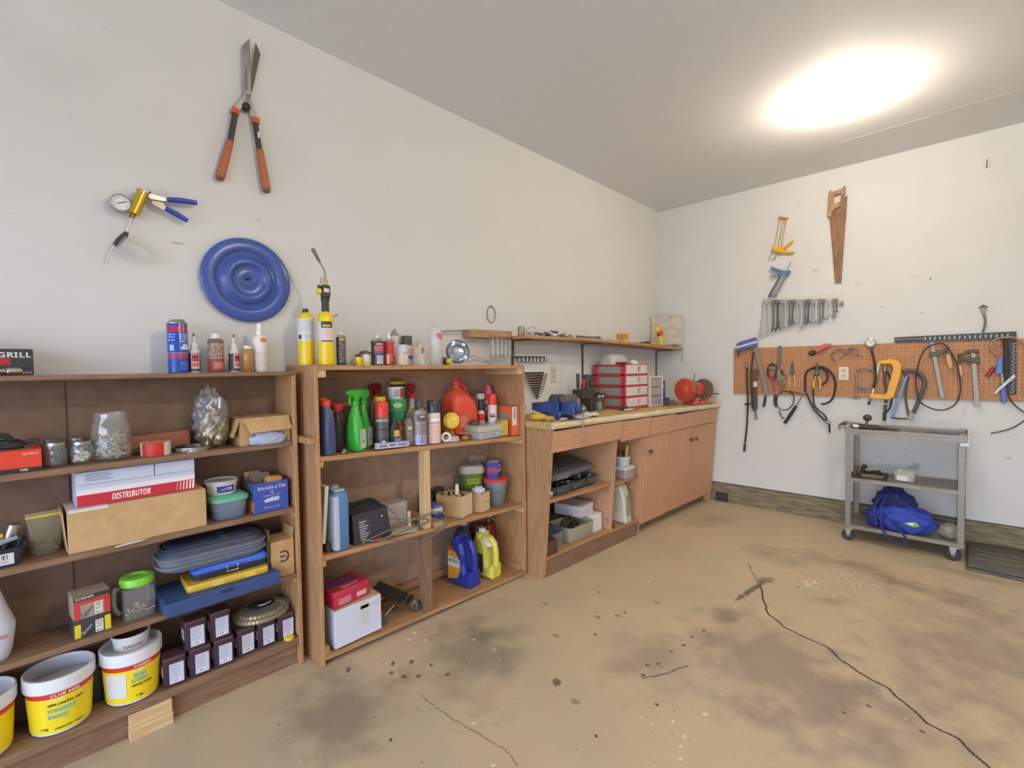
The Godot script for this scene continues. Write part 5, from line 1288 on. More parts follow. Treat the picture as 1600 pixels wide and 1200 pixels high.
func stock_unit_one():
	var y := 1.2455
	var st: SurfaceTool; var t: Node3D
	# ---- top
	t = T("halogen_bulb_box", "black bulb carton with white block letters on the dark unit's top", "box",V(0.085, y,4.455))
	st = S(); slab(st,V(-0.045,0,-0.042),V(0.045,0.079,0.06),0.001); O(t, "carton", st, mat(C(58,58,58),0.45))
	text(t, "GRILL",0.016, mat(C(224,224,216),0.5),V(0.0453,0.062,-0.002), roty(90), null,0.0,0.070)
	st = S(); box(st,V(0.0453,0.042,0.018),V(0.0006,0.022,0.022),0); O(t, "red_print", st, mat(C(176,44,52),0.5))
	text(t, "NO 12V",0.007, mat(C(210,210,205),0.5),V(0.0453,0.008,-0.016), roty(90), null,0.0,0.045)
	st = S(); slab(st,V(-0.046,0.079,-0.04),V(0.04,0.0805,0.05),0.0005); O(t, "flap", st, mat(C(74,74,72),0.5))
	t = T("socket_adapter", "small chrome socket lying before the black bulb carton", "socket",V(0.16, y,4.462),0.3)
	st = S(); cyl(st,V(0,0.012,-0.022),V(0,0.012,0.012),0.012,16,0.002); O(t, "barrel", st, steel(0.75,0.2))
	st = S(); cyl(st,V(0,0.012,0.012),V(0,0.012,0.03),0.009,12,0.002); O(t, "drive_end", st, steel(0.6,0.3))
	t = T("plastic_bag", "limp beige plastic bag hanging beside the black bulb carton", "bag",V(0.10, y,4.555))
	st = S(); blob(st,V(0,0.055,0),V(0.04,0.068,0.04),44,0.3,2.2,24,16,-0.8); O(t, "film", st, mat(C(196,190,174),0.5))
	var bc := print_mat("bluecan",128,96, C(36,76,172),[[0,0.06,1,0.13, C(170,52,88)],[0,0.62,1,0.10, C(176,56,84)],[0,0.60,1,0.015, C(214,160,180)],[0.55,0.42,0.12,0.12, C(190,206,230)],[0.52,0.47,0.17,0.07, C(206,218,236)],[0.33,0.44,0.08,0.12, C(178,196,226)]],[[0.30,0.22,0.14,0.18,3, C(220,228,240),4],[0.50,0.22,0.20,0.18,4, C(226,232,242),5],[0.52,0.80,0.16,0.16,4, C(196,210,236),6]],0.25)
	t = spray_can("tall blue refrigerant can with crimson bands, tallest on the dark unit",V(0.10, y,4.030),W,0.033,0.204, bc, null,0.006,0.9, "refrigerant_can")
	var rp := V2([[0,0.001],[0.016,0.0],[0.0185,0.003],[0.0185,0.075],[0.017,0.086],[0.013,0.092],[0.013,0.097],[0,0.097]])
	for q in [[3.978,0.10, "small lettered bottle with red tip beside the blue refrigerant can",0.4],[3.842,0.10, "small lettered bottle with red tip beside the tan bottle",0.9]]:
		t = round_bottle("glue_bottle", q[2], "bottle",V(q[1], y, q[0]),W + q[3], rp, plastic(C(206,204,198),0.4),[], null)
		sleeve(t,0.0187,0.006,0.074, print_mat("redlabel",64,32, C(70,64,66),[[0.30,0.05,0.26,0.85, C(208,196,192)],[0.33,0.12,0.20,0.40, C(176,52,58)],[0.33,0.56,0.20,0.22, C(226,96,88)],[0.34,0.2,0.15,0.08, C(40,34,38)]]))
		st = S(); lathe(st,V2([[0,0.0975],[0.0125,0.0975],[0.012,0.110],[0.006,0.113],[0.0035,0.138],[0,0.138]]),16); O(t, "spout", st, plastic(C(222,218,208),0.4))
		st = S(); lathe(st,V2([[0,0.1385],[0.004,0.1385],[0.003,0.149],[0,0.150]]),12); O(t, "red_tip", st, plastic(C(140,60,52),0.5))
	t = round_bottle("brown_bottle", "brown cylindrical tin with white cap and cream lettering", "bottle",V(0.10, y,3.906),W,V2([[0,0.001],[0.026,0.0],[0.028,0.003],[0.028,0.118],[0.024,0.128],[0.014,0.131],[0,0.131]]), print_mat("brownlabel",96,96, C(126,92,76),[[0,0.66,1,0.3, C(180,74,66)],[0.42,0.70,0.2,0.2, C(208,130,120)]],[[0.25,0.16,0.5,0.46,7, C(220,200,180),8]]),V2([[0,0.131],[0.0145,0.131],[0.0145,0.147],[0.013,0.149],[0,0.149]]), plastic(C(232,228,218),0.4))
	t = round_bottle("tan_bottle", "short tan oil filled bottle with white cap", "bottle",V(0.115, y,3.797),W,V2([[0,0.001],[0.019,0.0],[0.021,0.003],[0.021,0.080],[0.018,0.088],[0.012,0.092],[0,0.092]]), clear(C(176,132,76),0.88,0.15),V2([[0,0.092],[0.0135,0.092],[0.0135,0.106],[0,0.107]]), plastic(C(226,220,206),0.4))
	t = round_bottle("pump_bottle", "white pump spray bottle with an orange label", "bottle",V(0.10, y,3.746),W + 0.25,V2([[0,0.001],[0.026,0.0],[0.028,0.003],[0.028,0.080],[0.025,0.10],[0.027,0.128],[0.020,0.146],[0.013,0.152],[0,0.152]]), plastic(C(230,222,212),0.4),V2([[0,0.1525],[0.013,0.1525],[0.013,0.168],[0.009,0.172],[0.008,0.196],[0.006,0.2],[0,0.2]]), plastic(C(240,236,228),0.35))
	st = S(); box(st,V(0,0.13,0.0272),V(0.024,0.014,0.0012),0.0, rotx(-8)); O(t, "orange_sticker", st, mat(C(222,112,44),0.5))
	sleeve(t,0.0281,0.01,0.085, print_mat("pump",96,64, C(228,220,210),[],[[0.36,0.06,0.3,0.85,9, C(178,170,160),10]]))
	# ---- second shelf
	y = U1[1] + 0.0005
	t = T("glove_box", "red carton of nitrile gloves with a black glove pulled out on top", "box",V(0.11, y,4.466))
	st = S(); slab(st,V(-0.06,0,-0.060),V(0.06,0.066,0.10),0.001); O(t, "carton", st, mat(C(222,66,44),0.5))
	st = S(); slab(st,V(0.0602,0.0005,-0.0595),V(0.0610,0.013,0.0995),0.0); O(t, "black_stripe", st, mat(C(46,42,42),0.5))
	text(t, "NITRILE",0.007, mat(C(240,200,150),0.5),V(0.0608,0.054,-0.036), roty(90), null,0.0,0.034)
	text(t, "100",0.007, mat(C(232,226,220),0.5),V(0.0614,0.0065,-0.02), roty(90), null,0.0,0.018)
	text(t, "Gloves",0.014, mat(C(236,230,224),0.5),V(0.0608,0.034,0.055), roty(90), null,0.0,0.05)
	st = S(); slab(st,V(-0.02,0.0662,-0.04),V(0.03,0.0668,0.07),0.0); O(t, "slot", st, mat(C(150,140,124),0.7))
	st = S(); blob(st,V(0.0,0.078,0.015),V(0.03,0.018,0.045),51,0.4,2.5,24,14,-0.6); tube(st, curve([V(0,0.08,0.0),V(0.005,0.105,0.01),V(0.01,0.112,0.03)],4),0.008,8); tube(st, curve([V(0.0,0.08,-0.02),V(0.01,0.088,-0.045),V(0.012,0.080,-0.055)],4),0.007,8); O(t, "black_glove", st, mat(C(48,48,46),0.6))
	var zinc := steel(0.72,0.3); var bolts := mat(C(146,140,126),0.4,0.6)
	jar("small jam jar with bright lid of dark washers, in front beside the glove box",V(0.125, y,4.373),0.029,0.078, zinc, mat(C(92,96,110),0.35,0.5),70,1)
	jar("small jam jar with lid standing behind the jar of washers",V(0.055, y,4.380),0.028,0.080, zinc, bolts,50,2)
	jar("small jam jar with lid of pale wall plugs and screws",V(0.125, y,4.310),0.030,0.074, zinc, mat(C(222,216,196),0.5),60,3)
	jar("small jam jar with lid standing behind the jar of wall plugs",V(0.055, y,4.316),0.028,0.080, zinc, bolts,50,4)
	jar("big wide mouthed glass jar of screws and fittings, open topped",V(0.110, y,4.232),0.054,0.166, null, mat(C(196,190,168),0.4,0.3),330,5, "large_glass_jar")
	t = T("leaning_slat_board", "thin rust brown board leaning against the unit's back behind the tape roll", "board",V(0.046, y + 0.002,4.09))
	st = S(); box(st,V(0.0,0.0335,0.0),V(0.006,0.064,0.20),0.001, rotz(12) * rotx(2.0)); O(t, "board", st, mat(C(158,96,62),0.6))
	t = T("tape_roll", "wide roll of red and white reflective tape lying flat", "tape",V(0.120, y,4.112),W)
	st = S(); lathe(st,[W2(0.037,0.0),W2(0.0445,0.0),W2(0.0445,0.046),W2(0.037,0.046),W2(0.037,0.0)],36); O(t, "roll", st, print_mat("tape",128,16, C(200,46,32),[[0.57,0,0.25,1, C(222,214,204)],[0.07,0,0.25,1, C(222,214,204)]]))
	st = S(); lathe(st,[W2(0.035,0.001),W2(0.0368,0.001),W2(0.0368,0.045),W2(0.035,0.045),W2(0.035,0.001)],36); O(t, "core", st, cardboard())
	t = T("steel_band", "bright flat steel ring lying between the tape roll and the bag", "ring",V(0.115, y,3.995))
	st = S(); lathe(st,[W2(0.060,0.0),W2(0.0615,0.0),W2(0.0615,0.016),W2(0.060,0.016),W2(0.060,0.0)],40); O(t, "band", st, steel(0.72,0.25))
	st = S(); cyl(st,V(0.058,0.008,0.03),V(0.058,0.008,0.052),0.005,10); O(t, "clamp_screw", st, steel(0.6))
	t = T("bag_of_fittings", "tall grey clear plastic bag stuffed with metal fittings", "bag",V(0.095, y,3.925))
	st = S(); blob(st,V(0,0.068,0),V(0.05,0.085,0.05),61,0.45,2.6,36,26,-0.80); O(t, "fittings", st, mat(C(150,138,112),0.35,0.6))
	st = S(); blob(st,V(0,0.115,0.004),V(0.052,0.105,0.055),63,0.4,2.6,36,26,-0.85); O(t, "film", st, clear(C(206,204,206),0.18,0.08))
	st = S(); cyl(st,V(0.01,0.15,0.02),V(0.015,0.19,-0.005),0.012,10); cyl(st,V(0.01,0.15,-0.025),V(0.012,0.195,-0.028),0.011,10); cyl(st,V(0.02,0.14,0.0),V(0.02,0.16,0.02),0.010,10); O(t, "pipe_ends", st, steel(0.8,0.25))
	t = T("open_carton", "brown carton with drooping top flap and blue white packing inside", "box",V(0.095, y,3.755))
	open_box(t,V(0.145,0.105,0.19),0.004, cardboard())
	st = S(); hexa(st,[V(0.0735,0.102,0.085),V(0.0735,0.102,-0.088),V(0.075,0.106,-0.088),V(0.075,0.106,0.085),V(0.098,0.050,0.065),V(0.098,0.055,-0.095),V(0.1,0.055,-0.095),V(0.1,0.050,0.065)]); O(t, "front_flap", st, cardboard())
	st = S(); hexa(st,[V(-0.07,0.1052,0.094),V(0.0735,0.1052,0.094),V(0.0735,0.1052,-0.094),V(-0.07,0.1052,-0.094),V(-0.07,0.109,0.094),V(0.0735,0.109,0.094),V(0.0735,0.109,-0.094),V(-0.07,0.109,-0.094)]); O(t, "top_flap", st, cardboard())
	st = S(); hexa(st,[V(0.073,0.10,0.0955),V(0.0,0.10,0.0955),V(0.0,0.103,0.097),V(0.073,0.103,0.097),V(0.068,0.035,0.118),V(0.01,0.035,0.118),V(0.01,0.036,0.121),V(0.068,0.036,0.121)]); O(t, "side_flap", st, cardboard())
	st = S(); blob(st,V(0.082,0.018,-0.005),V(0.012,0.030,0.066),66,0.5,3.0,30,16,-0.6); O(t, "packing_paper", st, mat(C(176,186,212),0.6))
	# ---- third shelf
	y = U1[2] + 0.0005
	t = T("parts_tray", "black plastic parts tray with barcode label and plumbing bits", "tray",V(0.105, y,4.525))
	st = S(); loft(st,[[0.0,0.12,0.12,0.01],[0.052,0.145,0.15,0.012],[0.055,0.152,0.157,0.012],[0.056,0.140,0.145,0.012],[0.004,0.115,0.115,0.01]]); O(t, "tray", st, plastic(C(52,58,68),0.4))
	st = S(); box(st,V(0.0675,0.026,0.0),V(0.0010,0.036,0.10),0.0, rotz(-13)); O(t, "barcode_label", st, print_mat("tray",96,40, C(222,222,228),[[0.62,0.1,0.03,0.4, C(50,50,56)],[0.67,0.1,0.05,0.4, C(50,50,56)],[0.74,0.1,0.02,0.4, C(50,50,56)],[0.78,0.1,0.04,0.4, C(50,50,56)],[0.85,0.1,0.03,0.4, C(50,50,56)],[0.06,0.5,0.4,0.42, C(170,172,182)]],[[0.06,0.1,0.45,0.3,3, C(120,120,130),3],[0.6,0.6,0.32,0.3,3, C(120,120,130),5]]))
	st = S(); cyl(st,V(0.0,0.03,-0.03),V(0.01,0.115,-0.055),0.016,14,0.001); O(t, "chrome_tube", st, steel(0.75,0.22))
	st = S(); tube(st, curve([V(0.03,0.05,0.06),V(0.02,0.072,0.02),V(0.02,0.068,-0.02),V(0.02,0.074,-0.06)],5),[0.012,0.013,0.014,0.015,0.016,0.018,0.018,0.017,0.016,0.015,0.012,0.010,0.008,0.007,0.006,0.006],10); O(t, "grey_elbow", st, plastic(C(150,156,164),0.45))
	st = S(); cyl(st,V(0.0,0.05,0.03),V(0.0,0.095,0.02),0.014,12,0.002); cyl(st,V(0.01,0.078,0.0),V(0.01,0.085,-0.03),0.007,10); cyl(st,V(0.03,0.045,0.06),V(0.03,0.06,0.04),0.012,10); O(t, "yellow_fittings", st, plastic(C(222,182,52),0.4))
	t = T("zip_bag", "clear zip bag with yellow closure holding small screws", "bag",V(0.085, y,4.405),0.1)
	st = S(); loft(st,[[0.0,0.045,0.07,0.02],[0.03,0.05,0.078,0.02],[0.08,0.025,0.080,0.01],[0.132,0.004,0.086,0.002]]); O(t, "film", st, clear(C(196,190,160),0.25,0.1))
	st = S(); box(st,V(0,0.119,0),V(0.012,0.006,0.085),0.001); O(t, "yellow_zip", st, plastic(C(228,204,60),0.4))
	st = S()
	for i in 40:
		var a := V(rng.randf_range(-0.014,0.014), rng.randf_range(0.006,0.03), rng.randf_range(-0.028,0.028)); cyl(st, a, a + V(rng.randf_range(-0.008,0.008), rng.randf_range(-0.003,0.008), rng.randf_range(-0.008,0.008)),0.003,6,0.0)
	O(t, "screws", st, bolts).set_meta("kind", "stuff")
	t = T("long_carton", "long plain brown cardboard carton lying on the third shelf", "box",V(0.098, y,4.166))
	st = S(); slab(st,V(-0.08,0,-0.19),V(0.082,0.139,0.19),0.002); O(t, "carton", st, wood("longcard", C(190,154,106), C(204,168,120), "none",82,0.8,1.2))
	for q in [[0.075,0.085],[0.075,-0.078]]:
		st = S(); cyl(st,V(0.0815, q[0] + 0.012, q[1]),V(0.0824, q[0] + 0.012, q[1]),0.012,20,0.0); O(t, "pressed_disc", st, cardboard())
	st = S(); slab(st,V(-0.03,0.1392,0.09),V(0.0825,0.1398,0.186),0.0); slab(st,V(0.0822,0.130,0.09),V(0.0828,0.1398,0.186),0.0); O(t, "white_tape", st, mat(C(218,210,204),0.5))
	st = S(); box(st,V(0.0,0.07,0.196),V(0.14,0.13,0.003),0.0005, rotx(4)); O(t, "end_flap", st, cardboard(83))
	t = T("distributor_box", "white and red auto parts box lettered DISTRIBUTOR lying on the long carton", "box",V(0.085, y + 0.1403,4.168))
	st = S(); slab(st,V(-0.06,0,-0.163),V(0.076,0.112,0.163),0.001); O(t, "carton", st, mat(C(196,202,220),0.55))
	st = S(); slab(st,V(0.0762,0.001,-0.1625),V(0.0768,0.038,0.1625),0.0); O(t, "red_panel", st, mat(C(196,44,58),0.5))
	st = S(); slab(st,V(0.0762,0.0385,-0.1625),V(0.0766,0.055,0.1625),0.0); O(t, "pale_stripe", st, mat(C(232,226,228),0.5))
	text(t, "DISTRIBUTOR",0.021, mat(C(240,234,230),0.5),V(0.0770,0.020,0.022), roty(90) * Basis(V(1,0,0),V(0.12,1,0),V(0,0,1)), null,0.0,0.104)
	st = S()
	for i in 6: box(st,V(0.0770,0.021,-0.108 - i * 0.0098),V(0.0006,0.030,0.0012 + i * 0.0009),0.0, Basis(V(1,0,0),V(0,1,-0.1),V(0,0,1)))
	O(t, "white_bars", st, mat(C(236,230,228),0.5))
	st = S(); slab(st,V(0.0762,0.0700,-0.1625),V(0.0765,0.0712,0.1625),0.0); slab(st,V(0.0762,0.072,-0.044),V(0.0766,0.112,-0.041),0.0); O(t, "flap_seam", st, mat(C(84,92,116),0.6))
	st = S()
	for i in 4: slab(st,V(0.0762,0.082 + i * 0.006,0.07 + 0.01 * (i % 2)),V(0.0765,0.0845 + i * 0.006,0.14),0.0)
	O(t, "fine_print", st, mat(C(122,132,160),0.6))
	t = T("margarine_tub", "white round margarine tub with blue label stacked on the green lid", "tub",V(0.095, y + 0.094,3.902),W)
	st = S(); lathe(st,V2([[0,0.001],[0.046,0.0],[0.048,0.002],[0.054,0.044],[0,0.044]]),32); O(t, "tub", st, plastic(C(226,226,220),0.4))
	st = S(); lathe(st,V2([[0.0545,0.042],[0.058,0.043],[0.058,0.052],[0.055,0.054],[0.052,0.050],[0,0.050]]),32); O(t, "lid", st, clear(C(214,214,212),0.75,0.2))
	st = S(); var n := 12
	for i in n:
		var a0 := -0.55 + 1.25 * i / n; var a1 := -0.55 + 1.25 * (i + 1) / n
		quad(st,V(sin(a0) * 0.0500,0.010, cos(a0) * 0.0500),V(sin(a1) * 0.0500,0.010, cos(a1) * 0.0500),V(sin(a1) * 0.0536,0.036, cos(a1) * 0.0536),V(sin(a0) * 0.0536,0.036, cos(a0) * 0.0536),V(sin(a0),0, cos(a0)))
	O(t, "blue_label", st, mat(C(54,62,140),0.5))
	text(t, "BUTTER",0.010, mat(C(220,222,232),0.5),V(0.004,0.024,0.0524), rotx(-8), null,0.052,0.04)
	t = T("food_container", "clear food container with mint green lid under the white tub", "container",V(0.105, y,3.888))
	st = S(); loft(st,[[0.0,0.105,0.105,0.03],[0.004,0.11,0.112,0.03],[0.070,0.128,0.128,0.035],[0.070,0.124,0.124,0.035],[0.006,0.106,0.108,0.03]]); O(t, "body", st, clear(C(160,176,206),0.3,0.08))
	st = S(); loft(st,[[0.0705,0.136,0.136,0.035],[0.084,0.138,0.138,0.035],[0.090,0.120,0.120,0.035],[0.0935,0.105,0.105,0.03]]); O(t, "green_lid", st, plastic(C(112,184,152),0.4))
	t = T("biscuit_box", "blue biscuit box lettered Biscuits a The, open and full of scraps", "box",V(0.105, y,3.742))
	open_box(t,V(0.13,0.120,0.132),0.002, mat(C(66,84,172),0.45))
	text(t, "Biscuits a Thé",0.014, mat(C(234,232,238),0.5),V(0.0656,0.098,-0.002), roty(90), font_serif,0.0,0.108)
	text(t, "4",0.012, mat(C(234,232,238),0.5),V(0.0656,0.079,-0.002), roty(90), font_serif)
	text(t, "Paquets de fraicheur",0.005, mat(C(214,214,230),0.5),V(0.0656,0.066,-0.002), roty(90), font,0.0,0.07)
	st = S(); prism(st,[W2(-0.028,-0.007),W2(0.026,-0.004),W2(0.030,0.010),W2(0.0,0.012),W2(-0.03,0.004)],0.0005,V(0.0652,0.046,-0.002), roty(90)); O(t, "emblem", st, mat(C(200,206,228),0.5))
	text(t, "Biscuits",0.005, mat(C(214,214,230),0.5),V(0.0656,0.018,-0.002), roty(90), font,0.0,0.06)
	st = S(); slab(st,V(-0.062,0.002,0.0661),V(0.064,0.119,0.0667),0.0); O(t, "printed_side", st, print_mat("biscside",48,48, C(70,92,132),[[0.0,0.5,0.55,0.5, C(186,110,84)],[0.5,0.62,0.5,0.38, C(196,124,78)],[0,0,0.35,0.4, C(150,86,88)]],[[0.5,0.45,0.45,0.12,1, C(220,220,230),4]]))
	st = S(); box(st,V(-0.02,0.09,0.02),V(0.012,0.12,0.075),0.001, rotz(8) * rotx(-8)); O(t, "grey_card", st, mat(C(112,102,94),0.7))
	st = S(); box(st,V(0.015,0.104,-0.026),V(0.05,0.06,0.062),0.008, rotx(-6)); O(t, "orange_wad", st, wood("wad", C(190,120,60), C(224,162,96), "none",84,0.7,2.0))
	st = S(); box(st,V(-0.06,0.125,0.03),V(0.002,0.05,0.06),0.0, rotz(6)); O(t, "rear_flap", st, cardboard(83))
	t = T("paper_slip", "torn white paper slip poking over the third shelf's edge", "paper",V(0.182, y,4.185))
	st = S(); hexa(st,[V(-0.02,0,0.05),V(0.018,-0.003,0.06),V(0.012,-0.001,-0.01),V(-0.02,0,-0.05),V(-0.02,0.0006,0.05),V(0.018,-0.0024,0.06),V(0.012,-0.0004,-0.01),V(-0.02,0.0006,-0.05)]); O(t, "slip", st, mat(C(226,222,220),0.7))
	# ---- fourth shelf
	y = U1[3] + 0.0005
	t = T("white_refill_bag", "tall white plastic pouch with faint red print at the shelf's end", "bag",V(0.105, y,4.545))
	st = S(); loft(st,[[0.0,0.10,0.10,0.03],[0.02,0.12,0.115,0.04],[0.09,0.125,0.135,0.045],[0.15,0.10,0.10,0.04],[0.20,0.05,0.075,0.02],[0.235,0.012,0.06,0.004]],5); O(t, "pouch", st, plastic(C(214,218,232),0.4))
	st = S(); box(st,V(0.063,0.075,-0.03),V(0.001,0.010,0.045),0.0); box(st,V(0.0605,0.11,-0.01),V(0.001,0.016,0.03),0.0); O(t, "red_print", st, mat(C(186,120,130),0.6))
	for q in [["1 1/2",0.0, C(226,206,44), C(66,62,62), "lower"],["1 1/4",0.0605, C(206,60,52), C(170,150,132), "upper"]]:
		t = T("screw_box", "small screw carton marked %s, %s of a stack of two" % [q[0], q[4]], "box",V(0.125, y + q[1],4.308),0.08)
		var hh: float = 0.060 if q[4] == "lower" else 0.075
		st = S(); slab(st,V(-0.04,0,-0.046),V(0.04, hh,0.046),0.001); O(t, "carton", st, mat(q[3],0.6))
		st = S(); slab(st,V(0.0402,0.002,0.030),V(0.0408,0.045,0.0455),0.0); slab(st,V(0.0402,0.002,-0.0455),V(0.0408,0.05,-0.030),0.0)
		if q[4] == "upper": slab(st,V(0.0402,0.046,-0.0455),V(0.0408,0.058,0.0455),0.0)
		O(t, "colour_print", st, mat(q[2],0.5))
		if q[4] == "upper":
			st = S(); slab(st,V(0.0402,0.059,-0.0455),V(0.0408,0.0745,0.0455),0.0); O(t, "black_band", st, mat(C(58,52,48),0.6))
			text(t, "SCREWS",0.008, mat(C(214,208,200),0.5),V(0.041,0.067,0.018), roty(90), null,0.0,0.045)
		st = S(); slab(st,V(0.0402,0.004,-0.026),V(0.0409,0.044,-0.006),0.0); O(t, "size_sticker", st, mat(C(226,222,210),0.6))
		text(t, q[0],0.013, mat(C(30,28,28),0.6),V(0.0411,0.024,-0.016), roty(90) * rotz(90), font,0.0,0.034)
		st = S(); cyl(st,V(0.0406,0.012,0.022),V(0.0406,0.034,0.002),0.004,8,0.0); cyl(st,V(0.0406,0.010,0.026),V(0.0406,0.016,0.018),0.007,8,0.0); O(t, "screw_picture", st, mat(C(116,118,128),0.5))
	t = T("plastic_canister", "square clear plastic canister with lime green lid and side handle", "canister",V(0.115, y,4.180))
	st = S(); loft(st,[[0.0,0.085,0.085,0.014],[0.004,0.09,0.09,0.016],[0.108,0.094,0.094,0.016],[0.112,0.10,0.10,0.016],[0.114,0.10,0.10,0.016],[0.106,0.088,0.088,0.014],[0.006,0.084,0.084,0.014]]); O(t, "body", st, clear(C(206,212,212),0.10,0.05))
	st = S(); lathe(st,V2([[0.047,0.1145],[0.050,0.1145],[0.050,0.134],[0.046,0.140],[0.030,0.141],[0.028,0.137],[0,0.137]]),32); O(t, "green_lid", st, plastic(C(130,206,60),0.35))
	st = S(); tube(st, curve([V(-0.01,0.10,0.05),V(-0.01,0.104,0.060),V(-0.01,0.08,0.064),V(-0.01,0.04,0.062),V(-0.01,0.015,0.05)],5),0.008,8); O(t, "handle", st, clear(C(190,198,206),0.5,0.08))
	st = S()
	for i in 24:
		var a := V(rng.randf_range(-0.03,0.03), rng.randf_range(0.010,0.03), rng.randf_range(-0.03,0.03)); cyl(st, a, a + V(rng.randf_range(-0.02,0.02), rng.randf_range(0,0.02), rng.randf_range(-0.02,0.02)),0.002,6,0.0)
	O(t, "loose_sticks", st, mat(C(206,186,150),0.5)).set_meta("kind", "stuff")
	t = T("flat_tool_case", "flat dark blue metal tool case overhanging the fourth shelf, lowest of the pile", "case",V(0.125, y,3.930))
	st = S(); slab(st,V(-0.10,0,-0.192),V(0.108,0.047,0.192),0.003); O(t, "case", st, mat(C(54,78,128),0.5))
	st = S(); slab(st,V(0.1082,0.030,-0.020),V(0.1110,0.042,0.020),0.001); O(t, "latch", st, mat(C(40,54,88),0.4,0.3))
	t = T("yellow_case", "thin yellow plastic drill case between the two blue cases", "case",V(0.120, y + 0.0475,3.905),-0.07)
	st = S(); loft(st,[[0.0,0.150,0.270,0.012],[0.004,0.156,0.276,0.014],[0.022,0.156,0.276,0.014],[0.026,0.150,0.270,0.012]]); O(t, "case", st, plastic(C(220,178,62),0.45))
	for z in [0.02,-0.09]:
		st = S(); slab(st,V(0.0784,0.004, z),V(0.0800,0.022, z + 0.04),0.0005); O(t, "latch", st, plastic(C(234,196,88),0.45))
	t = T("latched_case", "bright blue lidded black plastic case with wire latch", "case",V(0.110, y + 0.0737,3.892),-0.07)
	st = S(); loft(st,[[0.0,0.12,0.235,0.02],[0.004,0.13,0.250,0.02],[0.028,0.135,0.256,0.024]]); O(t, "base", st, plastic(C(46,50,62),0.45))
	st = S(); loft(st,[[0.0285,0.142,0.262,0.024],[0.040,0.142,0.262,0.024],[0.052,0.122,0.242,0.022],[0.054,0.112,0.23,0.02]]); O(t, "lid", st, plastic(C(58,104,206),0.35))
	st = S(); tube(st, curve([V(0.068,0.012,0.02),V(0.076,0.014,0.018),V(0.077,0.036,0.018),V(0.0715,0.042,0.018)],3),0.0018,6); tube(st, curve([V(0.068,0.012,-0.02),V(0.076,0.014,-0.018),V(0.077,0.036,-0.018),V(0.0715,0.042,-0.018)],3),0.0018,6); tube(st,[V(0.077,0.016,0.019),V(0.077,0.016,-0.019)],0.0025,6); O(t, "wire_latch", st, steel(0.8,0.25))
	t = T("cooler_bag", "folded grey and navy soft cooler bag lying on the tool cases", "bag",V(0.116, y + 0.128,3.945),-0.05)
	var grey := mat(C(112,112,112),0.6); var navy := mat(C(52,60,84),0.5)
	st = S(); loft(st,[[0.0,0.13,0.30,0.05],[0.010,0.155,0.345,0.06],[0.045,0.165,0.355,0.06],[0.060,0.155,0.345,0.06]],6); O(t, "lower_body", st, mat(C(98,108,130),0.6))
	for yy in [0.024,0.052]:
		st = S(); var pp := []
		for v in rrect(0.170 - yy * 0.1,0.360 - yy * 0.1,0.062,6): pp.append(V(v.x, yy, v.y))
		tube(st, pp,0.0055,8, true); O(t, "piping", st, grey)
	st = S(); loft(st,[[0.0605,0.158,0.348,0.06],[0.076,0.150,0.335,0.06],[0.090,0.126,0.30,0.05],[0.094,0.09,0.26,0.04]],6); O(t, "navy_lid", st, navy)
	st = S(); var pp2 := []
	for v in rrect(0.142,0.325,0.056,6): pp2.append(V(v.x,0.084, v.y))
	tube(st, pp2,0.004,8, true); O(t, "zip_line", st, mat(C(48,48,52),0.5))
	st = S(); ribbon(st,[V(-0.05,0.0965,-0.03),V(0.05,0.0955,-0.03),V(0.066,0.086,-0.03),V(0.078,0.070,-0.03)],0.012,0.003,Vector3.BACK); O(t, "strap", st, mat(C(70,74,88),0.6))
	t = T("parts_carton", "small brown carton with a black U mark at the right upright", "box",V(0.115, y,3.708))
	st = S(); slab(st,V(-0.055,0,-0.046),V(0.062,0.150,0.044),0.001); O(t, "carton", st, cardboard())
	st = S(); tube(st, curve([V(0.0628,0.066,0.010),V(0.0628,0.064,-0.012),V(0.0628,0.084,-0.022),V(0.0628,0.104,-0.012),V(0.0628,0.102,0.010)],4),0.003,6)
	box(st,V(0.0623,0.084,0.0),V(0.001,0.006,0.022),0.0); O(t, "black_mark", st, mat(C(56,44,36),0.6))
	st = S(); box(st,V(0.01,0.172,-0.044),V(0.10,0.045,0.003),0.0, rotx(-8)); O(t, "raised_flap", st, cardboard(83))
	t = T("loose_cardboard", "loose grey cardboard sheet wedged between cooler bag and U carton", "cardboard",V(0.110, y + 0.0485,3.760))
	st = S(); box(st,V(0.0,0.078,0.0),V(0.12,0.15,0.003),0.0005, rotx(-2)); O(t, "sheet", st, mat(C(132,116,98),0.8))
	# ---- bottom shelf
	y = U1[4] + 0.0005
	var teal := C(72,176,176); var ink := C(46,42,34); var rw := C(240,232,214)
	var eng := [["CLUB SIZE",0.008,0.130,0.15, rw,0.070],["Billy Bee",0.006,0.115,-0.1, rw,0.036],["100% Canadian · pure",0.008,0.101,0.15, ink,0.088],["creamed",0.016,0.084,0.02, teal,0.066],["honey",0.016,0.064,-0.08, teal,0.048],["1.5 kg",0.007,0.026,-0.55, ink,0.02],["CANADA NO. 1 WHITE",0.005,0.022,0.25, ink,0.07]]
	var fr := [["FORMAT",0.008,0.130,0.5, rw,0.05],["Billy Bee",0.006,0.115,0.3, rw,0.036],["miel",0.016,0.100,0.38, teal,0.036],["crème",0.016,0.082,0.38, teal,0.048],["100% du Canada",0.007,0.064,0.45, ink,0.06],["1 kg",0.007,0.026,0.35, ink,0.02]]
	pail("white honey pail with yellow label cut off beside the white pouch end",V(0.106, y,4.570),W - 0.2, eng, true)
	t = pail("open white honey pail lettered creamed honey with its lid dropped inside",V(0.106, y,4.386),W - 0.05, eng, true)
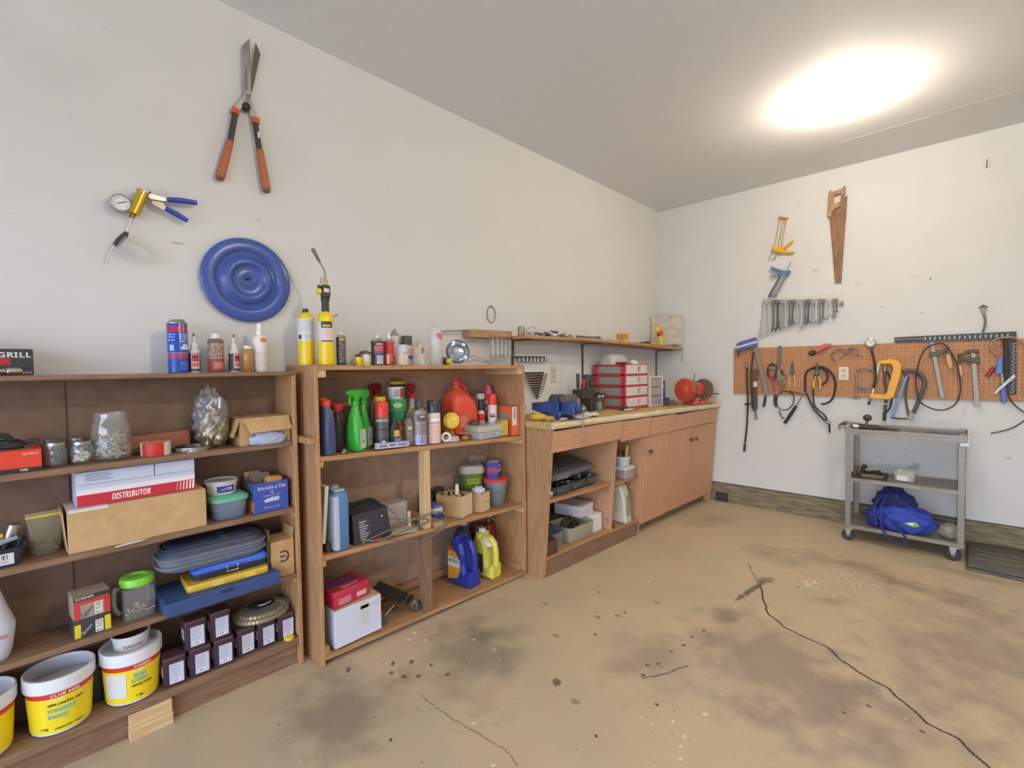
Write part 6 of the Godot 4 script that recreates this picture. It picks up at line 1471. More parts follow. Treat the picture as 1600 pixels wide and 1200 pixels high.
	st = S(); lathe(st,V2([[0,0.0],[0.068,0.0],[0.070,0.004],[0.064,0.006],[0,0.004]]),32,V(0,0.150,0.0), rotx(-12)); O(t, "dropped_lid", st, plastic(C(214,208,196),0.4))
	t = pail("lidded white honey pail lettered miel creme carrying a smaller tub",V(0.106, y,4.202),W - 0.25, fr, false)
	st = S(); var nn := 8
	for i in nn:
		var a0 := -0.95 + 0.85 * i / nn; var a1 := -0.95 + 0.85 * (i + 1) / nn
		quad(st,V(sin(a0) * 0.0768,0.030, cos(a0) * 0.0768),V(sin(a1) * 0.0768,0.030, cos(a1) * 0.0768),V(sin(a1) * 0.0818,0.114, cos(a1) * 0.0818),V(sin(a0) * 0.0818,0.114, cos(a0) * 0.0818),V(sin(a0),0, cos(a0)))
	O(t, "nutrition_panel", st, mat(C(214,214,206),0.5))
	t = T("small_tub", "small white tub with red print sitting on the lidded honey pail", "tub",V(0.095, y + 0.1665,4.200),W)
	st = S(); lathe(st,V2([[0,0.001],[0.046,0.0],[0.048,0.002],[0.053,0.044],[0.056,0.046],[0.056,0.052],[0.051,0.052],[0.046,0.004],[0,0.004]]),32); O(t, "tub", st, plastic(C(224,222,218),0.4))
	text(t, "YOGOURT",0.012, mat(C(176,84,84),0.5),V(0.0,0.020,0.0505), rotx(-7), null,0.050,0.062)
	st = S(); lathe(st,V2([[0,0.04],[0.0495,0.04],[0.0495,0.043],[0,0.043]]),28); O(t, "brown_contents", st, mat(C(86,54,54),0.7))
	t = T("narrow_jar", "narrow dark green jar wedged between two honey pails", "jar",V(0.042, y,4.294))
	st = S(); lathe(st,V2([[0,0.001],[0.024,0.0],[0.026,0.003],[0.026,0.10],[0.024,0.115],[0,0.115]]),24); O(t, "glass", st, plastic(C(66,92,92),0.25))
	st = S(); lathe(st,V2([[0,0.1152],[0.025,0.1152],[0.025,0.13],[0,0.13]]),24); O(t, "lid", st, plastic(C(90,120,116),0.4))
	var tins := [[4.088,0.0],[4.008,0.0],[3.930,0.0],[3.850,0.0],[3.772,0.0],[3.694,0.0]]
	for i in 6:
		cocoa_tin("purple cocoa tin on the bottom shelf, %s of its row counting from the honey pails" % ordinal(i),V(0.138 - (0.012 if i > 2 else 0.0), y, tins[i][0]),-0.06 if i < 3 else 0.04)
	cocoa_tin("purple cocoa tin stacked on the second tin from the honey pails",V(0.135, y + 0.1058,4.020),-0.05)
	cocoa_tin("purple cocoa tin stacked on the third tin from the honey pails",V(0.130, y + 0.1058,3.938),-0.03)
	t = T("garland_pack", "round clear plastic pack of brassy fittings lying on the cocoa tins", "package",V(0.100, y + 0.107,3.770))
	st = S(); lathe(st,V2([[0,0.002],[0.07,0.0],[0.084,0.006],[0.086,0.030],[0.070,0.044],[0.045,0.050],[0,0.046]]),36,Vector3.ZERO, Basis(),1.0,1.28); O(t, "clear_shell", st, clear(C(196,190,176),0.2,0.08))
	st = S()
	for i in 44:
		var a := TAU * i / 44.0; cyl(st,V(cos(a) * 0.073,0.012, sin(a) * 0.073 * 1.28),V(cos(a) * 0.080,0.014, sin(a) * 0.080 * 1.28),0.0075,8,0.001)
	for i in 34:
		var a := TAU * i / 34.0; cyl(st,V(cos(a) * 0.060,0.024, sin(a) * 0.062 * 1.28),V(cos(a) * 0.067,0.027, sin(a) * 0.068 * 1.28),0.0075,8,0.001)
	O(t, "brass_fittings", st, mat(C(170,150,104),0.35,0.6))
	st = S(); lathe(st,V2([[0,0.046],[0.035,0.0505],[0.04,0.0515],[0.03,0.056],[0,0.057]]),28,Vector3.ZERO, Basis(),1.0,1.3); O(t, "black_hub", st, mat(C(42,40,38),0.5))
	st = S(); tube(st, curve([V(0.02,0.056,0.02),V(0.035,0.060,0.0),V(0.02,0.058,-0.03)],4),0.002,6); O(t, "pale_stroke", st, mat(C(206,202,190),0.4))
	t = T("plastic_disc", "small yellow ribbed plastic disc lying at the shelf's right edge", "disc",V(0.170, y,3.690))
	st = S()
	var cp := []
	for i in 24: cp.append(W2(cos(TAU * i / 24.0), sin(TAU * i / 24.0)) * (0.020 if i % 2 else 0.0185))
	prism(st, cp,0.012,V(0,0.012,0), rotx(90),0.002); O(t, "cap", st, plastic(C(236,204,40),0.4))

# ------------------------------------------------------------------ goods on shelf unit two
func trigger_bottle(label: String, at: Vector3, yaw: float, body: Material, head: Material, h: float, lab: Material, w := 0.075) -> Node3D:
	var t := T("spray_bottle", label, "spray bottle", at, yaw)
	var hb := h * 0.74
	var st := S(); loft(st,[[0.0, w * 0.86,0.05,0.02],[0.004, w * 0.95,0.056,0.024],[hb * 0.2, w,0.06,0.026],[hb * 0.5, w * 0.94,0.056,0.026,0,0.004],[hb * 0.75, w * 0.66,0.046,0.022,0,0.006],[hb * 0.9, w * 0.44,0.036,0.017,0,0.004],[hb,0.026,0.026,0.012]],5); O(t, "body", st, body)
	if lab != null:
		st = S(); box(st,V(w * 0.486, hb * 0.27,0),V(0.0016, hb * 0.42,0.034),0.0003); O(t, "label", st, lab)
	st = S(); lathe(st,V2([[0, hb],[0.0165, hb],[0.0165, hb + h * 0.07],[0.014, hb + h * 0.08],[0, hb + h * 0.08]]),18); O(t, "collar", st, head)
	var y0 := hb + h * 0.08
	st = S(); prism(st,[W2(-0.012, y0),W2(0.010, y0),W2(0.016, y0 + h * 0.06),W2(0.050, y0 + h * 0.10),W2(0.056, y0 + h * 0.155),W2(0.030, y0 + h * 0.18),W2(-0.022, y0 + h * 0.18),W2(-0.040, y0 + h * 0.13),W2(-0.034, y0 + h * 0.06)],0.022,V(-0.011,0,0), Basis(V(0,0,1),V(0,1,0),V(-1,0,0)) ,0.004)
	var hd := O(t, "spray_head", st, head); hd.position.x += 0.022
	st = S(); tube(st, curve([V(0, y0 + h * 0.09,0.026),V(0, y0 + h * 0.02,0.036),V(0, y0 - h * 0.07,0.030)],4),[0.005,0.005,0.005,0.0055,0.006,0.006,0.006,0.005,0.004],8); O(t, "trigger", st, head)
	return t

func slab_jug(called: String, label: String, at: Vector3, yaw: float, l: float, h: float, th: float, m: Material, cap: Material, neck_x: float) -> Node3D:
	var t := T(called, label, "jug", at, yaw)
	var st := S()
	prism(st,[W2(-0.5 * l,0.006),W2(-0.46 * l,0.0),W2(0.46 * l,0.0),W2(0.5 * l,0.012),W2(0.5 * l, h * 0.30),W2(0.40 * l, h * 0.30),W2(0.26 * l, h * 0.28),W2(0.20 * l, h * 0.40),W2(0.20 * l, h * 0.60),W2(0.14 * l, h * 0.72),W2(0.10 * l, h * 0.80),W2(neck_x + 0.022, h * 0.86),W2(neck_x + 0.020, h * 0.92),W2(neck_x - 0.020, h * 0.92),W2(neck_x - 0.022, h * 0.86),W2(-0.42 * l, h * 0.74),W2(-0.5 * l, h * 0.62)], th,V(0,0,-th / 2), Basis(), th * 0.16)
	O(t, "body", st, m)
	st = S(); tube(st, curve([V(0.07 * l, h * 0.80,0),V(0.24 * l, h * 0.80,0),V(0.40 * l, h * 0.66,0),V(0.45 * l, h * 0.48,0),V(0.44 * l, h * 0.26,0)],5),0.018,10); O(t, "handle", st, m)
	st = S(); cyl(st,V(neck_x, h * 0.91,0),V(neck_x, h,0),0.022,20,0.003); O(t, "cap", st, cap)
	return t

func stock_unit_two():
	var st: SurfaceTool; var t: Node3D
	var P := func(row: int, x: float, z: float) -> Vector3: return V(x, u2y(row, z + 0.08) + 0.001, z)
	# ---------------- top
	var yl := plastic(C(236,204,36),0.3)
	for q in [[3.558,0.115, "yellow gas cylinder with white label band and black valve cap",0.15],[3.510,0.205, "yellow gas cylinder with a black blowtorch screwed on top",0.0]]:
		t = T("gas_cylinder", q[2], "gas cylinder", P.call(0, q[1], q[0]),W - 0.1)
		st = S(); lathe(st,V2([[0,0.002],[0.030,0.0],[0.0345,0.004],[0.0345,0.205],[0.031,0.218],[0.022,0.228],[0.013,0.233],[0,0.233]]),32); O(t, "cylinder", st, yl)
		if q[3] > 0.1:
			sleeve(t,0.0347,0.108,0.204, print_mat("gas1",96,64, C(216,214,212),[[0.30,0.74,0.08,0.2, C(60,58,56)]],[[0.34,0.10,0.32,0.5,7, C(178,178,180),2],[0.42,0.75,0.2,0.18,2, C(150,150,150),3]]))
			st = S(); cyl(st,V(0,0.2325,0),V(0,0.249,0),0.013,16,0.002); O(t, "valve_cap", st, mat(C(74,64,52),0.5))
		else:
			sleeve(t,0.0347,0.100,0.188, print_mat("gas2",96,64, C(222,208,204),[[0.36,0.0,0.22,0.32, C(66,58,44)],[0.36,0.93,0.24,0.07, C(60,54,40)],[0.39,0.18,0.15,0.08, C(226,200,70)]],[[0.36,0.40,0.22,0.5,4, C(206,140,134),2],[0.62,0.1,0.1,0.7,7, C(190,180,176),4]]))
			var bk := mat(C(58,56,54),0.5)
			st = S(); lathe(st,V2([[0,0.2332],[0.016,0.2332],[0.015,0.27],[0.019,0.29],[0,0.29]]),20); O(t, "torch_collar", st, bk)
			st = S(); box(st,V(0.002,0.318,0.0),V(0.034,0.056,0.036),0.006); O(t, "torch_body", st, bk)
			st = S(); box(st,V(0.0,0.322,0.0185),V(0.022,0.016,0.001),0.0, rotz(-8)); O(t, "white_lettering_plate", st, mat(C(214,210,204),0.5))
			st = S(); cyl(st,V(-0.018,0.318,0.004),V(-0.036,0.316,0.004),0.013,16,0.003); O(t, "yellow_knob", st, yl)
			st = S(); box(st,V(-0.024,0.336,0.0),V(0.012,0.018,0.016),0.003); O(t, "igniter", st, bk)
			st = S(); cyl(st,V(0.003,0.345,0),V(0.003,0.372,0),0.009,14,0.002); O(t, "brass_fitting", st, mat(C(196,160,92),0.35,0.7))
			st = S(); tube(st, curve([V(-0.012,0.345,0.0),V(-0.018,0.368,0.0),V(-0.004,0.380,0.0)],4),0.0022,6); O(t, "guard_wire", st, mat(C(176,150,96),0.4,0.6))
			st = S(); tube(st, curve([V(0.003,0.370,0),V(0.002,0.402,0),V(-0.006,0.420,0),V(-0.020,0.445,0)],5),0.0032,8); O(t, "burner_neck", st, steel(0.5,0.35))
			st = S(); tube(st,[V(-0.018,0.440,0),V(-0.024,0.452,0),V(-0.040,0.482,0),V(-0.047,0.496,0)],[0.004,0.0065,0.0075,0.0085],12); O(t, "burner_tip", st, steel(0.42,0.4))
	spray_can("small black spray can with white columns of print beside the torch", P.call(0,0.215,3.447),W - 0.3,0.0215,0.148, print_mat("blkcan",96,96, C(46,46,46),[[0.62,0.05,0.06,0.9, C(190,150,160)],[0.62,0.45,0.06,0.12, C(216,120,60)],[0.40,0.05,0.2,0.06, C(196,186,60)]],[[0.40,0.12,0.18,0.8,10, C(206,202,190),6]]), null,0.014)
	t = T("tape_pot", "little yellow pot stuffed with dark clips on the raw unit's top", "pot", P.call(0,0.215,3.366),W)
	st = S(); lathe(st,V2([[0,0.001],[0.016,0.0],[0.017,0.002],[0.017,0.038],[0.015,0.038],[0.015,0.030],[0,0.030]]),20); O(t, "pot", st, yl)
	st = S(); blob(st,V(0,0.040,0),V(0.014,0.010,0.014),3,0.5,3.0,16,10,-0.8); cyl(st,V(0.004,0.04,0),V(0.012,0.064,0.0),0.004,8); O(t, "dark_clips", st, mat(C(70,58,44),0.5))
	t = T("paint_jar", "small white and yellow jar with grey clamp lid", "jar", P.call(0,0.205,3.325),W)
	st = S(); lathe(st,V2([[0,0.001],[0.020,0.0],[0.021,0.002],[0.021,0.046],[0.019,0.050],[0,0.050]]),22); O(t, "jar", st, plastic(C(218,216,208),0.3))
	sleeve(t,0.0212,0.003,0.018, mat(C(228,206,96),0.4), "yellow_base")
	st = S(); lathe(st,V2([[0,0.0502],[0.020,0.0502],[0.018,0.060],[0.013,0.066],[0,0.070]]),20); cyl(st,V(0.012,0.056,0.016),V(0.026,0.058,0.012),0.006,8); O(t, "clamp_lid", st, mat(C(104,102,92),0.4,0.5))
	t = T("penny_cap", "small round grey cap propped by the yellow pot", "bottle top", P.call(0,0.225,3.398),W)
	st = S(); cyl(st,V(-0.003,0.010,0),V(0.003,0.010,0),0.010,16,0.001); O(t, "cap", st, mat(C(170,160,138),0.4,0.4))
	spray_can("orange and violet printed spray can with silver shoulder", P.call(0,0.205,3.262),W - 0.35,0.0295,0.142, print_mat("rust",128,96, C(70,62,60),[[0.40,0.20,0.25,0.26, C(206,96,56)],[0.40,0.42,0.25,0.14, C(96,84,160)],[0.45,0.12,0.18,0.05, C(222,220,218)],[0.46,0.60,0.20,0.36, C(210,212,216)]],[[0.47,0.62,0.18,0.32,5, C(50,54,66),8]]), null,0.014)
	spray_can("red spray can with thin white spout", P.call(0,0.205,3.198),W - 0.5,0.0255,0.156, print_mat("redcan",96,96, C(190,46,46),[[0.40,0.55,0.10,0.4, C(222,196,170)],[0.66,0.1,0.3,0.5, C(214,204,190)]],[[0.52,0.55,0.10,0.3,4, C(228,190,180),3]]), null,0.030)
	t = round_bottle("funnel_can", "white tin with conical funnel top behind the red spray can", "can", P.call(0,0.120,3.112),W - 0.5,V2([[0,0.001],[0.029,0.0],[0.030,0.002],[0.030,0.135],[0.026,0.148],[0,0.148]]), plastic(C(214,210,200),0.4),V2([[0,0.1482],[0.026,0.1482],[0.010,0.172],[0.006,0.184],[0,0.184]]), mat(C(150,148,140),0.4,0.4))
	t = spray_can("short pale gold and silver spray can in front", P.call(0,0.250,3.152),W - 0.5,0.0255,0.098, print_mat("gold",96,64, C(214,196,172),[],[[0.5,0.2,0.05,0.6,8, C(120,110,100),3]]), plastic(C(196,198,200),0.25),0.032,0.97)
	spray_can("spray can with ribbed black cap and violet print", P.call(0,0.170,3.075),W - 0.5,0.0295,0.148, print_mat("violet",96,96, C(214,190,160),[[0,0.5,1,0.18, C(92,88,160)],[0.4,0.68,0.3,0.3, C(200,204,216)]],[[0.45,0.15,0.2,0.3,4, C(176,80,60),3],[0.5,0.7,0.2,0.28,4, C(60,64,80),5]]), mat(C(66,68,72),0.5),0.036,0.94)
	t = T("adhesive_carton", "little cream carton with red lettering and a white corner", "box", P.call(0,0.215,3.030),0.5)
	st = S(); slab(st,V(-0.018,0,-0.024),V(0.018,0.092,0.024),0.001); O(t, "carton", st, mat(C(216,206,188),0.6))
	text(t, "THIN",0.012, mat(C(176,70,60),0.6),V(0.0184,0.080,0.002), roty(90), null,0.0,0.026)
	text(t, "CEMENT",0.009, mat(C(120,104,90),0.6),V(0.0184,0.066,0.0), roty(90), null,0.0,0.032)
	st = S(); prism(st,[W2(-0.023,0.002),W2(0.023,0.002),W2(0.012,0.02),W2(-0.010,0.044),W2(-0.023,0.052)],0.0006,V(0.0182,0,0), roty(90)); O(t, "white_corner", st, mat(C(236,234,226),0.6))
	st = S(); cyl(st,V(0,0.0925,-0.01),V(0,0.104,-0.01),0.008,12,0.002); O(t, "cap", st, plastic(C(220,212,196),0.4))
	t = T("water_bottle", "clear plastic squeeze bottle with pink print and nozzle top", "bottle", P.call(0,0.200,2.915),W - 0.5)
	st = S(); lathe(st,V2([[0,0.002],[0.033,0.0],[0.036,0.004],[0.036,0.160],[0.030,0.182],[0.014,0.206],[0.009,0.212],[0,0.212]]),28); O(t, "body", st, clear(C(226,224,220),0.40,0.12))
	st = S(); lathe(st,V2([[0,0.2122],[0.009,0.2122],[0.006,0.222],[0.0045,0.238],[0.007,0.242],[0.006,0.248],[0,0.249]]),16); O(t, "nozzle", st, clear(C(214,212,208),0.7,0.2))
	st = S(); var nn := 6
	for i in nn:
		var a0 := 0.0 + 0.85 * i / nn; var a1 := 0.85 * (i + 1) / nn
		quad(st,V(sin(a0) * 0.0364,0.150 - 0.004 * i, cos(a0) * 0.0364),V(sin(a1) * 0.0364,0.150 - 0.004 * (i + 1), cos(a1) * 0.0364),V(sin(a1) * 0.0364,0.166, cos(a1) * 0.0364),V(sin(a0) * 0.0364,0.166, cos(a0) * 0.0364),V(sin(a0),0, cos(a0)))
	O(t, "pink_print", st, mat(C(214,88,128),0.5))
	t = T("headlamp_reflector", "chrome headlamp bowl with yellow bulb holder and loose wire", "lamp", P.call(0,0.175,2.760))
	st = S(); lathe(st,V2([[0.0,0.0],[0.030,0.004],[0.052,0.020],[0.061,0.042],[0.063,0.044],[0.064,0.042],[0.054,0.016],[0.030,-0.002],[0,-0.004]]),36,V(0.0,0.0635,0.0), roty(-25) * rotz(-78)); O(t, "chrome_bowl", st, mat(C(206,214,226),0.08,1.0))
	st = S(); lathe(st,V2([[0.062,0.040],[0.0655,0.040],[0.0655,0.050],[0.062,0.050],[0.062,0.040]]),36,V(0.0,0.0635,0.0), roty(-25) * rotz(-78)); O(t, "rim", st, mat(C(52,54,60),0.4,0.5))
	st = S(); cyl(st,V(-0.030,0.030,0.085),V(0.020,0.020,0.075),0.019,18,0.003); O(t, "dark_socket", st, mat(C(70,64,52),0.5))
	st = S(); cyl(st,V(0.019,0.020,0.0752),V(0.044,0.018,0.066),0.017,18,0.005); O(t, "yellow_cap", st, yl)
	st = S(); tube(st, curve([V(0.02,0.012,-0.06),V(0.04,0.03,-0.11),V(0.06,0.018,-0.16),V(0.05,0.030,-0.24)],6),0.0014,6); tube(st, curve([V(0.02,0.02,-0.06),V(0.03,0.052,-0.09),V(0.06,0.03,-0.15),V(0.07,0.002,-0.21)],6),0.0014,6); O(t, "wire", st, mat(C(84,70,60),0.5))
	# ---------------- first shelf
	var bluej := plastic(C(70,82,112),0.35)
	for q in [[3.535,0.235, C(230,76,52),0.232, "narrow navy oil jug with orange red cap in front by the left upright"],[3.492,0.115, C(232,106,62),0.236, "narrow teal grey oil jug with orange cap standing behind the navy one"]]:
		t = T("oil_bottle", q[4], "bottle", P.call(1, q[1], q[0]),0.15)
		st = S(); loft(st,[[0.0,0.075,0.048,0.014],[0.004,0.08,0.052,0.016],[0.10,0.08,0.052,0.016],[0.17,0.066,0.044,0.016],[0.196,0.040,0.038,0.016],[0.205,0.036,0.036,0.017]],5); O(t, "body", st, bluej if q[0] > 3.5 else plastic(C(70,96,100),0.35))
		st = S(); cyl(st,V(0,0.204,0),V(0, q[3],0),0.0205,18,0.003); O(t, "cap", st, plastic(q[2],0.4))
		if q[0] > 3.5:
			st = S()
			for i in 9: slab(st,V(0.0402,0.02 + i * 0.016,-0.018),V(0.0408,0.024 + i * 0.016,-0.006),0.0)
			O(t, "level_marks", st, mat(C(60,64,150),0.5))
	t = T("funnel", "red plastic funnel stuck in the neck of a dark bottle", "funnel", P.call(1,0.190,3.462))
	st = S(); lathe(st,V2([[0,0.001],[0.022,0.0],[0.024,0.003],[0.024,0.13],[0.014,0.155],[0.012,0.175],[0,0.175]]),22); O(t, "dark_bottle", st, plastic(C(58,46,46),0.3))
	st = S(); lathe(st,V2([[0.007,0.16],[0.012,0.1752],[0.028,0.192],[0.031,0.212],[0.033,0.213],[0.029,0.209],[0.026,0.194],[0.010,0.178],[0.006,0.16]]),28); O(t, "red_funnel", st, plastic(C(206,56,60),0.4))
	t = T("caliper_clip", "small grey metal clip lying at the shelf edge by the oil jugs", "clip", P.call(1,0.262,3.462),0.7)
	st = S(); box(st,V(0,0.006,0),V(0.016,0.011,0.05),0.002); box(st,V(0,0.015,0.012),V(0.012,0.010,0.014),0.002); O(t, "clip", st, mat(C(122,122,116),0.4,0.6))
	var grn := plastic(C(64,176,58),0.3); var glab := print_mat("glab",48,64, C(196,192,184),[[0.3,0.78,0.4,0.16, C(222,206,170)]],[[0.12,0.08,0.76,0.66,10, C(164,160,156),3]])
	t = trigger_bottle("bright green spray bottle with white back label, in front of its twin", P.call(1,0.225,3.392),0.35, grn, grn,0.275, glab,0.085)
	t = trigger_bottle("bright green spray bottle standing behind and beside its labelled twin", P.call(1,0.160,3.318),0.35, grn, grn,0.275, glab,0.080)
	t = round_bottle("teal_bottle", "translucent teal bottle with peach cap behind the green sprayers", "bottle", P.call(1,0.070,3.285),0.0,V2([[0,0.001],[0.028,0.0],[0.030,0.003],[0.030,0.13],[0.022,0.155],[0.014,0.162],[0,0.162]]), plastic(C(72,130,138),0.25),V2([[0,0.1622],[0.017,0.1622],[0.016,0.186],[0,0.187]]), plastic(C(222,170,130),0.4))
	spray_can("black and grey banded spray can with a big red cap", P.call(1,0.242,3.268),W - 0.4,0.031,0.218, print_mat("redcap",96,128, C(74,72,72),[[0,0.05,1,0.10, C(150,150,148)],[0,0.38,1,0.03, C(44,42,42)],[0,0.70,1,0.3, C(52,50,52)],[0.46,0.74,0.1,0.1, C(196,196,200)]],[[0.4,0.18,0.3,0.18,3, C(130,128,126),2],[0.4,0.44,0.3,0.22,4, C(120,118,116),4],[0.4,0.88,0.24,0.1,2, C(190,190,190),6]]), plastic(C(218,56,46),0.35),0.058,0.98)
	t = round_bottle("yellow_capped_tin", "brown tin with flat yellow screw cap behind the red capped can", "tin", P.call(1,0.150,3.222),0.0,V2([[0,0.001],[0.030,0.0],[0.031,0.003],[0.031,0.205],[0.024,0.215],[0,0.215]]), mat(C(122,96,70),0.5),V2([[0,0.2152],[0.028,0.2152],[0.028,0.236],[0.026,0.238],[0,0.238]]), plastic(C(232,178,40),0.4))
	var mar := plastic(C(150,30,44),0.35)
	trigger_bottle("maroon headed spray bottle standing against the back panel", P.call(1,0.058,3.190),0.5, plastic(C(188,184,178),0.4), mar,0.302, null,0.07)
	trigger_bottle("crimson headed spray bottle behind the stacked tubs", P.call(1,0.060,2.975),0.6, plastic(C(196,190,190),0.4), plastic(C(190,40,58),0.35),0.300, null,0.065)
	t = T("round_tin", "brown round tin at the bottom of the stack of tubs", "tin", P.call(1,0.118,3.110))
	st = S(); lathe(st,V2([[0,0.001],[0.038,0.0],[0.040,0.003],[0.040,0.098],[0,0.098]]),28); O(t, "tin", st, mat(C(140,74,58),0.5))
	var y1 := u2y(1,3.11 + 0.09) + 0.001
	t = T("green_tub", "green plastic tub with pale oval print in the stack of tubs", "tub",V(0.118, y1 + 0.0985,3.110),W - 0.4)
	st = S(); lathe(st,V2([[0,0.001],[0.036,0.0],[0.038,0.003],[0.041,0.060],[0.049,0.063],[0.050,0.120],[0.052,0.124],[0,0.124]]),32); O(t, "tub", st, plastic(C(74,172,116),0.35))
	st = S(); prism(st,[W2(-0.022,-0.006),W2(0.0,-0.014),W2(0.022,-0.004),W2(0.020,0.008),W2(0.0,0.014),W2(-0.022,0.008)],0.002,V(0.0,0.094,0.0488)); O(t, "oval_print", st, mat(C(206,220,150),0.5))
	t = T("white_tub", "small white tub with barcode label on the green tub", "tub",V(0.118, y1 + 0.2229,3.110),W - 0.4)
	st = S(); lathe(st,V2([[0,0.001],[0.036,0.0],[0.038,0.003],[0.041,0.062],[0,0.062]]),30); O(t, "tub", st, print_mat("wtub",96,32, C(222,220,216),[[0.44,0.2,0.12,0.6, C(176,170,168)],[0.57,0.15,0.1,0.75, C(176,56,96)]]))
	t = T("sponge", "yellow and black scrub sponge on top of the white tub", "sponge",V(0.118, y1 + 0.2852,3.100),0.3)
	st = S(); box(st,V(0,0.006,0),V(0.05,0.012,0.066),0.004); O(t, "black_layer", st, mat(C(60,56,40),0.9))
	st = S(); box(st,V(0,0.0195,0),V(0.048,0.015,0.060),0.006); O(t, "yellow_layer", st, mat(C(206,186,42),0.9))
	t = T("black_bottle", "small black bottle with white neck print and yellow label", "bottle", P.call(1,0.245,3.205),W - 0.4)
	st = S(); loft(st,[[0.0,0.048,0.030,0.010],[0.003,0.052,0.034,0.012],[0.085,0.052,0.034,0.012],[0.115,0.026,0.024,0.011],[0.128,0.022,0.022,0.01]],4); O(t, "body", st, plastic(C(48,48,44),0.35))
	st = S(); lathe(st,V2([[0,0.1282],[0.010,0.1282],[0.008,0.15],[0.005,0.16],[0,0.161]]),16); O(t, "cap", st, plastic(C(60,60,62),0.4))
	st = S(); box(st,V(0.008,0.066,0.0172),V(0.026,0.030,0.001),0.0); O(t, "yellow_label", st, mat(C(214,170,60),0.5))
	st = S(); box(st,V(0.010,0.030,0.0172),V(0.026,0.030,0.001),0.0); O(t, "violet_label", st, mat(C(120,122,168),0.5))
	t = T("sealant_carton", "small orange and white carton behind the black bottle", "box", P.call(1,0.195,3.150),0.6)
	st = S(); slab(st,V(-0.018,0,-0.020),V(0.018,0.115,0.020),0.001); O(t, "carton", st, print_mat("seal",32,64, C(206,88,54),[[0,0.55,1,0.45, C(214,200,160)],[0.3,0.22,0.4,0.2, C(240,220,200)]]))
	t = T("grey_bottle", "slim olive grey bottle with dark cap beside the grey spray can", "bottle", P.call(1,0.235,3.120),W)
	st = S(); loft(st,[[0.0,0.036,0.036,0.010],[0.003,0.040,0.040,0.010],[0.118,0.040,0.040,0.010],[0.132,0.024,0.024,0.010]],4); O(t, "body", st, print_mat("greyb",64,96, C(126,118,102),[[0.4,0.3,0.2,0.12, C(206,196,150)]],[[0.4,0.5,0.3,0.4,5, C(190,182,160),3]]))
	st = S(); cyl(st,V(0,0.132,0),V(0,0.160,0),0.0125,16,0.002); O(t, "cap", st, mat(C(84,82,78),0.5))
	t = T("can_yellow_top", "yellow shouldered tin behind the slim grey bottle", "tin", P.call(1,0.150,3.035),W)
	st = S(); lathe(st,V2([[0,0.001],[0.030,0.0],[0.031,0.003],[0.031,0.150],[0,0.150]]),26); O(t, "tin", st, mat(C(196,186,150),0.4))
	st = S(); lathe(st,V2([[0.0315,0.132],[0.0325,0.132],[0.0325,0.152],[0.020,0.168],[0.010,0.178],[0,0.178]]),26); O(t, "yellow_top", st, mat(C(216,196,70),0.4))
	t = T("flat_carton", "long flat white and violet printed carton lying along the shelf edge", "box", P.call(1,0.252,3.255),0.10)
	t.position = V(0.272, u2y(1,3.34) + 0.003,3.235); t.rotation.x = -0.06
	st = S(); slab(st,V(-0.012,0.0,-0.092),V(0.012,0.026,0.092),0.001); O(t, "carton", st, print_mat("strip",128,24, C(202,204,216),[[0.05,0.35,0.25,0.45, C(122,126,172)],[0.36,0.3,0.2,0.4, C(120,130,180)],[0.62,0.3,0.3,0.45, C(128,132,178)],[0,0,1,0.2, C(160,164,184)],[0.3,0.75,0.15,0.2, C(214,206,170)]]))
	spray_can("grey violet printed spray can with narrow black cap", P.call(1,0.245,3.060),W - 0.5,0.036,0.222, print_mat("aer1",128,128, C(150,142,138),[[0,0.72,1,0.28, C(172,170,206)],[0.42,0.12,0.24,0.2, C(96,84,84)],[0.5,0.16,0.12,0.05, C(220,190,190)]],[[0.40,0.42,0.26,0.26,5, C(90,84,84),3],[0.44,0.76,0.2,0.2,4, C(84,80,120),5]],0.4,0.2), mat(C(70,66,64),0.45),0.034,0.55)
	spray_can("peach pink spray can with wide black cap", P.call(1,0.245,2.972),W - 0.5,0.0355,0.218, print_mat("aer2",128,128, C(222,192,178),[[0,0.0,1,0.14, C(216,206,208)],[0,0.32,1,0.03, C(176,130,116)],[0.42,0.18,0.26,0.1, C(240,228,222)]],[[0.42,0.45,0.24,0.5,7, C(204,164,150),4]]), plastic(C(54,58,64),0.3),0.046,0.94)
	t = T("tape_reel", "white roll of pipe tape standing on edge behind the peach can", "tape", P.call(1,0.262,2.902))
	st = S(); lathe(st,[W2(0.014,0.0),W2(0.026,0.0),W2(0.026,0.014),W2(0.014,0.014),W2(0.014,0.0)],28,V(-0.006,0.0262,0), roty(-35) * rotz(-90)); O(t, "reel", st, plastic(C(226,220,216),0.4))
	t = T("wire_spool", "flat round white spool lying beside the roll of pipe tape", "spool", P.call(1,0.235,2.850))
	st = S(); lathe(st,V2([[0,0.0],[0.042,0.0],[0.044,0.003],[0.044,0.008],[0.036,0.010],[0.036,0.014],[0.043,0.016],[0.043,0.020],[0.030,0.022],[0,0.022]]),32); O(t, "spool", st, plastic(C(222,218,208),0.4))
	t = T("signal_lamp", "round yellow lamp lens on an amber housing tipped toward the room", "lamp", P.call(1,0.200,2.815))
	st = S(); cyl(st,V(-0.06,0.062,-0.015),V(0.0,0.100,0.005),0.038,24,0.004); cyl(st,V(-0.04,0.005,-0.02),V(-0.035,0.06,-0.01),0.022,14,0.002); O(t, "amber_housing", st, plastic(C(206,146,66),0.35))
	st = S(); lathe(st,V2([[0.0,0.0],[0.044,0.0],[0.045,0.006],[0.044,0.022],[0.036,0.030],[0.020,0.036],[0,0.038]]),30,V(-0.001,0.100,0.006), roty(-32) * rotz(-72)); O(t, "yellow_lens", st, plastic(C(238,204,74),0.25))
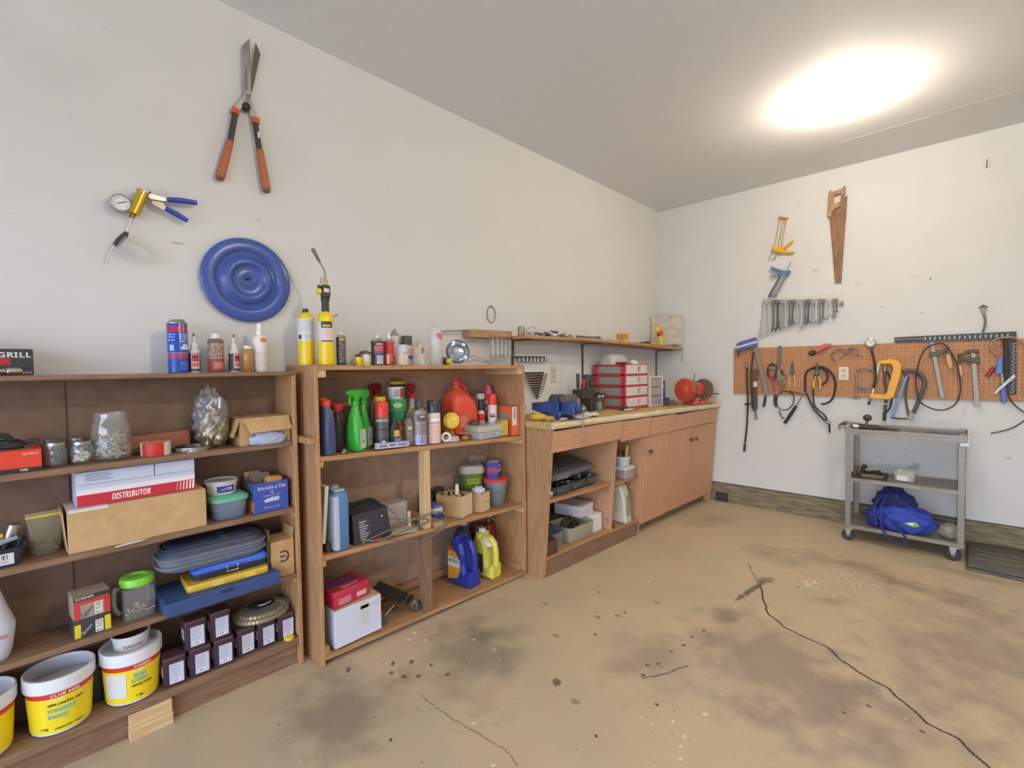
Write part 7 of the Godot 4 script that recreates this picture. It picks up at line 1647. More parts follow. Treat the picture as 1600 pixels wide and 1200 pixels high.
	t = T("fuse_box", "little red and yellow flat packet lying before the plastic cases", "packet", P.call(1,0.240,2.755),0.5)
	st = S(); box(st,V(0,0.010,0),V(0.03,0.018,0.055),0.003); O(t, "packet", st, print_mat("fuse",32,32, C(206,186,84),[[0,0,1,0.4, C(182,50,50)],[0.2,0.6,0.5,0.3, C(222,150,110)]]))
	t = T("notebook", "thin dark book with pink cover slid under the gas can", "book", P.call(1,0.195,2.718),0.4)
	st = S(); box(st,V(0,0.012,0),V(0.07,0.022,0.045),0.001); O(t, "pages", st, mat(C(62,52,48),0.6))
	st = S(); box(st,V(0,0.0265,0),V(0.072,0.006,0.047),0.001); O(t, "cover", st, mat(C(206,150,140),0.6))
	t = T("gas_can", "red plastic fuel can with spout and curved handle", "fuel can", P.call(1,0.090,2.672) + V(0.004,0.004,0),0.0)
	var redp := plastic(C(222,84,58),0.45)
	st = S(); loft(st,[[0.0,0.135,0.175,0.03],[0.006,0.145,0.185,0.035],[0.15,0.145,0.185,0.035],[0.20,0.135,0.165,0.04,0,0.008],[0.245,0.105,0.115,0.04,0,0.022],[0.272,0.06,0.06,0.028,0,0.02]],6); O(t, "tank", st, redp)
	st = S(); lathe(st,V2([[0,0.272],[0.026,0.272],[0.024,0.290],[0.028,0.292],[0.027,0.312],[0.014,0.320],[0.013,0.334],[0,0.336]]),22,V(0,0,0.02)); O(t, "cap", st, redp)
	st = S(); tube(st, curve([V(0.0,0.292,0.0),V(0.0,0.285,-0.03),V(0.0,0.24,-0.055),V(0.0,0.18,-0.075)],5),0.013,10); O(t, "handle", st, redp)
	st = S(); box(st,V(0.0735,0.085,0.02),V(0.0012,0.08,0.08),0.0); O(t, "printed_panel", st, print_mat("gascan",48,48, C(214,96,72),[],[[0.08,0.1,0.8,0.8,9, C(232,206,194),7]]))
	st = S(); box(st,V(0.0,0.105,0.0935),V(0.085,0.06,0.0012),0.0); O(t, "grey_label", st, mat(C(150,118,104),0.5))
	t = T("grip_bottle", "dark bottle with pale grey trigger grip behind the plastic cases", "bottle", P.call(1,0.130,2.535),0.0)
	st = S(); lathe(st,V2([[0,0.001],[0.022,0.0],[0.024,0.003],[0.024,0.13],[0.014,0.145],[0,0.145]]),22); O(t, "body", st, plastic(C(214,200,180),0.4))
	st = S(); lathe(st,V2([[0,0.1452],[0.018,0.1452],[0.017,0.21],[0,0.212]]),18); O(t, "dark_grip", st, mat(C(58,56,58),0.5))
	st = S(); loft(st,[[0.212,0.03,0.04,0.008],[0.238,0.034,0.052,0.010,0,0.004],[0.244,0.026,0.044,0.010,0,0.004]]); O(t, "pale_head", st, plastic(C(196,200,190),0.4))
	sleeve(t,0.0243,0.085,0.125, mat(C(190,64,60),0.5), "red_band")
	spray_can("white spray can with scarlet cap standing behind the plastic cases", P.call(1,0.180,2.490),W - 0.7,0.0265,0.242, print_mat("wcan",96,96, C(222,212,202),[[0.4,0.36,0.2,0.06, C(60,54,52)]],[[0.4,0.30,0.22,0.12,1, C(50,46,46),3],[0.42,0.6,0.18,0.3,4, C(176,164,154),4]]), plastic(C(224,58,50),0.35),0.050,0.97)
	t = round_bottle("detergent_bottle", "white bottle with pink tapered neck and red stripe label", "bottle", P.call(1,0.094,2.438),W - 0.7,V2([[0,0.001],[0.035,0.0],[0.038,0.004],[0.038,0.190],[0.034,0.204],[0,0.204]]), print_mat("deter",96,96, C(228,218,214),[[0.36,0.12,0.14,0.8, C(206,70,84)],[0.40,0.2,0.05,0.12, C(236,226,226)],[0.40,0.5,0.06,0.1, C(90,60,64)]]),V2([[0,0.2042],[0.034,0.2042],[0.022,0.258],[0.016,0.272],[0.016,0.282],[0.019,0.284],[0.017,0.296],[0,0.297]]), plastic(C(216,92,120),0.35))
	for q in [[0.0, "grey", "lower"],[0.0375, "cream", "upper"]]:
		t = T("organizer_case", "flat clear compartment case, %s of two behind the yellow tin" % q[2], "case", P.call(1,0.232,2.610) + V(0, q[0],0),0.04 if q[0] == 0.0 else -0.03)
		var cm := clear(C(188,190,200),0.75,0.2) if q[1] == "grey" else clear(C(206,200,172),0.85,0.25)
		st = S(); loft(st,[[0.0,0.125,0.180,0.008],[0.002,0.13,0.186,0.008],[0.026,0.13,0.186,0.008]]); O(t, "tray", st, cm)
		st = S(); loft(st,[[0.0265,0.134,0.190,0.008],[0.035,0.134,0.190,0.008],[0.0370,0.128,0.184,0.008]]); O(t, "lid", st, clear(C(206,204,196),0.7,0.2))
		st = S(); slab(st,V(0.0655,0.016,-0.05),V(0.069,0.030,-0.03),0.001); O(t, "latch", st, plastic(C(196,196,200),0.4))
	t = T("polish_disc", "small dark round tin lid lying on the upper compartment case", "tin lid", P.call(1,0.205,2.655) + V(0,0.0760,0))
	st = S(); lathe(st,V2([[0,0.0],[0.030,0.0],[0.031,0.010],[0.028,0.016],[0.012,0.017],[0.010,0.022],[0,0.022]]),24); O(t, "lid", st, mat(C(76,72,62),0.5))
	t = T("yellow_tin", "square yellow tin with green label and brown top", "tin", P.call(1,0.248,2.478))
	st = S(); box(st,V(0,0.045,0),V(0.052,0.088,0.052),0.004); O(t, "tin", st, mat(C(218,184,66),0.4))
	st = S(); box(st,V(0,0.0945,0),V(0.054,0.009,0.054),0.003); O(t, "brown_top", st, mat(C(172,126,70),0.5))
	st = S(); slab(st,V(-0.024,0.004,0.0262),V(0.012,0.05,0.0268),0.0); O(t, "green_label", st, mat(C(86,104,66),0.5))
	t = T("filter_carton", "orange carton with white stripe standing at the right upright", "box", P.call(1,0.210,2.399))
	st = S(); slab(st,V(-0.072,0,-0.030),V(0.074,0.170,0.030),0.001); O(t, "carton", st, mat(C(226,106,66),0.5))
	st = S(); slab(st,V(0.0742,0.060,-0.006),V(0.0748,0.168,0.0295),0.0); O(t, "white_stripe", st, mat(C(228,220,214),0.5))
	st = S(); slab(st,V(0.0749,0.10,0.004),V(0.0753,0.158,0.018),0.0); O(t, "grey_print", st, mat(C(130,146,156),0.5))
	st = S(); slab(st,V(-0.05,0.09,0.0302),V(0.055,0.130,0.0308),0.0); O(t, "picture_panel", st, mat(C(150,146,146),0.5))
	# ---------------- second shelf
	t = T("white_board", "narrow white stained board leaning inside the left upright", "board",V(0.225, u2y(2,3.55) + 0.001,3.553))
	st = S(); box(st,V(0.0,0.165,0.004),V(0.06,0.245,0.016),0.003, rotx(-5)); O(t, "board", st, mat(C(222,216,200),0.6))
	st = S(); box(st,V(0.0,0.02,-0.008),V(0.05,0.038,0.018),0.003); O(t, "dark_foot", st, mat(C(66,60,46),0.7))
	st = S(); cyl(st,V(0.0,0.285,0.016),V(0.0,0.312,0.018),0.011,14,0.002); O(t, "yellow_neck", st, mat(C(190,160,50),0.5))
	st = S(); cyl(st,V(0.0,0.312,0.018),V(0.0,0.328,0.0185),0.012,14,0.002); O(t, "dark_cap", st, mat(C(56,44,36),0.5))
	t = T("coolant_jug", "flat translucent jug of blue washer fluid with cloudy white side", "jug",V(0.205, u2y(2,3.49 + 0.09) + 0.001,3.492))
	st = S(); loft(st,[[0.0,0.135,0.062,0.012],[0.004,0.142,0.068,0.014],[0.235,0.142,0.068,0.014],[0.252,0.12,0.056,0.014]],5); O(t, "body", st, plastic(C(92,126,172),0.3))
	st = S(); slab(st,V(-0.066,0.006,0.0342),V(0.058,0.238,0.0362),0.0008); slab(st,V(0.058,0.006,0.014),V(0.0725,0.238,0.0362),0.002); O(t, "cloudy_side", st, plastic(C(186,194,206),0.4))
	st = S(); slab(st,V(-0.05,0.2525,-0.022),V(0.055,0.262,0.022),0.003); O(t, "empty_shoulder", st, plastic(C(186,190,192),0.35))
	st = S(); lathe(st,V2([[0,0.262],[0.017,0.262],[0.018,0.264],[0.018,0.272],[0,0.274]]),18); O(t, "cap", st, plastic(C(176,172,164),0.4))
	t = T("battery_charger", "black battery charger with white printed panel and grey cables", "charger",V(0.165, u2y(2,3.34 + 0.09) + 0.001,3.335),0.05)
	st = S(); hexa(st,[V(-0.08,0,-0.098),V(0.085,0,-0.098),V(0.085,0,0.098),V(-0.08,0,0.098),V(-0.075,0.150,-0.090),V(0.060,0.128,-0.092),V(0.060,0.128,0.092),V(-0.075,0.150,0.090)]); O(t, "case", st, plastic(C(56,56,64),0.45))
	st = S(); hexa(st,[V(0.0835,0.01,0.012),V(0.0838,0.012,0.07),V(0.0650,0.108,0.07),V(0.0648,0.108,0.012),V(0.0848,0.01,0.012),V(0.0848,0.012,0.07),V(0.0660,0.108,0.07),V(0.0658,0.108,0.012)]); var pn := O(t, "panel", st, mat(C(64,64,70),0.4))
	st = S()
	for i in 8: box(st,V(0.0838 - i * 0.0021,0.016 + i * 0.0108,0.05 - 0.004 * (i % 3)),V(0.0012,0.004,0.028 + 0.01 * ((i * 7) % 3)),0.0, rotz(11))
	O(pn, "white_print", st, mat(C(196,196,200),0.5))
	st = S(); cyl(st,V(0.070,0.095,-0.055),V(0.074,0.096,-0.055),0.004,10,0.001); O(t, "indicator", st, plastic(C(230,230,226),0.3))
	st = S(); tube(st, curve([V(-0.02,0.146,0.05),V(0.0,0.168,0.0),V(0.0,0.165,-0.05),V(0.01,0.136,-0.085)],5),0.005,8); O(t, "carry_strap", st, mat(C(40,40,44),0.6))
	var cb := mat(C(116,108,100),0.5)
	st = S(); tube(st, curve([V(0.055,0.125,-0.095),V(0.075,0.06,-0.15),V(0.10,0.035,-0.12),V(0.115,0.026,0.0),V(0.11,0.012,0.075)],6),0.0036,8); O(t, "cable", st, cb)
	st = S(); tube(st, curve([V(0.06,0.075,-0.08),V(0.09,0.060,-0.16),V(0.148,0.050,-0.24),V(0.152,0.030,-0.27),V(0.145,0.020,-0.15),V(0.12,0.006,-0.02)],6),0.0036,8); O(t, "cable", st, cb)
	st = S(); tube(st, curve([V(0.085,0.012,0.06),V(0.12,0.010,0.02),V(0.145,-0.006,-0.06),V(0.155,-0.040,-0.16),V(0.160,-0.050,-0.26),V(0.165,-0.020,-0.35),V(0.168,0.045,-0.365),V(0.158,0.070,-0.30),V(0.125,0.050,-0.18),V(0.07,0.03,-0.10)],6),0.0036,8); O(t, "cable", st, cb)
	st = S(); tube(st,[V(0.122,0.010,0.015),V(0.126,0.012,-0.015)],[0.006,0.007],8); O(t, "red_clip", st, plastic(C(176,44,44),0.4))
	t = T("lumber_offcut", "short plank end lying across the shelf beside the centre post", "wood block",V(0.165, u2y(2,2.99 + 0.09) + 0.001,2.998))
	st = S(); box(st,V(0.0,0.013,0.0),V(0.29,0.025,0.052),0.002); O(t, "plank", st, tan_wood("x"))
	st = S(); slab(st,V(0.1452,0.002,-0.024),V(0.1465,0.024,0.024),0.0); O(t, "grey_end_grain", st, mat(C(150,146,138),0.7))
	t = T("white_carton", "small grey white carton behind the centre post", "box",V(0.062, u2y(2,3.02 + 0.09) + 0.001,3.108))
	st = S(); slab(st,V(-0.045,0,-0.060),V(0.045,0.105,0.060),0.001); O(t, "carton", st, mat(C(198,190,182),0.6))
	t = T("pencil_stub", "upright white plastic marker stub before the grey white carton", "marker",V(0.20, u2y(2,3.12 + 0.09) + 0.001,3.100))
	st = S(); cyl(st,V(0,0,0),V(-0.004,0.078,0.0),0.008,14,0.003); O(t, "barrel", st, plastic(C(224,216,200),0.4))
	t = T("paper_sheets", "yellowed instruction sheets under the charger cables", "paper",V(0.235, u2y(2,3.2 + 0.09) + 0.001,3.170),-0.2)
	t.rotation.x = -0.028
	st = S(); box(st,V(0,0.0008,0),V(0.09,0.0014,0.14),0.0); box(st,V(-0.01,0.0024,-0.02),V(0.08,0.0012,0.12),0.0, roty(14)); O(t, "sheets", st, mat(C(216,206,172),0.7))
	t = T("cassette_stack", "blue white and yellow striped stack of flat packs by the post", "packet",V(0.165, u2y(2,2.93 + 0.09) + 0.001,2.925))
	for q in [[0.0,0.034, C(46,92,150), "blue_pack"],[0.0345,0.062, C(216,212,190), "cream_pack"],[0.0625,0.076, C(92,104,170), "violet_pack"]]:
		st = S(); slab(st,V(-0.04, q[0],-0.030),V(0.045, q[1],0.030),0.003); O(t, q[3], st, plastic(q[2],0.4))
	t = T("bottle_carton", "open brown carton full of small bottles with a white nozzle", "box",V(0.190, u2y(2,2.81 + 0.09) + 0.001,2.800),0.30)
	open_box(t,V(0.160,0.115,0.115),0.003, cardboard())
	st = S(); slab(st,V(0.0802,0.001,-0.057),V(0.0808,0.114,0.057),0.0); O(t, "pale_front", st, mat(C(214,190,156),0.7))
	var capc := [C(122,44,44), C(206,196,170), C(84,76,62), C(196,166,90), C(150,90,80)]
	for i in 4:
		for j in 3:
			st = S(); var c := V(-0.055 + i * 0.037,0.003,-0.036 + j * 0.036)
			lathe(st,V2([[0,0.0],[0.0155,0.0],[0.0155,0.085],[0.008,0.095],[0.008,0.106 + 0.006 * ((i + j) % 3)],[0,0.108 + 0.006 * ((i + j) % 3)]]),12, c); O(t, "little_bottle", st, plastic(capc[(i * 2 + j) % 5],0.4))
	st = S(); lathe(st,V2([[0,0.110],[0.013,0.110],[0.012,0.135],[0.009,0.165],[0.006,0.168],[0,0.168]]),16,V(0.018,0,0.0)); O(t, "white_nozzle", st, plastic(C(224,216,198),0.4))
	t = T("tall_carton", "upright brown carton with two dark dots and rag inside", "box",V(0.225, u2y(2,2.66 + 0.09) + 0.001,2.652),0.28)
	open_box(t,V(0.095,0.105,0.085),0.003, cardboard())
	st = S(); slab(st,V(0.0477,0.001,-0.042),V(0.0483,0.104,0.042),0.0); O(t, "pale_front", st, mat(C(214,188,152),0.7))
	for q in [[0.052,0.006],[0.046,-0.026]]:
		st = S(); cyl(st,V(0.0484, q[0], q[1]),V(0.0488, q[0], q[1]),0.006,14,0.0); O(t, "dark_dot", st, mat(C(150,122,92),0.7))
	st = S(); blob(st,V(0.0,0.108,0.0),V(0.036,0.026,0.032),71,0.5,3.0,22,14,-0.9); O(t, "white_rag", st, mat(C(206,206,212),0.8))
	t = T("grass_seed_tub", "green labelled tub with pale grey lid against the back", "tub",V(0.112, u2y(2,2.62 + 0.09) + 0.001,2.605),W - 0.6)
	st = S(); loft(st,[[0.0,0.105,0.095,0.03],[0.004,0.11,0.10,0.034],[0.195,0.128,0.118,0.036]],5); O(t, "tub", st, plastic(C(96,122,40),0.45))
	st = S(); loft(st,[[0.1955,0.142,0.132,0.038],[0.222,0.142,0.132,0.038],[0.238,0.124,0.114,0.036]],5); O(t, "lid", st, plastic(C(172,168,156),0.45))
	st = S(); box(st,V(0.004,0.150,0.0585),V(0.070,0.03,0.001),0.0, rotx(-3)); O(t, "lime_panel", st, mat(C(140,168,48),0.5))
	text(t, "GRASS SEED",0.010, mat(C(50,64,24),0.5),V(0.004,0.152,0.0594), rotx(-3), null,0.0,0.062)
	t = T("seed_packets", "two pale printed packets leaning against the back panel", "packet",V(0.030, u2y(2,2.48 + 0.09) + 0.001,2.478))
	for q in [[0.034,0.275,-4.0],[-0.034,0.265,3.0]]:
		st = S(); box(st,V(0.0, q[1] / 2, q[0]),V(0.006, q[1] - 0.002,0.066),0.002, rotz(2)); var pk := O(t, "packet", st, mat(C(188,172,152),0.6))
		st = S(); cyl(st,V(0.0005, q[1] * 0.78, q[0]),V(0.0036, q[1] * 0.78, q[0]),0.020,18,0.0); O(pk, "red_print", st, mat(C(160,84,74),0.6))
	t = T("red_lid_tub", "stacked clear tubs of grey green paste under a red lid", "tub",V(0.185, u2y(2,2.49 + 0.09) + 0.001,2.480))
	st = S(); lathe(st,V2([[0,0.001],[0.054,0.0],[0.056,0.003],[0.064,0.070],[0.067,0.072],[0.067,0.078],[0,0.078]]),32); O(t, "lower_tub", st, clear(C(132,142,138),0.85,0.15))
	st = S(); lathe(st,V2([[0,0.0785],[0.062,0.0785],[0.064,0.081],[0.075,0.142],[0,0.142]]),32); O(t, "upper_tub", st, clear(C(150,156,166),0.8,0.15))
	st = S(); lathe(st,V2([[0.0752,0.138],[0.079,0.138],[0.079,0.152],[0.072,0.157],[0,0.156]]),32); O(t, "red_lid", st, plastic(C(206,70,74),0.4))
	t = T("parts_box", "small blue and white auto parts carton sitting on the red lid", "box",V(0.180, u2y(2,2.49) + 0.1588,2.484),0.5)
	st = S(); slab(st,V(-0.034,0,-0.036),V(0.034,0.095,0.036),0.001); O(t, "carton", st, mat(C(58,62,160),0.45))
	for q in [[0.0342,0.0348, true],[0.0,0.0, false]]:
		st = S()
		if q[2]: slab(st,V(0.0342,0.040,-0.0355),V(0.0348,0.052,0.0355),0.0); slab(st,V(0.0342,0.066,-0.012),V(0.0348,0.078,0.020),0.0)
		else: slab(st,V(-0.0335,0.0952,-0.0355),V(0.0335,0.0958,0.0355),0.0)
		O(t, "white_print", st, mat(C(214,214,228),0.5))
	st = S(); slab(st,V(-0.030,0.030,0.0362),V(0.03,0.066,0.0368),0.0); O(t, "red_print", st, mat(C(170,70,70),0.5))
	t = T("rolled_poster", "cream paper roll standing upright by the right upright", "paper roll",V(0.100, u2y(2,2.40 + 0.09) + 0.001,2.396))
	st = S(); lathe(st,V2([[0.020,0.0],[0.024,0.0],[0.024,0.225],[0.020,0.225],[0.020,0.0]]),24); O(t, "roll", st, mat(C(214,194,152),0.7))
	t = T("black_jars", "two small dark jars standing behind the bottle carton", "jar",V(0.070, u2y(2,2.86 + 0.09) + 0.001,2.86))
	for z in [-0.045,0.035]:
		st = S(); lathe(st,V2([[0,0.0],[0.032,0.0],[0.033,0.10],[0.026,0.112],[0,0.112]]),22,V(0,0, z)); var jr := O(t, "jar", st, plastic(C(60,64,52),0.3))
		st = S(); lathe(st,V2([[0,0.1122],[0.029,0.1122],[0.029,0.130],[0,0.130]]),22,V(0,0, z)); O(jr, "lid", st, mat(C(48,52,58),0.4))
	# ---------------- bottom
	t = T("white_carton", "plain white carton with yellowed tape mark, carrying the red box", "box",V(0.178, u2y(3,3.43) + 0.0085,3.430))
	t.rotation.x = 0.012
	st = S(); slab(st,V(-0.105,0.002,-0.112),V(0.104,0.166,0.112),0.002); O(t, "carton", st, mat(C(212,214,228),0.6))
	st = S(); slab(st,V(0.1042,0.062,-0.050),V(0.1046,0.1655,-0.010),0.0); slab(st,V(0.1042,0.13,-0.112),V(0.1046,0.145,-0.01),0.0); O(t, "tape_mark", st, mat(C(206,204,198),0.6))
	st = S(); slab(st,V(-0.104,0.1662,-0.111),V(0.103,0.1672,0.111),0.0); O(t, "kraft_top", st, mat(C(196,166,128),0.7))
	t = T("tea_box", "crimson and purple tissue carton lying on the white carton", "box",V(0.185, u2y(3,3.43) + 0.1785,3.455),0.12)
	st = S(); loft(st,[[0.0,0.150,0.180,0.004],[0.046,0.156,0.184,0.004],[0.066,0.130,0.182,0.004]],2); O(t, "carton", st, mat(C(188,42,66),0.45))
	st = S(); slab(st,V(-0.06,0.0662,-0.07),V(0.02,0.0672,0.088),0.0); O(t, "purple_top", st, mat(C(112,58,100),0.5))
	text(t, "Redbrush",0.014, mat(C(232,200,206),0.5),V(0.045,0.0672,-0.005), Basis(V(0,0,-1),V(-1,0,0),V(0,1,0)), font_serif,0.0,0.085)
	st = S(); slab(st,V(0.0772,0.012,-0.07),V(0.0782,0.034,-0.02),0.0)
	for i in 3: slab(st,V(0.0770,0.010 + i * 0.010,0.01),V(0.0780,0.015 + i * 0.010,0.07),0.0)
	O(t, "pale_print", st, mat(C(224,176,190),0.5))
	t = T("wheel_dolly", "black steel wheel dolly with swivel casters leaning on the shelf floor", "dolly",V(0.165, u2y(3,3.17 + 0.09) + 0.001,3.180))
	st = S(); box(st,V(-0.03,0.086,0.0),V(0.17,0.006,0.11),0.002, roty(35) * rotz(-20)); box(st,V(0.05,0.050,-0.055),V(0.02,0.016,0.10),0.002, roty(35) * rotz(-20)); O(t, "plate", st, mat(C(58,58,58),0.45,0.3))
	st = S(); cyl(st,V(0.075,0.060,-0.075),V(0.075,0.038,-0.075),0.014,14,0.002); box(st,V(0.068,0.034,-0.070),V(0.006,0.034,0.034),0.001, roty(40)); box(st,V(0.085,0.034,-0.084),V(0.006,0.034,0.034),0.001, roty(40)); O(t, "caster_fork", st, steel(0.7,0.3))
	st = S(); lathe(st,V2([[0,-0.007],[0.021,-0.007],[0.023,-0.004],[0.023,0.004],[0.021,0.007],[0,0.007]]),22,V(0.080,0.0232,-0.080), roty(-38) * rotz(90)); O(t, "caster_wheel", st, mat(C(62,62,62),0.5))
	st = S(); lathe(st,V2([[0,-0.007],[0.021,-0.007],[0.023,-0.004],[0.023,0.004],[0.021,0.007],[0,0.007]]),22,V(0.075,0.0232,0.105), roty(-20) * rotz(90)); O(t, "caster_wheel", st, mat(C(84,84,84),0.5))
	st = S(); tube(st,[V(0.05,0.06,0.03),V(0.072,0.040,0.095)],0.006,8); O(t, "caster_stem", st, steel(0.6))
	t = slab_jug("oil_jug", "big royal blue motor oil jug with yellow and white label",V(0.180, u2y(3,2.73 + 0.09) + 0.001,2.725),0.12,0.165,0.305,0.105, plastic(C(40,56,150),0.25), mat(C(40,40,44),0.5),-0.03)
	st = S(); prism(st,[W2(-0.078,0.03),W2(-0.01,0.045),W2(0.012,0.085),W2(0.012,0.145),W2(-0.01,0.175),W2(-0.05,0.215),W2(-0.078,0.215)],0.001,V(0,0,0.0526)); var lb := O(t, "label", st, mat(C(214,158,52),0.45))
	st = S(); prism(st,[W2(-0.078,0.105),W2(0.012,0.105),W2(0.011,0.150),W2(-0.078,0.160)],0.0006,V(0,0,0.0537)); O(lb, "white_band", st, mat(C(222,216,208),0.5))
	st = S(); prism(st,[W2(-0.078,0.195),W2(-0.03,0.190),W2(-0.05,0.214),W2(-0.078,0.214)],0.0006,V(0,0,0.0537)); O(lb, "red_corner", st, mat(C(190,60,46),0.5))
	text(t, "ROTELLA",0.018, mat(C(44,36,34),0.5),V(-0.033,0.138,0.0546), Basis(), null,0.0,0.078)
	t = slab_jug("fluid_jug", "clear jug of yellow washer fluid with black label",V(0.190, u2y(3,2.555 + 0.09) + 0.001,2.560),0.10,0.150,0.275,0.100, plastic(C(220,212,88),0.3), plastic(C(224,222,206),0.4),-0.035)
	st = S(); slab(st,V(-0.070,0.03,0.0502),V(0.010,0.140,0.0510),0.0); O(t, "black_label", st, print_mat("fluid",48,64, C(58,56,44),[[0.2,0.62,0.5,0.22, C(120,116,90)]],[[0.1,0.08,0.8,0.4,7, C(150,146,120),4]]))
	st = S(); loft(st,[[0.188,0.135,0.096,0.02,-0.012],[0.222,0.095,0.080,0.02,-0.026],[0.236,0.05,0.05,0.02,-0.035]],4); O(t, "empty_shoulder", st, plastic(C(222,218,190),0.35))
	t = T("glass_demijohn", "dark grey glass jug standing behind the blue oil jug", "jug",V(0.086, u2y(3,2.66 + 0.09) + 0.001,2.645))
	st = S(); lathe(st,V2([[0,0.001],[0.046,0.0],[0.049,0.004],[0.049,0.20],[0.040,0.245],[0.022,0.275],[0.020,0.295],[0,0.295]]),28); O(t, "glass", st, plastic(C(72,74,76),0.15))
	st = S(); cyl(st,V(0,0.295,0),V(0,0.312,0),0.021,18,0.002); O(t, "cap", st, mat(C(196,194,188),0.4))
	t = T("fire_extinguisher", "small red fire extinguisher with grey lever at the back corner", "extinguisher",V(0.075, u2y(3,2.44 + 0.09) + 0.001,2.440))
	st = S(); lathe(st,V2([[0,0.001],[0.034,0.0],[0.038,0.004],[0.038,0.225],[0.030,0.252],[0.014,0.262],[0,0.262]]),26); O(t, "cylinder", st, plastic(C(150,40,42),0.3))
	st = S(); cyl(st,V(0,0.262,0),V(0,0.295,0),0.015,14,0.002); O(t, "valve", st, steel(0.5,0.4))
	st = S(); box(st,V(0.020,0.290,-0.012),V(0.012,0.008,0.085),0.002, rotx(-38)); O(t, "lever", st, mat(C(176,168,156),0.4,0.5))
	t = T("brown_can", "short rusty red can in the dark behind the jugs", "can",V(0.072, u2y(3,2.52 + 0.09) + 0.001,2.528))
	st = S(); lathe(st,V2([[0,0.001],[0.036,0.0],[0.038,0.003],[0.038,0.270],[0.034,0.272],[0,0.272]]),24); O(t, "can", st, mat(C(112,50,44),0.5))

# ------------------------------------------------------------------ things on the left wall (faces +x)
const LB := Basis(Vector3(0,0,-1),Vector3(0,1,0),Vector3(1,0,0))

func lp(t: Node3D, called: String, pts: Array, x0: float, depth: float, m: Material, bev := 0.001) -> MeshInstance3D:
	var p := []
	for q in pts: p.append(W2(-(q[1] - t.position.z), q[0] - t.position.y))
	var st := S(); prism(st, p, depth,V(x0 - t.position.x,0,0), LB, bev)
	return O(t, called, st, m)

func lt(t: Node3D, called: String, pts: Array, r, m: Material, smooth := 5, seg := 10, closed := false) -> MeshInstance3D:
	var p := []
	for q in pts: p.append(V(q[0], q[1], q[2]) - t.position)
	if smooth > 0: p = curve(p, smooth, closed)
	var st := S(); tube(st, p, r, seg, closed)
	return O(t, called, st, m)

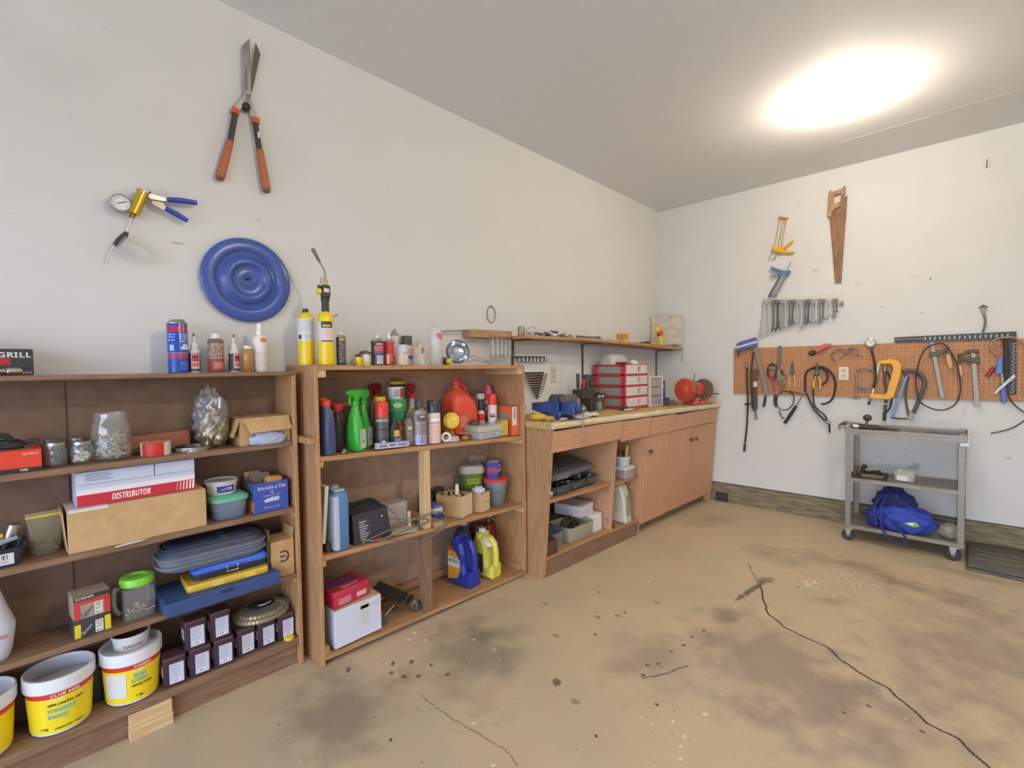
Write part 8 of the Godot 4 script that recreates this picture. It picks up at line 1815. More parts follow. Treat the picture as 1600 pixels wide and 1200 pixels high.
func build_left_wall_things():
	var st: SurfaceTool
	var t := T("hedge_shears", "open hedge shears with steel blades and brown rubber grips hung high", "shears",V(0,2.03,3.74))
	var bl := wood("shearblade", C(122,116,104), C(176,170,158), "y",91,0.4,2.0); bl.metallic = 0.5
	lp(t, "blade",[[2.598,3.748],[2.642,3.721],[2.527,3.720],[2.421,3.722],[2.36,3.735],[2.37,3.752],[2.42,3.749]],0.022,0.004, bl)
	lp(t, "blade",[[2.639,3.695],[2.599,3.677],[2.458,3.708],[2.40,3.722],[2.37,3.738],[2.42,3.728],[2.475,3.718]],0.014,0.004, mat(C(104,98,86),0.45,0.5))
	st = S(); cyl(st,V(0.010,2.409,3.733) - t.position,V(0.034,2.409,3.733) - t.position,0.011,16,0.002); O(t, "pivot_bolt", st, steel(0.7,0.3))
	lp(t, "tang",[[2.40,3.750],[2.372,3.730],[2.345,3.756],[2.306,3.776],[2.318,3.796],[2.36,3.776]],0.016,0.008, steel(0.72,0.35),0.002)
	lp(t, "tang",[[2.395,3.742],[2.39,3.718],[2.305,3.698],[2.305,3.720],[2.36,3.736]],0.012,0.008, steel(0.66,0.35),0.002)
	st = S(); cyl(st,V(0.012,2.352,3.742) - t.position,V(0.034,2.352,3.742) - t.position,0.016,14,0.003); O(t, "bumper", st, mat(C(40,38,36),0.6))
	var dk := mat(C(58,56,52),0.5); var br := mat(C(176,102,66),0.55); var orr := plastic(C(206,88,54),0.5)
	for q in [[[2.322,3.784],[2.188,3.808],[2.034,3.848]],[[2.312,3.709],[2.190,3.694],[2.030,3.672]]]:
		lt(t, "ferrule",[[0.022, q[0][0] + 0.006, q[0][1] - 0.002],[0.022, q[0][0] - 0.016, q[0][1] + (q[1][1] - q[0][1]) * 0.12]],0.0155, orr,0,14)
		lt(t, "shaft",[[0.022, q[0][0] - 0.012, q[0][1]],[0.022, q[1][0] - 0.005, q[1][1]]],0.0115, dk,0,12)
		lt(t, "grip",[[0.022, q[1][0], q[1][1]],[0.023, lerpf(q[1][0], q[2][0],0.3), lerpf(q[1][1], q[2][1],0.3)],[0.023, lerpf(q[1][0], q[2][0],0.75), lerpf(q[1][1], q[2][1],0.75)],[0.023, q[2][0], q[2][1]]],[0.014,0.0155,0.0175,0.017], br,0,14)
		lt(t, "end_cap",[[0.023, q[2][0] + 0.002, q[2][1]],[0.023, q[2][0] - 0.012, q[2][1] + (q[2][1] - q[1][1]) * 0.06]],[0.0165,0.013], mat(C(112,74,62),0.5),0,14)
	st = S(); box(st,V(0.0345,2.248,3.700) - t.position,V(0.002,0.026,0.008),0.0); O(t, "sticker", st, mat(C(220,216,206),0.5))
	st = S(); cyl(st,V(0,2.335,3.742) - t.position,V(0.045,2.34,3.742) - t.position,0.0025,8,0.0); O(t, "hanging_nail", st, steel(0.4,0.5))
	t = T("vacuum_pump", "hand vacuum pump with dial, brass barrel, blue handles and clear cup", "hand pump",V(0,1.64,4.10))
	st = S(); lathe(st,V2([[0,0],[0.029,0],[0.031,0.003],[0.031,0.024],[0.027,0.026],[0.026,0.023],[0,0.023]]),28,V(0.018,1.851,4.171) - t.position, rotz(-90)); O(t, "gauge_case", st, mat(C(166,166,160),0.4,0.4))
	st = S(); lathe(st,V2([[0,0],[0.0258,0],[0.0258,0.001],[0,0.001]]),28,V(0.0412,1.851,4.171) - t.position, rotz(-90)); var dl := O(t, "dial", st, mat(C(222,222,216),0.4))
	st = S(); box(st,V(0.0426,1.852,4.168) - t.position,V(0.0006,0.003,0.030),0, rotx(25))
	for i in 10:
		var a := deg_to_rad(-120 + i * 27.0); box(st,V(0.0426,1.851 + cos(a) * 0.020,4.171 - sin(a) * 0.020) - t.position,V(0.0006,0.006,0.0016),0, rotx(-rad_to_deg(a)))
	O(dl, "needle_and_ticks", st, mat(C(70,70,70),0.6))
	lt(t, "gauge_stem",[[0.03,1.842,4.146],[0.03,1.835,4.128]],0.006, mat(C(150,120,60),0.35,0.8),0)
	lt(t, "brass_barrel",[[0.032,1.902,4.107],[0.032,1.822,4.136]],0.0185, mat(C(206,168,66),0.28,0.85),0,20)
	lt(t, "barrel_cap",[[0.032,1.910,4.104],[0.032,1.900,4.108]],0.0195, mat(C(190,176,140),0.35,0.7),0,20)
	lt(t, "outlet",[[0.032,1.822,4.136],[0.032,1.806,4.141]],0.008, mat(C(150,116,80),0.35,0.7),0)
	lp(t, "frame_plate",[[1.910,4.108],[1.906,4.062],[1.904,4.035],[1.886,4.035],[1.884,4.085]],0.026,0.012, steel(0.62,0.35),0.002)
	lp(t, "lever_plate",[[1.892,4.085],[1.886,4.045],[1.862,4.030],[1.852,4.042],[1.868,4.078]],0.024,0.008, mat(C(160,158,146),0.4,0.6),0.002)
	var blu := plastic(C(44,66,160),0.35)
	lt(t, "handle",[[0.032,1.898,4.030],[0.032,1.904,3.990],[0.032,1.908,3.936]],[0.0095,0.0105,0.009], blu,0,12)
	lt(t, "handle",[[0.030,1.864,4.038],[0.030,1.850,4.005],[0.030,1.832,3.968]],[0.0095,0.0105,0.009], blu,0,12)
	lt(t, "clear_tube",[[0.032,1.808,4.140],[0.030,1.785,4.146],[0.028,1.755,4.153]],0.0045, clear(C(226,226,220),0.6,0.15),3)
	lt(t, "black_lid",[[0.028,1.752,4.156],[0.030,1.735,4.166],[0.030,1.715,4.180],[0.030,1.698,4.190]],[0.007,0.011,0.011,0.008], mat(C(62,58,52),0.5),0,10)
	var ax := V(0,-0.045,-0.078).normalized()
	lt(t, "clear_cup",[[0.030,1.716,4.176],[0.030,1.690,4.132],[0.030,1.668,4.094]],[0.026,0.0255,0.024], clear(C(226,226,222),0.30,0.08),0,20)
	lt(t, "tail_tube",[[0.030,1.700,4.190],[0.028,1.672,4.206],[0.026,1.634,4.214]],0.0035, clear(C(226,220,206),0.7,0.15),4)
	st = S(); cyl(st,V(0,1.905,4.085) - t.position,V(0.05,1.909,4.085) - t.position,0.0025,8,0.0); O(t, "hanging_nail", st, steel(0.4,0.5))
	t = T("air_cleaner_lid", "large blue enamelled round steel lid hung on the wall by its centre hole", "lid",V(0,1.456,3.756))
	st = S(); lathe(st,V2([[0.171,0.012],[0.174,0.010],[0.1745,0.018],[0.168,0.024],[0.132,0.026],[0.126,0.024],[0.120,0.014],[0.112,0.011],[0.104,0.014],[0.096,0.024],[0.084,0.034],[0.074,0.036],[0.066,0.032],[0.062,0.024],[0.056,0.021],[0.030,0.021],[0.026,0.023],[0.020,0.020],[0.012,0.017],[0.011,0.014],[0.018,0.014],[0.05,0.016],[0.074,0.031],[0.1,0.014],[0.171,0.012]]),64,V(0.002,0.175,0), rotz(-90)); O(t, "pressed_disc", st, plastic(C(68,90,158),0.28))
	st = S(); cyl(st,V(0,0.177,0),V(0.034,0.180,0.001),0.003,8,0.0005); O(t, "nail", st, mat(C(44,36,32),0.5,0.5))
	st = S(); cyl(st,Vector3.ZERO,V(0.03,0.006,0.0),0.0018,8,0.0); cyl(st,V(0.03,0.006,0.0),V(0.031,0.006,0.0),0.0045,10,0.0)
	tag(O(self, "wall_nail", st, steel(0.45,0.5),V(0,1.506,3.372)), "bright nail in the white wall above the small black spray can", "nail")
	st = S(); var lp_ := ellipse_loop(0.006,0.053,0.036); tube(st, lp_,0.0026,6, true); cyl(st,V(0,0.050,0.0),V(0.016,0.052,0.0),0.002,6,0)
	tag(O(self, "wire_ring", st, mat(C(110,104,98),0.4,0.6),V(0,1.59,2.318)), "thin grey wire loop hanging on the wall above the plank end", "wire")

# ------------------------------------------------------------------ wall shelf above the bench
func wsy(z: float) -> float:   # top of the shelf board
	if z > 1.6: return lerpf(1.456,1.452, clampf((z - 1.6) / 0.6,0,1))
	if z > 0.85: return lerpf(1.440,1.456, (z - 0.85) / 0.75)
	return lerpf(1.414,1.440, z / 0.85)

func wsx(z: float) -> float: return lerpf(0.245, 0.195, clampf(z / 2.1, 0, 1))

func build_wall_shelf():
	var st: SurfaceTool
	for q in [[2.128,1.604],[1.598,1.326],[1.320,0.06]]:
		st = S(); slab(st,V(0.0,0.935, q[1]),V(0.004,1.40, q[0]),0.0008); struct(O(self, "trim_%d" % (1 + int(q[0] < 1.7) + int(q[0] < 1.5)), st, mat(C(222,222,218),0.55)))
	var t := T("wall_shelf", "sagging long plank shelf on brackets above the workbench", "shelf",Vector3.ZERO)
	var zs := [2.20,1.60,1.22,0.85,0.42,0.012]
	st = S()
	for i in zs.size() - 1:
		var a: float = zs[i]; var b: float = zs[i + 1]
		hexa(st,[V(0.005, wsy(a) - 0.020, a),V(wsx(a), wsy(a) - 0.020, a),V(wsx(b), wsy(b) - 0.020, b),V(0.005, wsy(b) - 0.020, b),V(0.005, wsy(a), a),V(wsx(a), wsy(a), a),V(wsx(b), wsy(b), b),V(0.005, wsy(b), b)])
	O(t, "board", st, tan_wood("z"))
	st = S(); slab(st,V(0.004,1.434,2.202),V(0.075,1.476,2.560),0.002); O(t, "end_rail", st, tan_wood("z"))
	for z in [2.522,2.27]:
		st = S(); cyl(st,V(0.0745,1.456, z),V(0.0775,1.456, z),0.006,12,0.001); O(t, "brass_screw", st, mat(C(206,170,84),0.35,0.7))
	var gm := mat(C(94,84,76),0.5,0.3)
	for z in [2.125,1.323,0.085]:
		var y1 := wsy(z) - 0.0205
		st = S(); slab(st,V(0.0045, y1 - 0.30, z - 0.012),V(0.010, y1, z + 0.012),0.001); slab(st,V(0.010, y1 - 0.008, z - 0.010),V(0.170, y1, z + 0.010),0.001)
		O(t, "bracket", st, gm)
	var ws := [2.405,2.382,2.362,2.342,2.322,2.304,2.286,2.268,2.250,2.232,2.214]
	for i in ws.size():
		var l: float = 0.125 - 0.004 * (i % 3)
		var o := O(self, "combination_wrench", wrench_mesh(l,0.0058), steel(0.85 if i % 2 else 0.6,0.22),V(0.083,1.434, ws[i]), roty(90))
		tag(o, "short chrome wrench under the plank end, %s counting from the wire ring" % ordinal(i), "wrench", "wrenches under the shelf plank")
		st = S(); cyl(st,V(0.074,1.440, ws[i]),V(0.094,1.442, ws[i]),0.0014,6,0.0); O(t, "peg", st, steel(0.5))
	t = T("steel_rod", "thin grey rod lying on the plank end and reaching along the wall", "rod",V(0.03,1.4765,2.45))
	st = S(); cyl(st,V(0.0,-0.016,0.30),V(0.006,0.004,0.05),0.0045,8,0.0005); cyl(st,V(0.006,0.004,0.05),V(0.008,0.005,-0.28),0.0045,8,0.0005); O(t, "rod", st, mat(C(150,148,146),0.4,0.5))
	t = T("socket_rail", "dark rail of small chrome sockets fixed under the wall shelf", "socket rail",V(0.005,1.29,1.945))
	st = S(); slab(st,V(-0.001,0.022,-0.158),V(0.010,0.034,0.158),0.001); O(t, "rail", st, mat(C(70,66,62),0.5,0.4))
	for i in 8:
		st = S(); lathe(st,V2([[0.0,0.0],[0.010,0.0],[0.013,0.003],[0.013,0.020],[0.009,0.022],[0.009,0.032],[0,0.032]]),14,V(0.0245,-0.006,0.138 - i * 0.0395)); O(t, "socket", st, steel(0.66,0.3))
	t = T("wrench_set", "black wedge rack of open end wrenches sized in steps on the white panel", "tool rack",V(0.005,1.02,1.88))
	lp(t, "rack",[[1.214,2.015],[1.214,1.800],[1.02,1.872],[1.035,1.90]],0.004,0.006, mat(C(52,52,50),0.5),0.001)
	for i in 10:
		var y := 1.196 - i * 0.0172; var k := i / 9.0
		var zr := lerpf(1.785,1.862, k * k * 0.6 + k * 0.4); var zl := lerpf(2.030,1.925, k)
		st = S(); var wm := wrench_mesh(zl - zr,0.0085 - 0.003 * k)
		var o := O(t, "wrench", wm, steel(0.82,0.22),V(0.0175, y - 1.02, zr - 1.88), LB * rotz(-90))
		o.position.z = zr - 1.88 + 0.006
	t = T("wall_outlet", "cream wall plate on the white panel between wrench rack and vise", "outlet",V(0.0045,1.136,1.690))
	st = S(); slab(st,V(0,0,-0.034),V(0.006,0.118,0.034),0.002); O(t, "cover_plate", st, plastic(C(206,200,184),0.4))
	for y in [0.038,0.080]:
		st = S(); slab(st,V(0.0061, y - 0.013,-0.016),V(0.0075, y + 0.013,0.016),0.001); O(t, "receptacle", st, plastic(C(184,176,158),0.4))

func clutter(label: String, at: Vector3, cols: Array, n: int, ext: Vector3, s: int, called := "metal_scrap"):
	var t := T(called, label, "scrap", at)
	var rg := RandomNumberGenerator.new(); rg.seed = s
	for c in cols.size():
		var st := S()
		for i in n:
			var p := V(rg.randf_range(-ext.x, ext.x), rg.randf_range(0.004, ext.y), rg.randf_range(-ext.z, ext.z))
			var d := V(rg.randf_range(-0.02,0.02), rg.randf_range(-0.004,0.008), rg.randf_range(-0.03,0.03))
			if i % 3 == 0: box(st, p,V(rg.randf_range(0.008,0.02), rg.randf_range(0.006,0.014), rg.randf_range(0.01,0.03)),0.001, roty(rg.randf() * 180.0))
			else: cyl(st, p, p + d, rg.randf_range(0.003,0.006),7,0.0005)
		O(t, "bits", st, cols[c]).set_meta("kind", "stuff")
	return t

func stock_wall_shelf():
	var st: SurfaceTool; var t: Node3D
	var Q := func(x: float, z: float) -> Vector3: return V(x, wsy(z) + 0.001, z)
	var ir := mat(C(120,108,92),0.45,0.5); var pale := mat(C(206,202,196),0.5); var dk := mat(C(66,58,52),0.5)
	t = T("small_tin", "small upright grey tin at the start of the wall shelf", "tin", Q.call(0.130,2.170))
	st = S(); lathe(st,V2([[0,0.001],[0.022,0.0],[0.024,0.003],[0.024,0.055],[0.021,0.060],[0,0.060]]),22); O(t, "tin", st, mat(C(150,146,124),0.4,0.3))
	st = S(); cyl(st,V(0.02,0.0,0.035),V(0.02,0.03,0.035),0.005,10,0.001); O(t, "brass_pin", st, mat(C(206,166,70),0.35,0.7))
	clutter("heap of dark iron bits and white plastic parts beside the grey tin", Q.call(0.125,2.04),[dk, pale],14,V(0.05,0.028,0.08),3, "hardware_heap")
	t = T("wire_coil", "springy grey wire arched over the iron bits on the shelf", "wire", Q.call(0.110,2.04))
	st = S(); tube(st, curve([V(0,0.006,0.06),V(0,0.045,0.045),V(0.01,0.060,0.01),V(0.01,0.055,-0.02)],5),0.0016,6); O(t, "wire", st, ir)
	t = T("purple_carton", "small dark purple carton on the wall shelf", "box", Q.call(0.115,1.845))
	st = S(); slab(st,V(-0.03,0,-0.038),V(0.03,0.042,0.038),0.001); O(t, "carton", st, mat(C(74,66,112),0.5))
	t = T("pump_fitting", "white and chrome bent pump fitting lying before the purple carton", "fitting", Q.call(0.150,1.935))
	st = S(); tube(st, curve([V(0,0.012,0.05),V(0.005,0.028,0.02),V(0.0,0.032,-0.01),V(0.01,0.014,-0.045)],5),0.011,10); O(t, "bent_pipe", st, mat(C(206,200,196),0.3,0.3))
	st = S(); blob(st,V(0.02,0.010,-0.055),V(0.02,0.013,0.025),9,0.3,2.0,18,12,-0.75); O(t, "white_flange", st, pale)
	clutter("heap of brown rusty hinges in the middle of the wall shelf", Q.call(0.120,1.680),[ir, dk],12,V(0.05,0.018,0.10),5, "hinge_heap")
	t = T("ratchet_set", "blue grey and black open ratchet tray on the wall shelf", "tool set", Q.call(0.120,1.410))
	st = S(); slab(st,V(-0.05,0,-0.12),V(0.05,0.010,0.12),0.002); O(t, "tray", st, mat(C(120,130,142),0.5))
	st = S(); cyl(st,V(0.02,0.017,0.10),V(0.02,0.017,-0.10),0.007,10,0.001); cyl(st,V(0.02,0.017,-0.10),V(0.02,0.019,-0.13),0.012,12,0.002); O(t, "ratchet", st, steel(0.5,0.3))
	st = S(); for_sockets(st); O(t, "sockets", st, mat(C(76,80,86),0.4,0.5)).set_meta("kind", "stuff")
	clutter("heap of small white plastic clips between ratchet tray and orange carton", Q.call(0.120,1.130),[pale],16,V(0.05,0.020,0.09),7, "clip_heap")
	t = T("orange_carton", "small orange carton on a white base at the wall shelf", "box", Q.call(0.115,0.895))
	st = S(); slab(st,V(-0.03,0.024,-0.048),V(0.03,0.076,0.048),0.002); O(t, "carton", st, mat(C(222,132,54),0.5))
	st = S(); slab(st,V(-0.028,0.0,-0.044),V(0.040,0.0235,0.044),0.003); O(t, "white_base", st, pale)
	t = T("pliers", "black and yellow gripped pliers lying near the shelf's far end", "pliers", Q.call(0.160,0.560))
	st = S(); tube(st, curve([V(-0.02,0.010,0.12),V(0.0,0.020,0.04),V(0.0,0.018,-0.02)],5),0.007,8); tube(st, curve([V(0.01,0.010,0.11),V(0.01,0.024,0.03),V(0.0,0.020,-0.03)],5),0.007,8); O(t, "jaws", st, dk)
	st = S(); cyl(st,V(0.02,0.012,-0.03),V(0.03,0.012,-0.13),0.010,12,0.003); O(t, "yellow_grip", st, plastic(C(226,178,66),0.4))
	st = S(); tube(st, curve([V(0.0,0.02,-0.03),V(-0.01,0.016,-0.09),V(-0.02,0.010,-0.13)],4),0.008,8); O(t, "black_grip", st, dk)
	t = T("marking_gun", "yellow and red caulk applicator standing against the corner board", "applicator", Q.call(0.150,0.265))
	st = S(); loft(st,[[0.0,0.030,0.040,0.008],[0.09,0.034,0.044,0.010,-0.004],[0.10,0.026,0.034,0.010,-0.006]]); O(t, "body", st, plastic(C(222,190,48),0.4))
	st = S(); blob(st,V(-0.010,0.128,0.0),V(0.026,0.028,0.030),14,0.15,2.0,20,14,-0.95); O(t, "red_knob", st, plastic(C(216,70,52),0.4))
	st = S(); blob(st,V(-0.020,0.158,0.030),V(0.026,0.030,0.036),15,0.15,2.0,20,14,-0.95); O(t, "yellow_head", st, plastic(C(234,196,60),0.4))
	st = S(); cyl(st,V(-0.018,0.096,0.03),V(-0.016,0.118,0.025),0.010,10); O(t, "black_collar", st, dk)
	clutter("grey and pale odds and ends at the far end of the wall shelf", Q.call(0.180,0.15),[ir, mat(C(176,190,184),0.4)],10,V(0.035,0.030,0.09),9, "odds_heap")
	t = T("corner_board", "square grey beige board standing across the corner on the wall shelf", "board",V(0.128,1.445,0.108))
	st = S(); box(st,V(0,0.1375,0),V(0.290,0.275,0.010),0.001, roty(36)); O(t, "board", st, wood("cornerboard", C(176,168,146), C(206,198,178), "none",95,0.7,1.8))
	t = T("hanging_cord", "thin frayed yellow cord dangling from the far end of the shelf", "cord",V(0.252,1.27,0.06))
	st = S(); tube(st, curve([V(-0.004,0.148,0.0),V(0.004,0.135,0.0),V(0.002,0.09,0.004),V(0.006,0.04,0.0),V(0.008,0.0,0.004)],5),[0.006,0.006,0.006,0.0045,0.003,0.0025,0.0025,0.0025,0.0025,0.0025,0.0025,0.0025,0.0025,0.003,0.0035,0.004,0.004,0.003,0.002,0.002,0.0015],6); O(t, "cord", st, mat(C(150,132,84),0.7))

func for_sockets(st: SurfaceTool):
	for i in 9: cyl(st,V(-0.025 + 0.01 * (i % 2),0.010,0.10 - i * 0.024),V(-0.025 + 0.01 * (i % 2),0.026,0.10 - i * 0.024),0.009,12,0.001)

func ellipse_loop(x: float, ry: float, rz: float) -> Array:
	var o := []
	for i in 28: o.append(V(x, sin(TAU * i / 28.0) * ry, cos(TAU * i / 28.0) * rz))
	return o

# ------------------------------------------------------------------ things on and in the workbench
func stock_bench():
	var st: SurfaceTool; var t: Node3D
	var B := func(x: float, z: float) -> Vector3: return V(x, ty(z + 0.14) + 0.001, z)
	t = T("bench_vise", "blue cast iron bench vise bolted at the bench end", "vise", B.call(0.372,2.10),0.0)
	var vb := wood("viseblue", C(50,66,122), C(66,88,152), "none",96,0.45,1.6); var gr := mat(C(116,112,104),0.5,0.5)
	st = S(); loft(st,[[0.0,0.17,0.13,0.03],[0.012,0.17,0.13,0.03],[0.022,0.12,0.10,0.03],[0.045,0.11,0.09,0.02]],4); O(t, "base", st, vb)
	st = S(); prism(st,[W2(-0.19,0.045),W2(-0.19,0.090),W2(-0.10,0.098),W2(-0.03,0.115),W2(0.03,0.115),W2(0.03,0.030),W2(-0.08,0.020),W2(-0.12,0.030)],0.09,V(0,0,-0.045), Basis(),0.008); O(t, "body", st, vb)
	st = S(); prism(st,[W2(0.050,0.030),W2(0.050,0.115),W2(0.10,0.112),W2(0.145,0.085),W2(0.15,0.040),W2(0.12,0.025)],0.09,V(0,0,-0.045), Basis(),0.008); O(t, "sliding_jaw_block", st, vb)
	for q in [[-0.035,0.028, "rear_jaw"],[0.048,0.105, "front_jaw"]]:
		st = S(); prism(st,[W2(-0.062,0.108),W2(0.062,0.108),W2(0.060,0.128),W2(0.036,0.148),W2(-0.036,0.148),W2(-0.060,0.128)], q[1] - q[0],V(q[0],0,0), LB,0.004); O(t, q[2], st, gr if q[2] == "front_jaw" else mat(C(84,82,80),0.5,0.4))
	st = S(); cyl(st,V(0.03,0.062,0),V(0.185,0.062,0),0.015,16,0.003); O(t, "screw", st, steel(0.55,0.35))
	st = S(); cyl(st,V(0.150,0.062,0),V(0.166,0.062,0),0.030,18,0.004); O(t, "collar", st, vb)
	st = S(); cyl(st,V(0.166,0.062,0),V(0.20,0.062,0),0.018,16,0.003); O(t, "screw_head", st, steel(0.62,0.35))
	st = S(); cyl(st,V(0.186,0.082,0.0),V(0.186,-0.120,0.0),0.0055,10,0.001); cyl(st,V(0.186,-0.118,0.0),V(0.186,-0.132,0.0),0.0085,12,0.003); cyl(st,V(0.186,0.080,0.0),V(0.186,0.090,0.0),0.0085,12,0.003); O(t, "tommy_bar", st, steel(0.6,0.3))
	t = T("white_paper_bag", "crumpled white paper bag behind the vise", "bag", B.call(0.150,2.235),0.0)
	st = S(); blob(st,V(0,0.065,0),V(0.055,0.085,0.055),33,0.25,1.8,28,20,-0.75); O(t, "bag", st, mat(C(216,212,206),0.7))
	t = T("work_glove", "yellow and black work glove lying on the bench by the shelf unit", "glove", B.call(0.355,2.285),0.3)
	st = S(); blob(st,V(0,0.018,0),V(0.05,0.024,0.034),35,0.25,1.8,24,14,-0.7); O(t, "palm", st, mat(C(214,172,62),0.8))
	for i in 3:
		st = S(); tube(st, curve([V(0.04,0.016,-0.018 + i * 0.017),V(0.075,0.016,-0.022 + i * 0.020),V(0.098,0.010,-0.022 + i * 0.022)],4),0.009,8); O(t, "finger", st, mat(C(204,160,60),0.8))
	st = S(); box(st,V(-0.005,0.034,0.0),V(0.06,0.008,0.022),0.003, rotz(-8)); O(t, "black_back", st, mat(C(60,54,48),0.8))
	t = T("pencil_eraser", "small pink and white block at the bench edge under the vise", "eraser", B.call(0.478,2.190),0.05)
	st = S(); box(st,V(0,0.007,0),V(0.02,0.013,0.055),0.002); O(t, "block", st, mat(C(216,164,140),0.7))
	t = T("sandpaper_strip", "narrow pale grey strip lying behind the pink block", "sandpaper", B.call(0.430,2.252),0.2)
	st = S(); box(st,V(0,0.006,0),V(0.03,0.011,0.055),0.002); O(t, "strip", st, mat(C(196,196,198),0.6))
	t = T("paper_scraps", "crumpled white tissue scraps on the bench beside the vise screw", "tissue", B.call(0.440,1.860),0.2)
	st = S(); blob(st,V(0,0.010,0.05),V(0.03,0.018,0.03),41,0.5,2.4,20,12,-0.55); blob(st,V(0.02,0.008,-0.02),V(0.03,0.013,0.05),42,0.5,2.4,20,12,-0.55); O(t, "scraps", st, mat(C(226,222,220),0.8))
	t = T("white_rag", "flat white rag lying under the vise handle", "rag", B.call(0.478,2.015),0.0)
	st = S(); blob(st,V(0,0.004,0),V(0.035,0.010,0.05),43,0.4,2.0,22,10,-0.4); O(t, "cloth", st, mat(C(206,206,208),0.85))
	t = T("tool_caddy", "black bench caddy stuck full of dark handled screwdrivers", "tool rack", B.call(0.165,1.50),0.0)
	var bk := plastic(C(64,62,56),0.5)
	st = S(); prism(st,[W2(0.11,0.16),W2(-0.03,0.16),W2(-0.03,0.0),W2(0.0,0.0),W2(0.02,0.09),W2(0.11,0.10)],0.10,V(-0.05,0,0), Basis(V(0,0,1),V(0,1,0),V(1,0,0)),0.004); O(t, "frame", st, bk)
	st = S(); slab(st,V(-0.04,0.105,-0.16),V(0.065,0.115,-0.03),0.002); slab(st,V(0.055,0.09,-0.16),V(0.065,0.125,-0.03),0.002); O(t, "front_tray", st, bk)
	for z in [-0.15,-0.03]:
		st = S(); slab(st,V(0.045,0.0, z - 0.008),V(0.062,0.105, z + 0.008),0.002); O(t, "foot", st, bk if z > -0.1 else plastic(C(150,50,46),0.4))
	for z in [-0.075,-0.122]:
		st = S(); slab(st,V(0.0652,0.095, z - 0.018),V(0.066,0.112, z + 0.018),0.0); O(t, "white_tag", st, mat(C(196,190,186),0.5))
	var hc := [C(74,72,70), C(176,52,46), C(92,88,80), C(70,68,66), C(56,56,56), C(64,62,60), C(80,78,72)]
	var hz := [0.085,0.055,0.025,0.015,-0.010,-0.035,-0.075]
	var hh := [0.275,0.235,0.20,0.27,0.265,0.270,0.225]
	for i in 7:
		var hx := -0.015 + 0.03 * (i % 2)
		var d := T("screwdriver", "%s handled screwdriver in the black caddy, %s from the vise side" % ["red" if i == 1 else "dark", ordinal(i)], "screwdriver", B.call(0.165 + hx,1.50 + hz[i]),0.0, "screwdrivers in the black caddy")
		st = S(); lathe(st,V2([[0,0.162],[0.009,0.162],[0.013,0.18],[0.0125, hh[i] - 0.03],[0.015, hh[i] - 0.012],[0.011, hh[i]],[0, hh[i]]]),12); O(d, "handle", st, plastic(hc[i],0.4))
		st = S(); cyl(st,V(0,0.1605,0),V(0,0.1618,0),0.004,8,0.0); O(d, "shaft", st, steel(0.6))
	clutter("bright bits and drill ends heaped in the caddy tray", B.call(0.175,1.405) + V(0,0.122,0),[steel(0.7,0.3), mat(C(60,58,66),0.5)],12,V(0.035,0.03,0.05),15, "bits_heap")
	t = T("glue_pots", "teal lidded pot and cream tin under the black caddy", "pot", B.call(0.195,1.415))
	st = S(); cyl(st,V(-0.02,0,0.02),V(-0.02,0.07,0.02),0.026,18,0.003); O(t, "cream_tin", st, mat(C(206,190,150),0.5))
	st = S(); cyl(st,V(0.0,0,-0.035),V(0.0,0.06,-0.035),0.026,18,0.003); O(t, "teal_pot", st, plastic(C(96,170,150),0.4))
	t = T("drawer_organizer", "red framed four drawer plastic organizer with clear sides on the bench", "organizer", B.call(0.185,1.045))
	var rp := plastic(C(196,58,58),0.35)
	var X0 := -0.145; var X1 := 0.145; var Z0 := -0.175; var Z1 := 0.175; var HT := 0.345
	st = S()
	for q in [0.0,0.085,0.170,0.255,0.330]: slab(st,V(X0, q, Z0),V(X1, q + 0.016, Z1),0.003)
	for c in [[X0, Z0],[X0, Z1],[X1, Z0],[X1, Z1]]:
		var w := 0.042
		slab(st,V(c[0],0.0, c[1]),V(c[0] - signf(c[0]) * w, HT, c[1] - signf(c[1]) * (0.012 if c[0] > 0 else 0.03)),0.003)
	O(t, "frame", st, rp)
	for i in 4:
		var y0 := 0.018 + i * 0.085
		st = S(); slab(st,V(X0 + 0.012, y0, Z0 + 0.014),V(X1 - 0.006, y0 + 0.064, Z1 - 0.008),0.003); var dw := O(t, "drawer", st, clear(C(168,164,156),0.78,0.15))
		st = S(); slab(st,V(X1 - 0.004, y0 - 0.001, Z0 + 0.013),V(X1 + 0.002, y0 + 0.066, Z1 - 0.014),0.002); O(dw, "drawer_front", st, plastic(C(216,210,208),0.35))
		st = S(); slab(st,V(X1 + 0.0022, y0 + 0.016,-0.045),V(X1 + 0.007, y0 + 0.054,-0.012),0.002); O(dw, "handle", st, plastic([C(196,150,84), C(140,146,160), C(150,156,164), C(190,84,70)][i],0.35))
		st = S(); slab(st,V(X1 + 0.0072, y0 + 0.022,-0.037),V(X1 + 0.0078, y0 + 0.047,-0.020),0.0); O(dw, "handle_recess", st, plastic(C(206,200,196),0.4))
	var oy := ty(1.045) + 0.0015 + HT + 0.001
	t = T("vacuum_nozzle", "translucent grey moulded plastic hood on top of the drawer organizer", "plastic hood",V(0.150, oy,1.090))
	st = S(); loft(st,[[0.0,0.15,0.24,0.04],[0.03,0.15,0.25,0.05],[0.065,0.13,0.22,0.05],[0.082,0.09,0.17,0.04]],5); O(t, "hood", st, plastic(C(186,180,172),0.3))
	st = S(); slab(st,V(0.0755,0.001,-0.06),V(0.092,0.020,0.10),0.004); O(t, "dark_slot", st, mat(C(70,60,44),0.6))
	t = T("white_tissue", "scrap of white tissue on the organizer's top corner", "tissue",V(0.250, oy,0.955))
	st = S(); blob(st,V(0,0.012,0),V(0.03,0.022,0.04),52,0.5,2.4,20,14,-0.55); O(t, "tissue", st, mat(C(232,228,226),0.8))
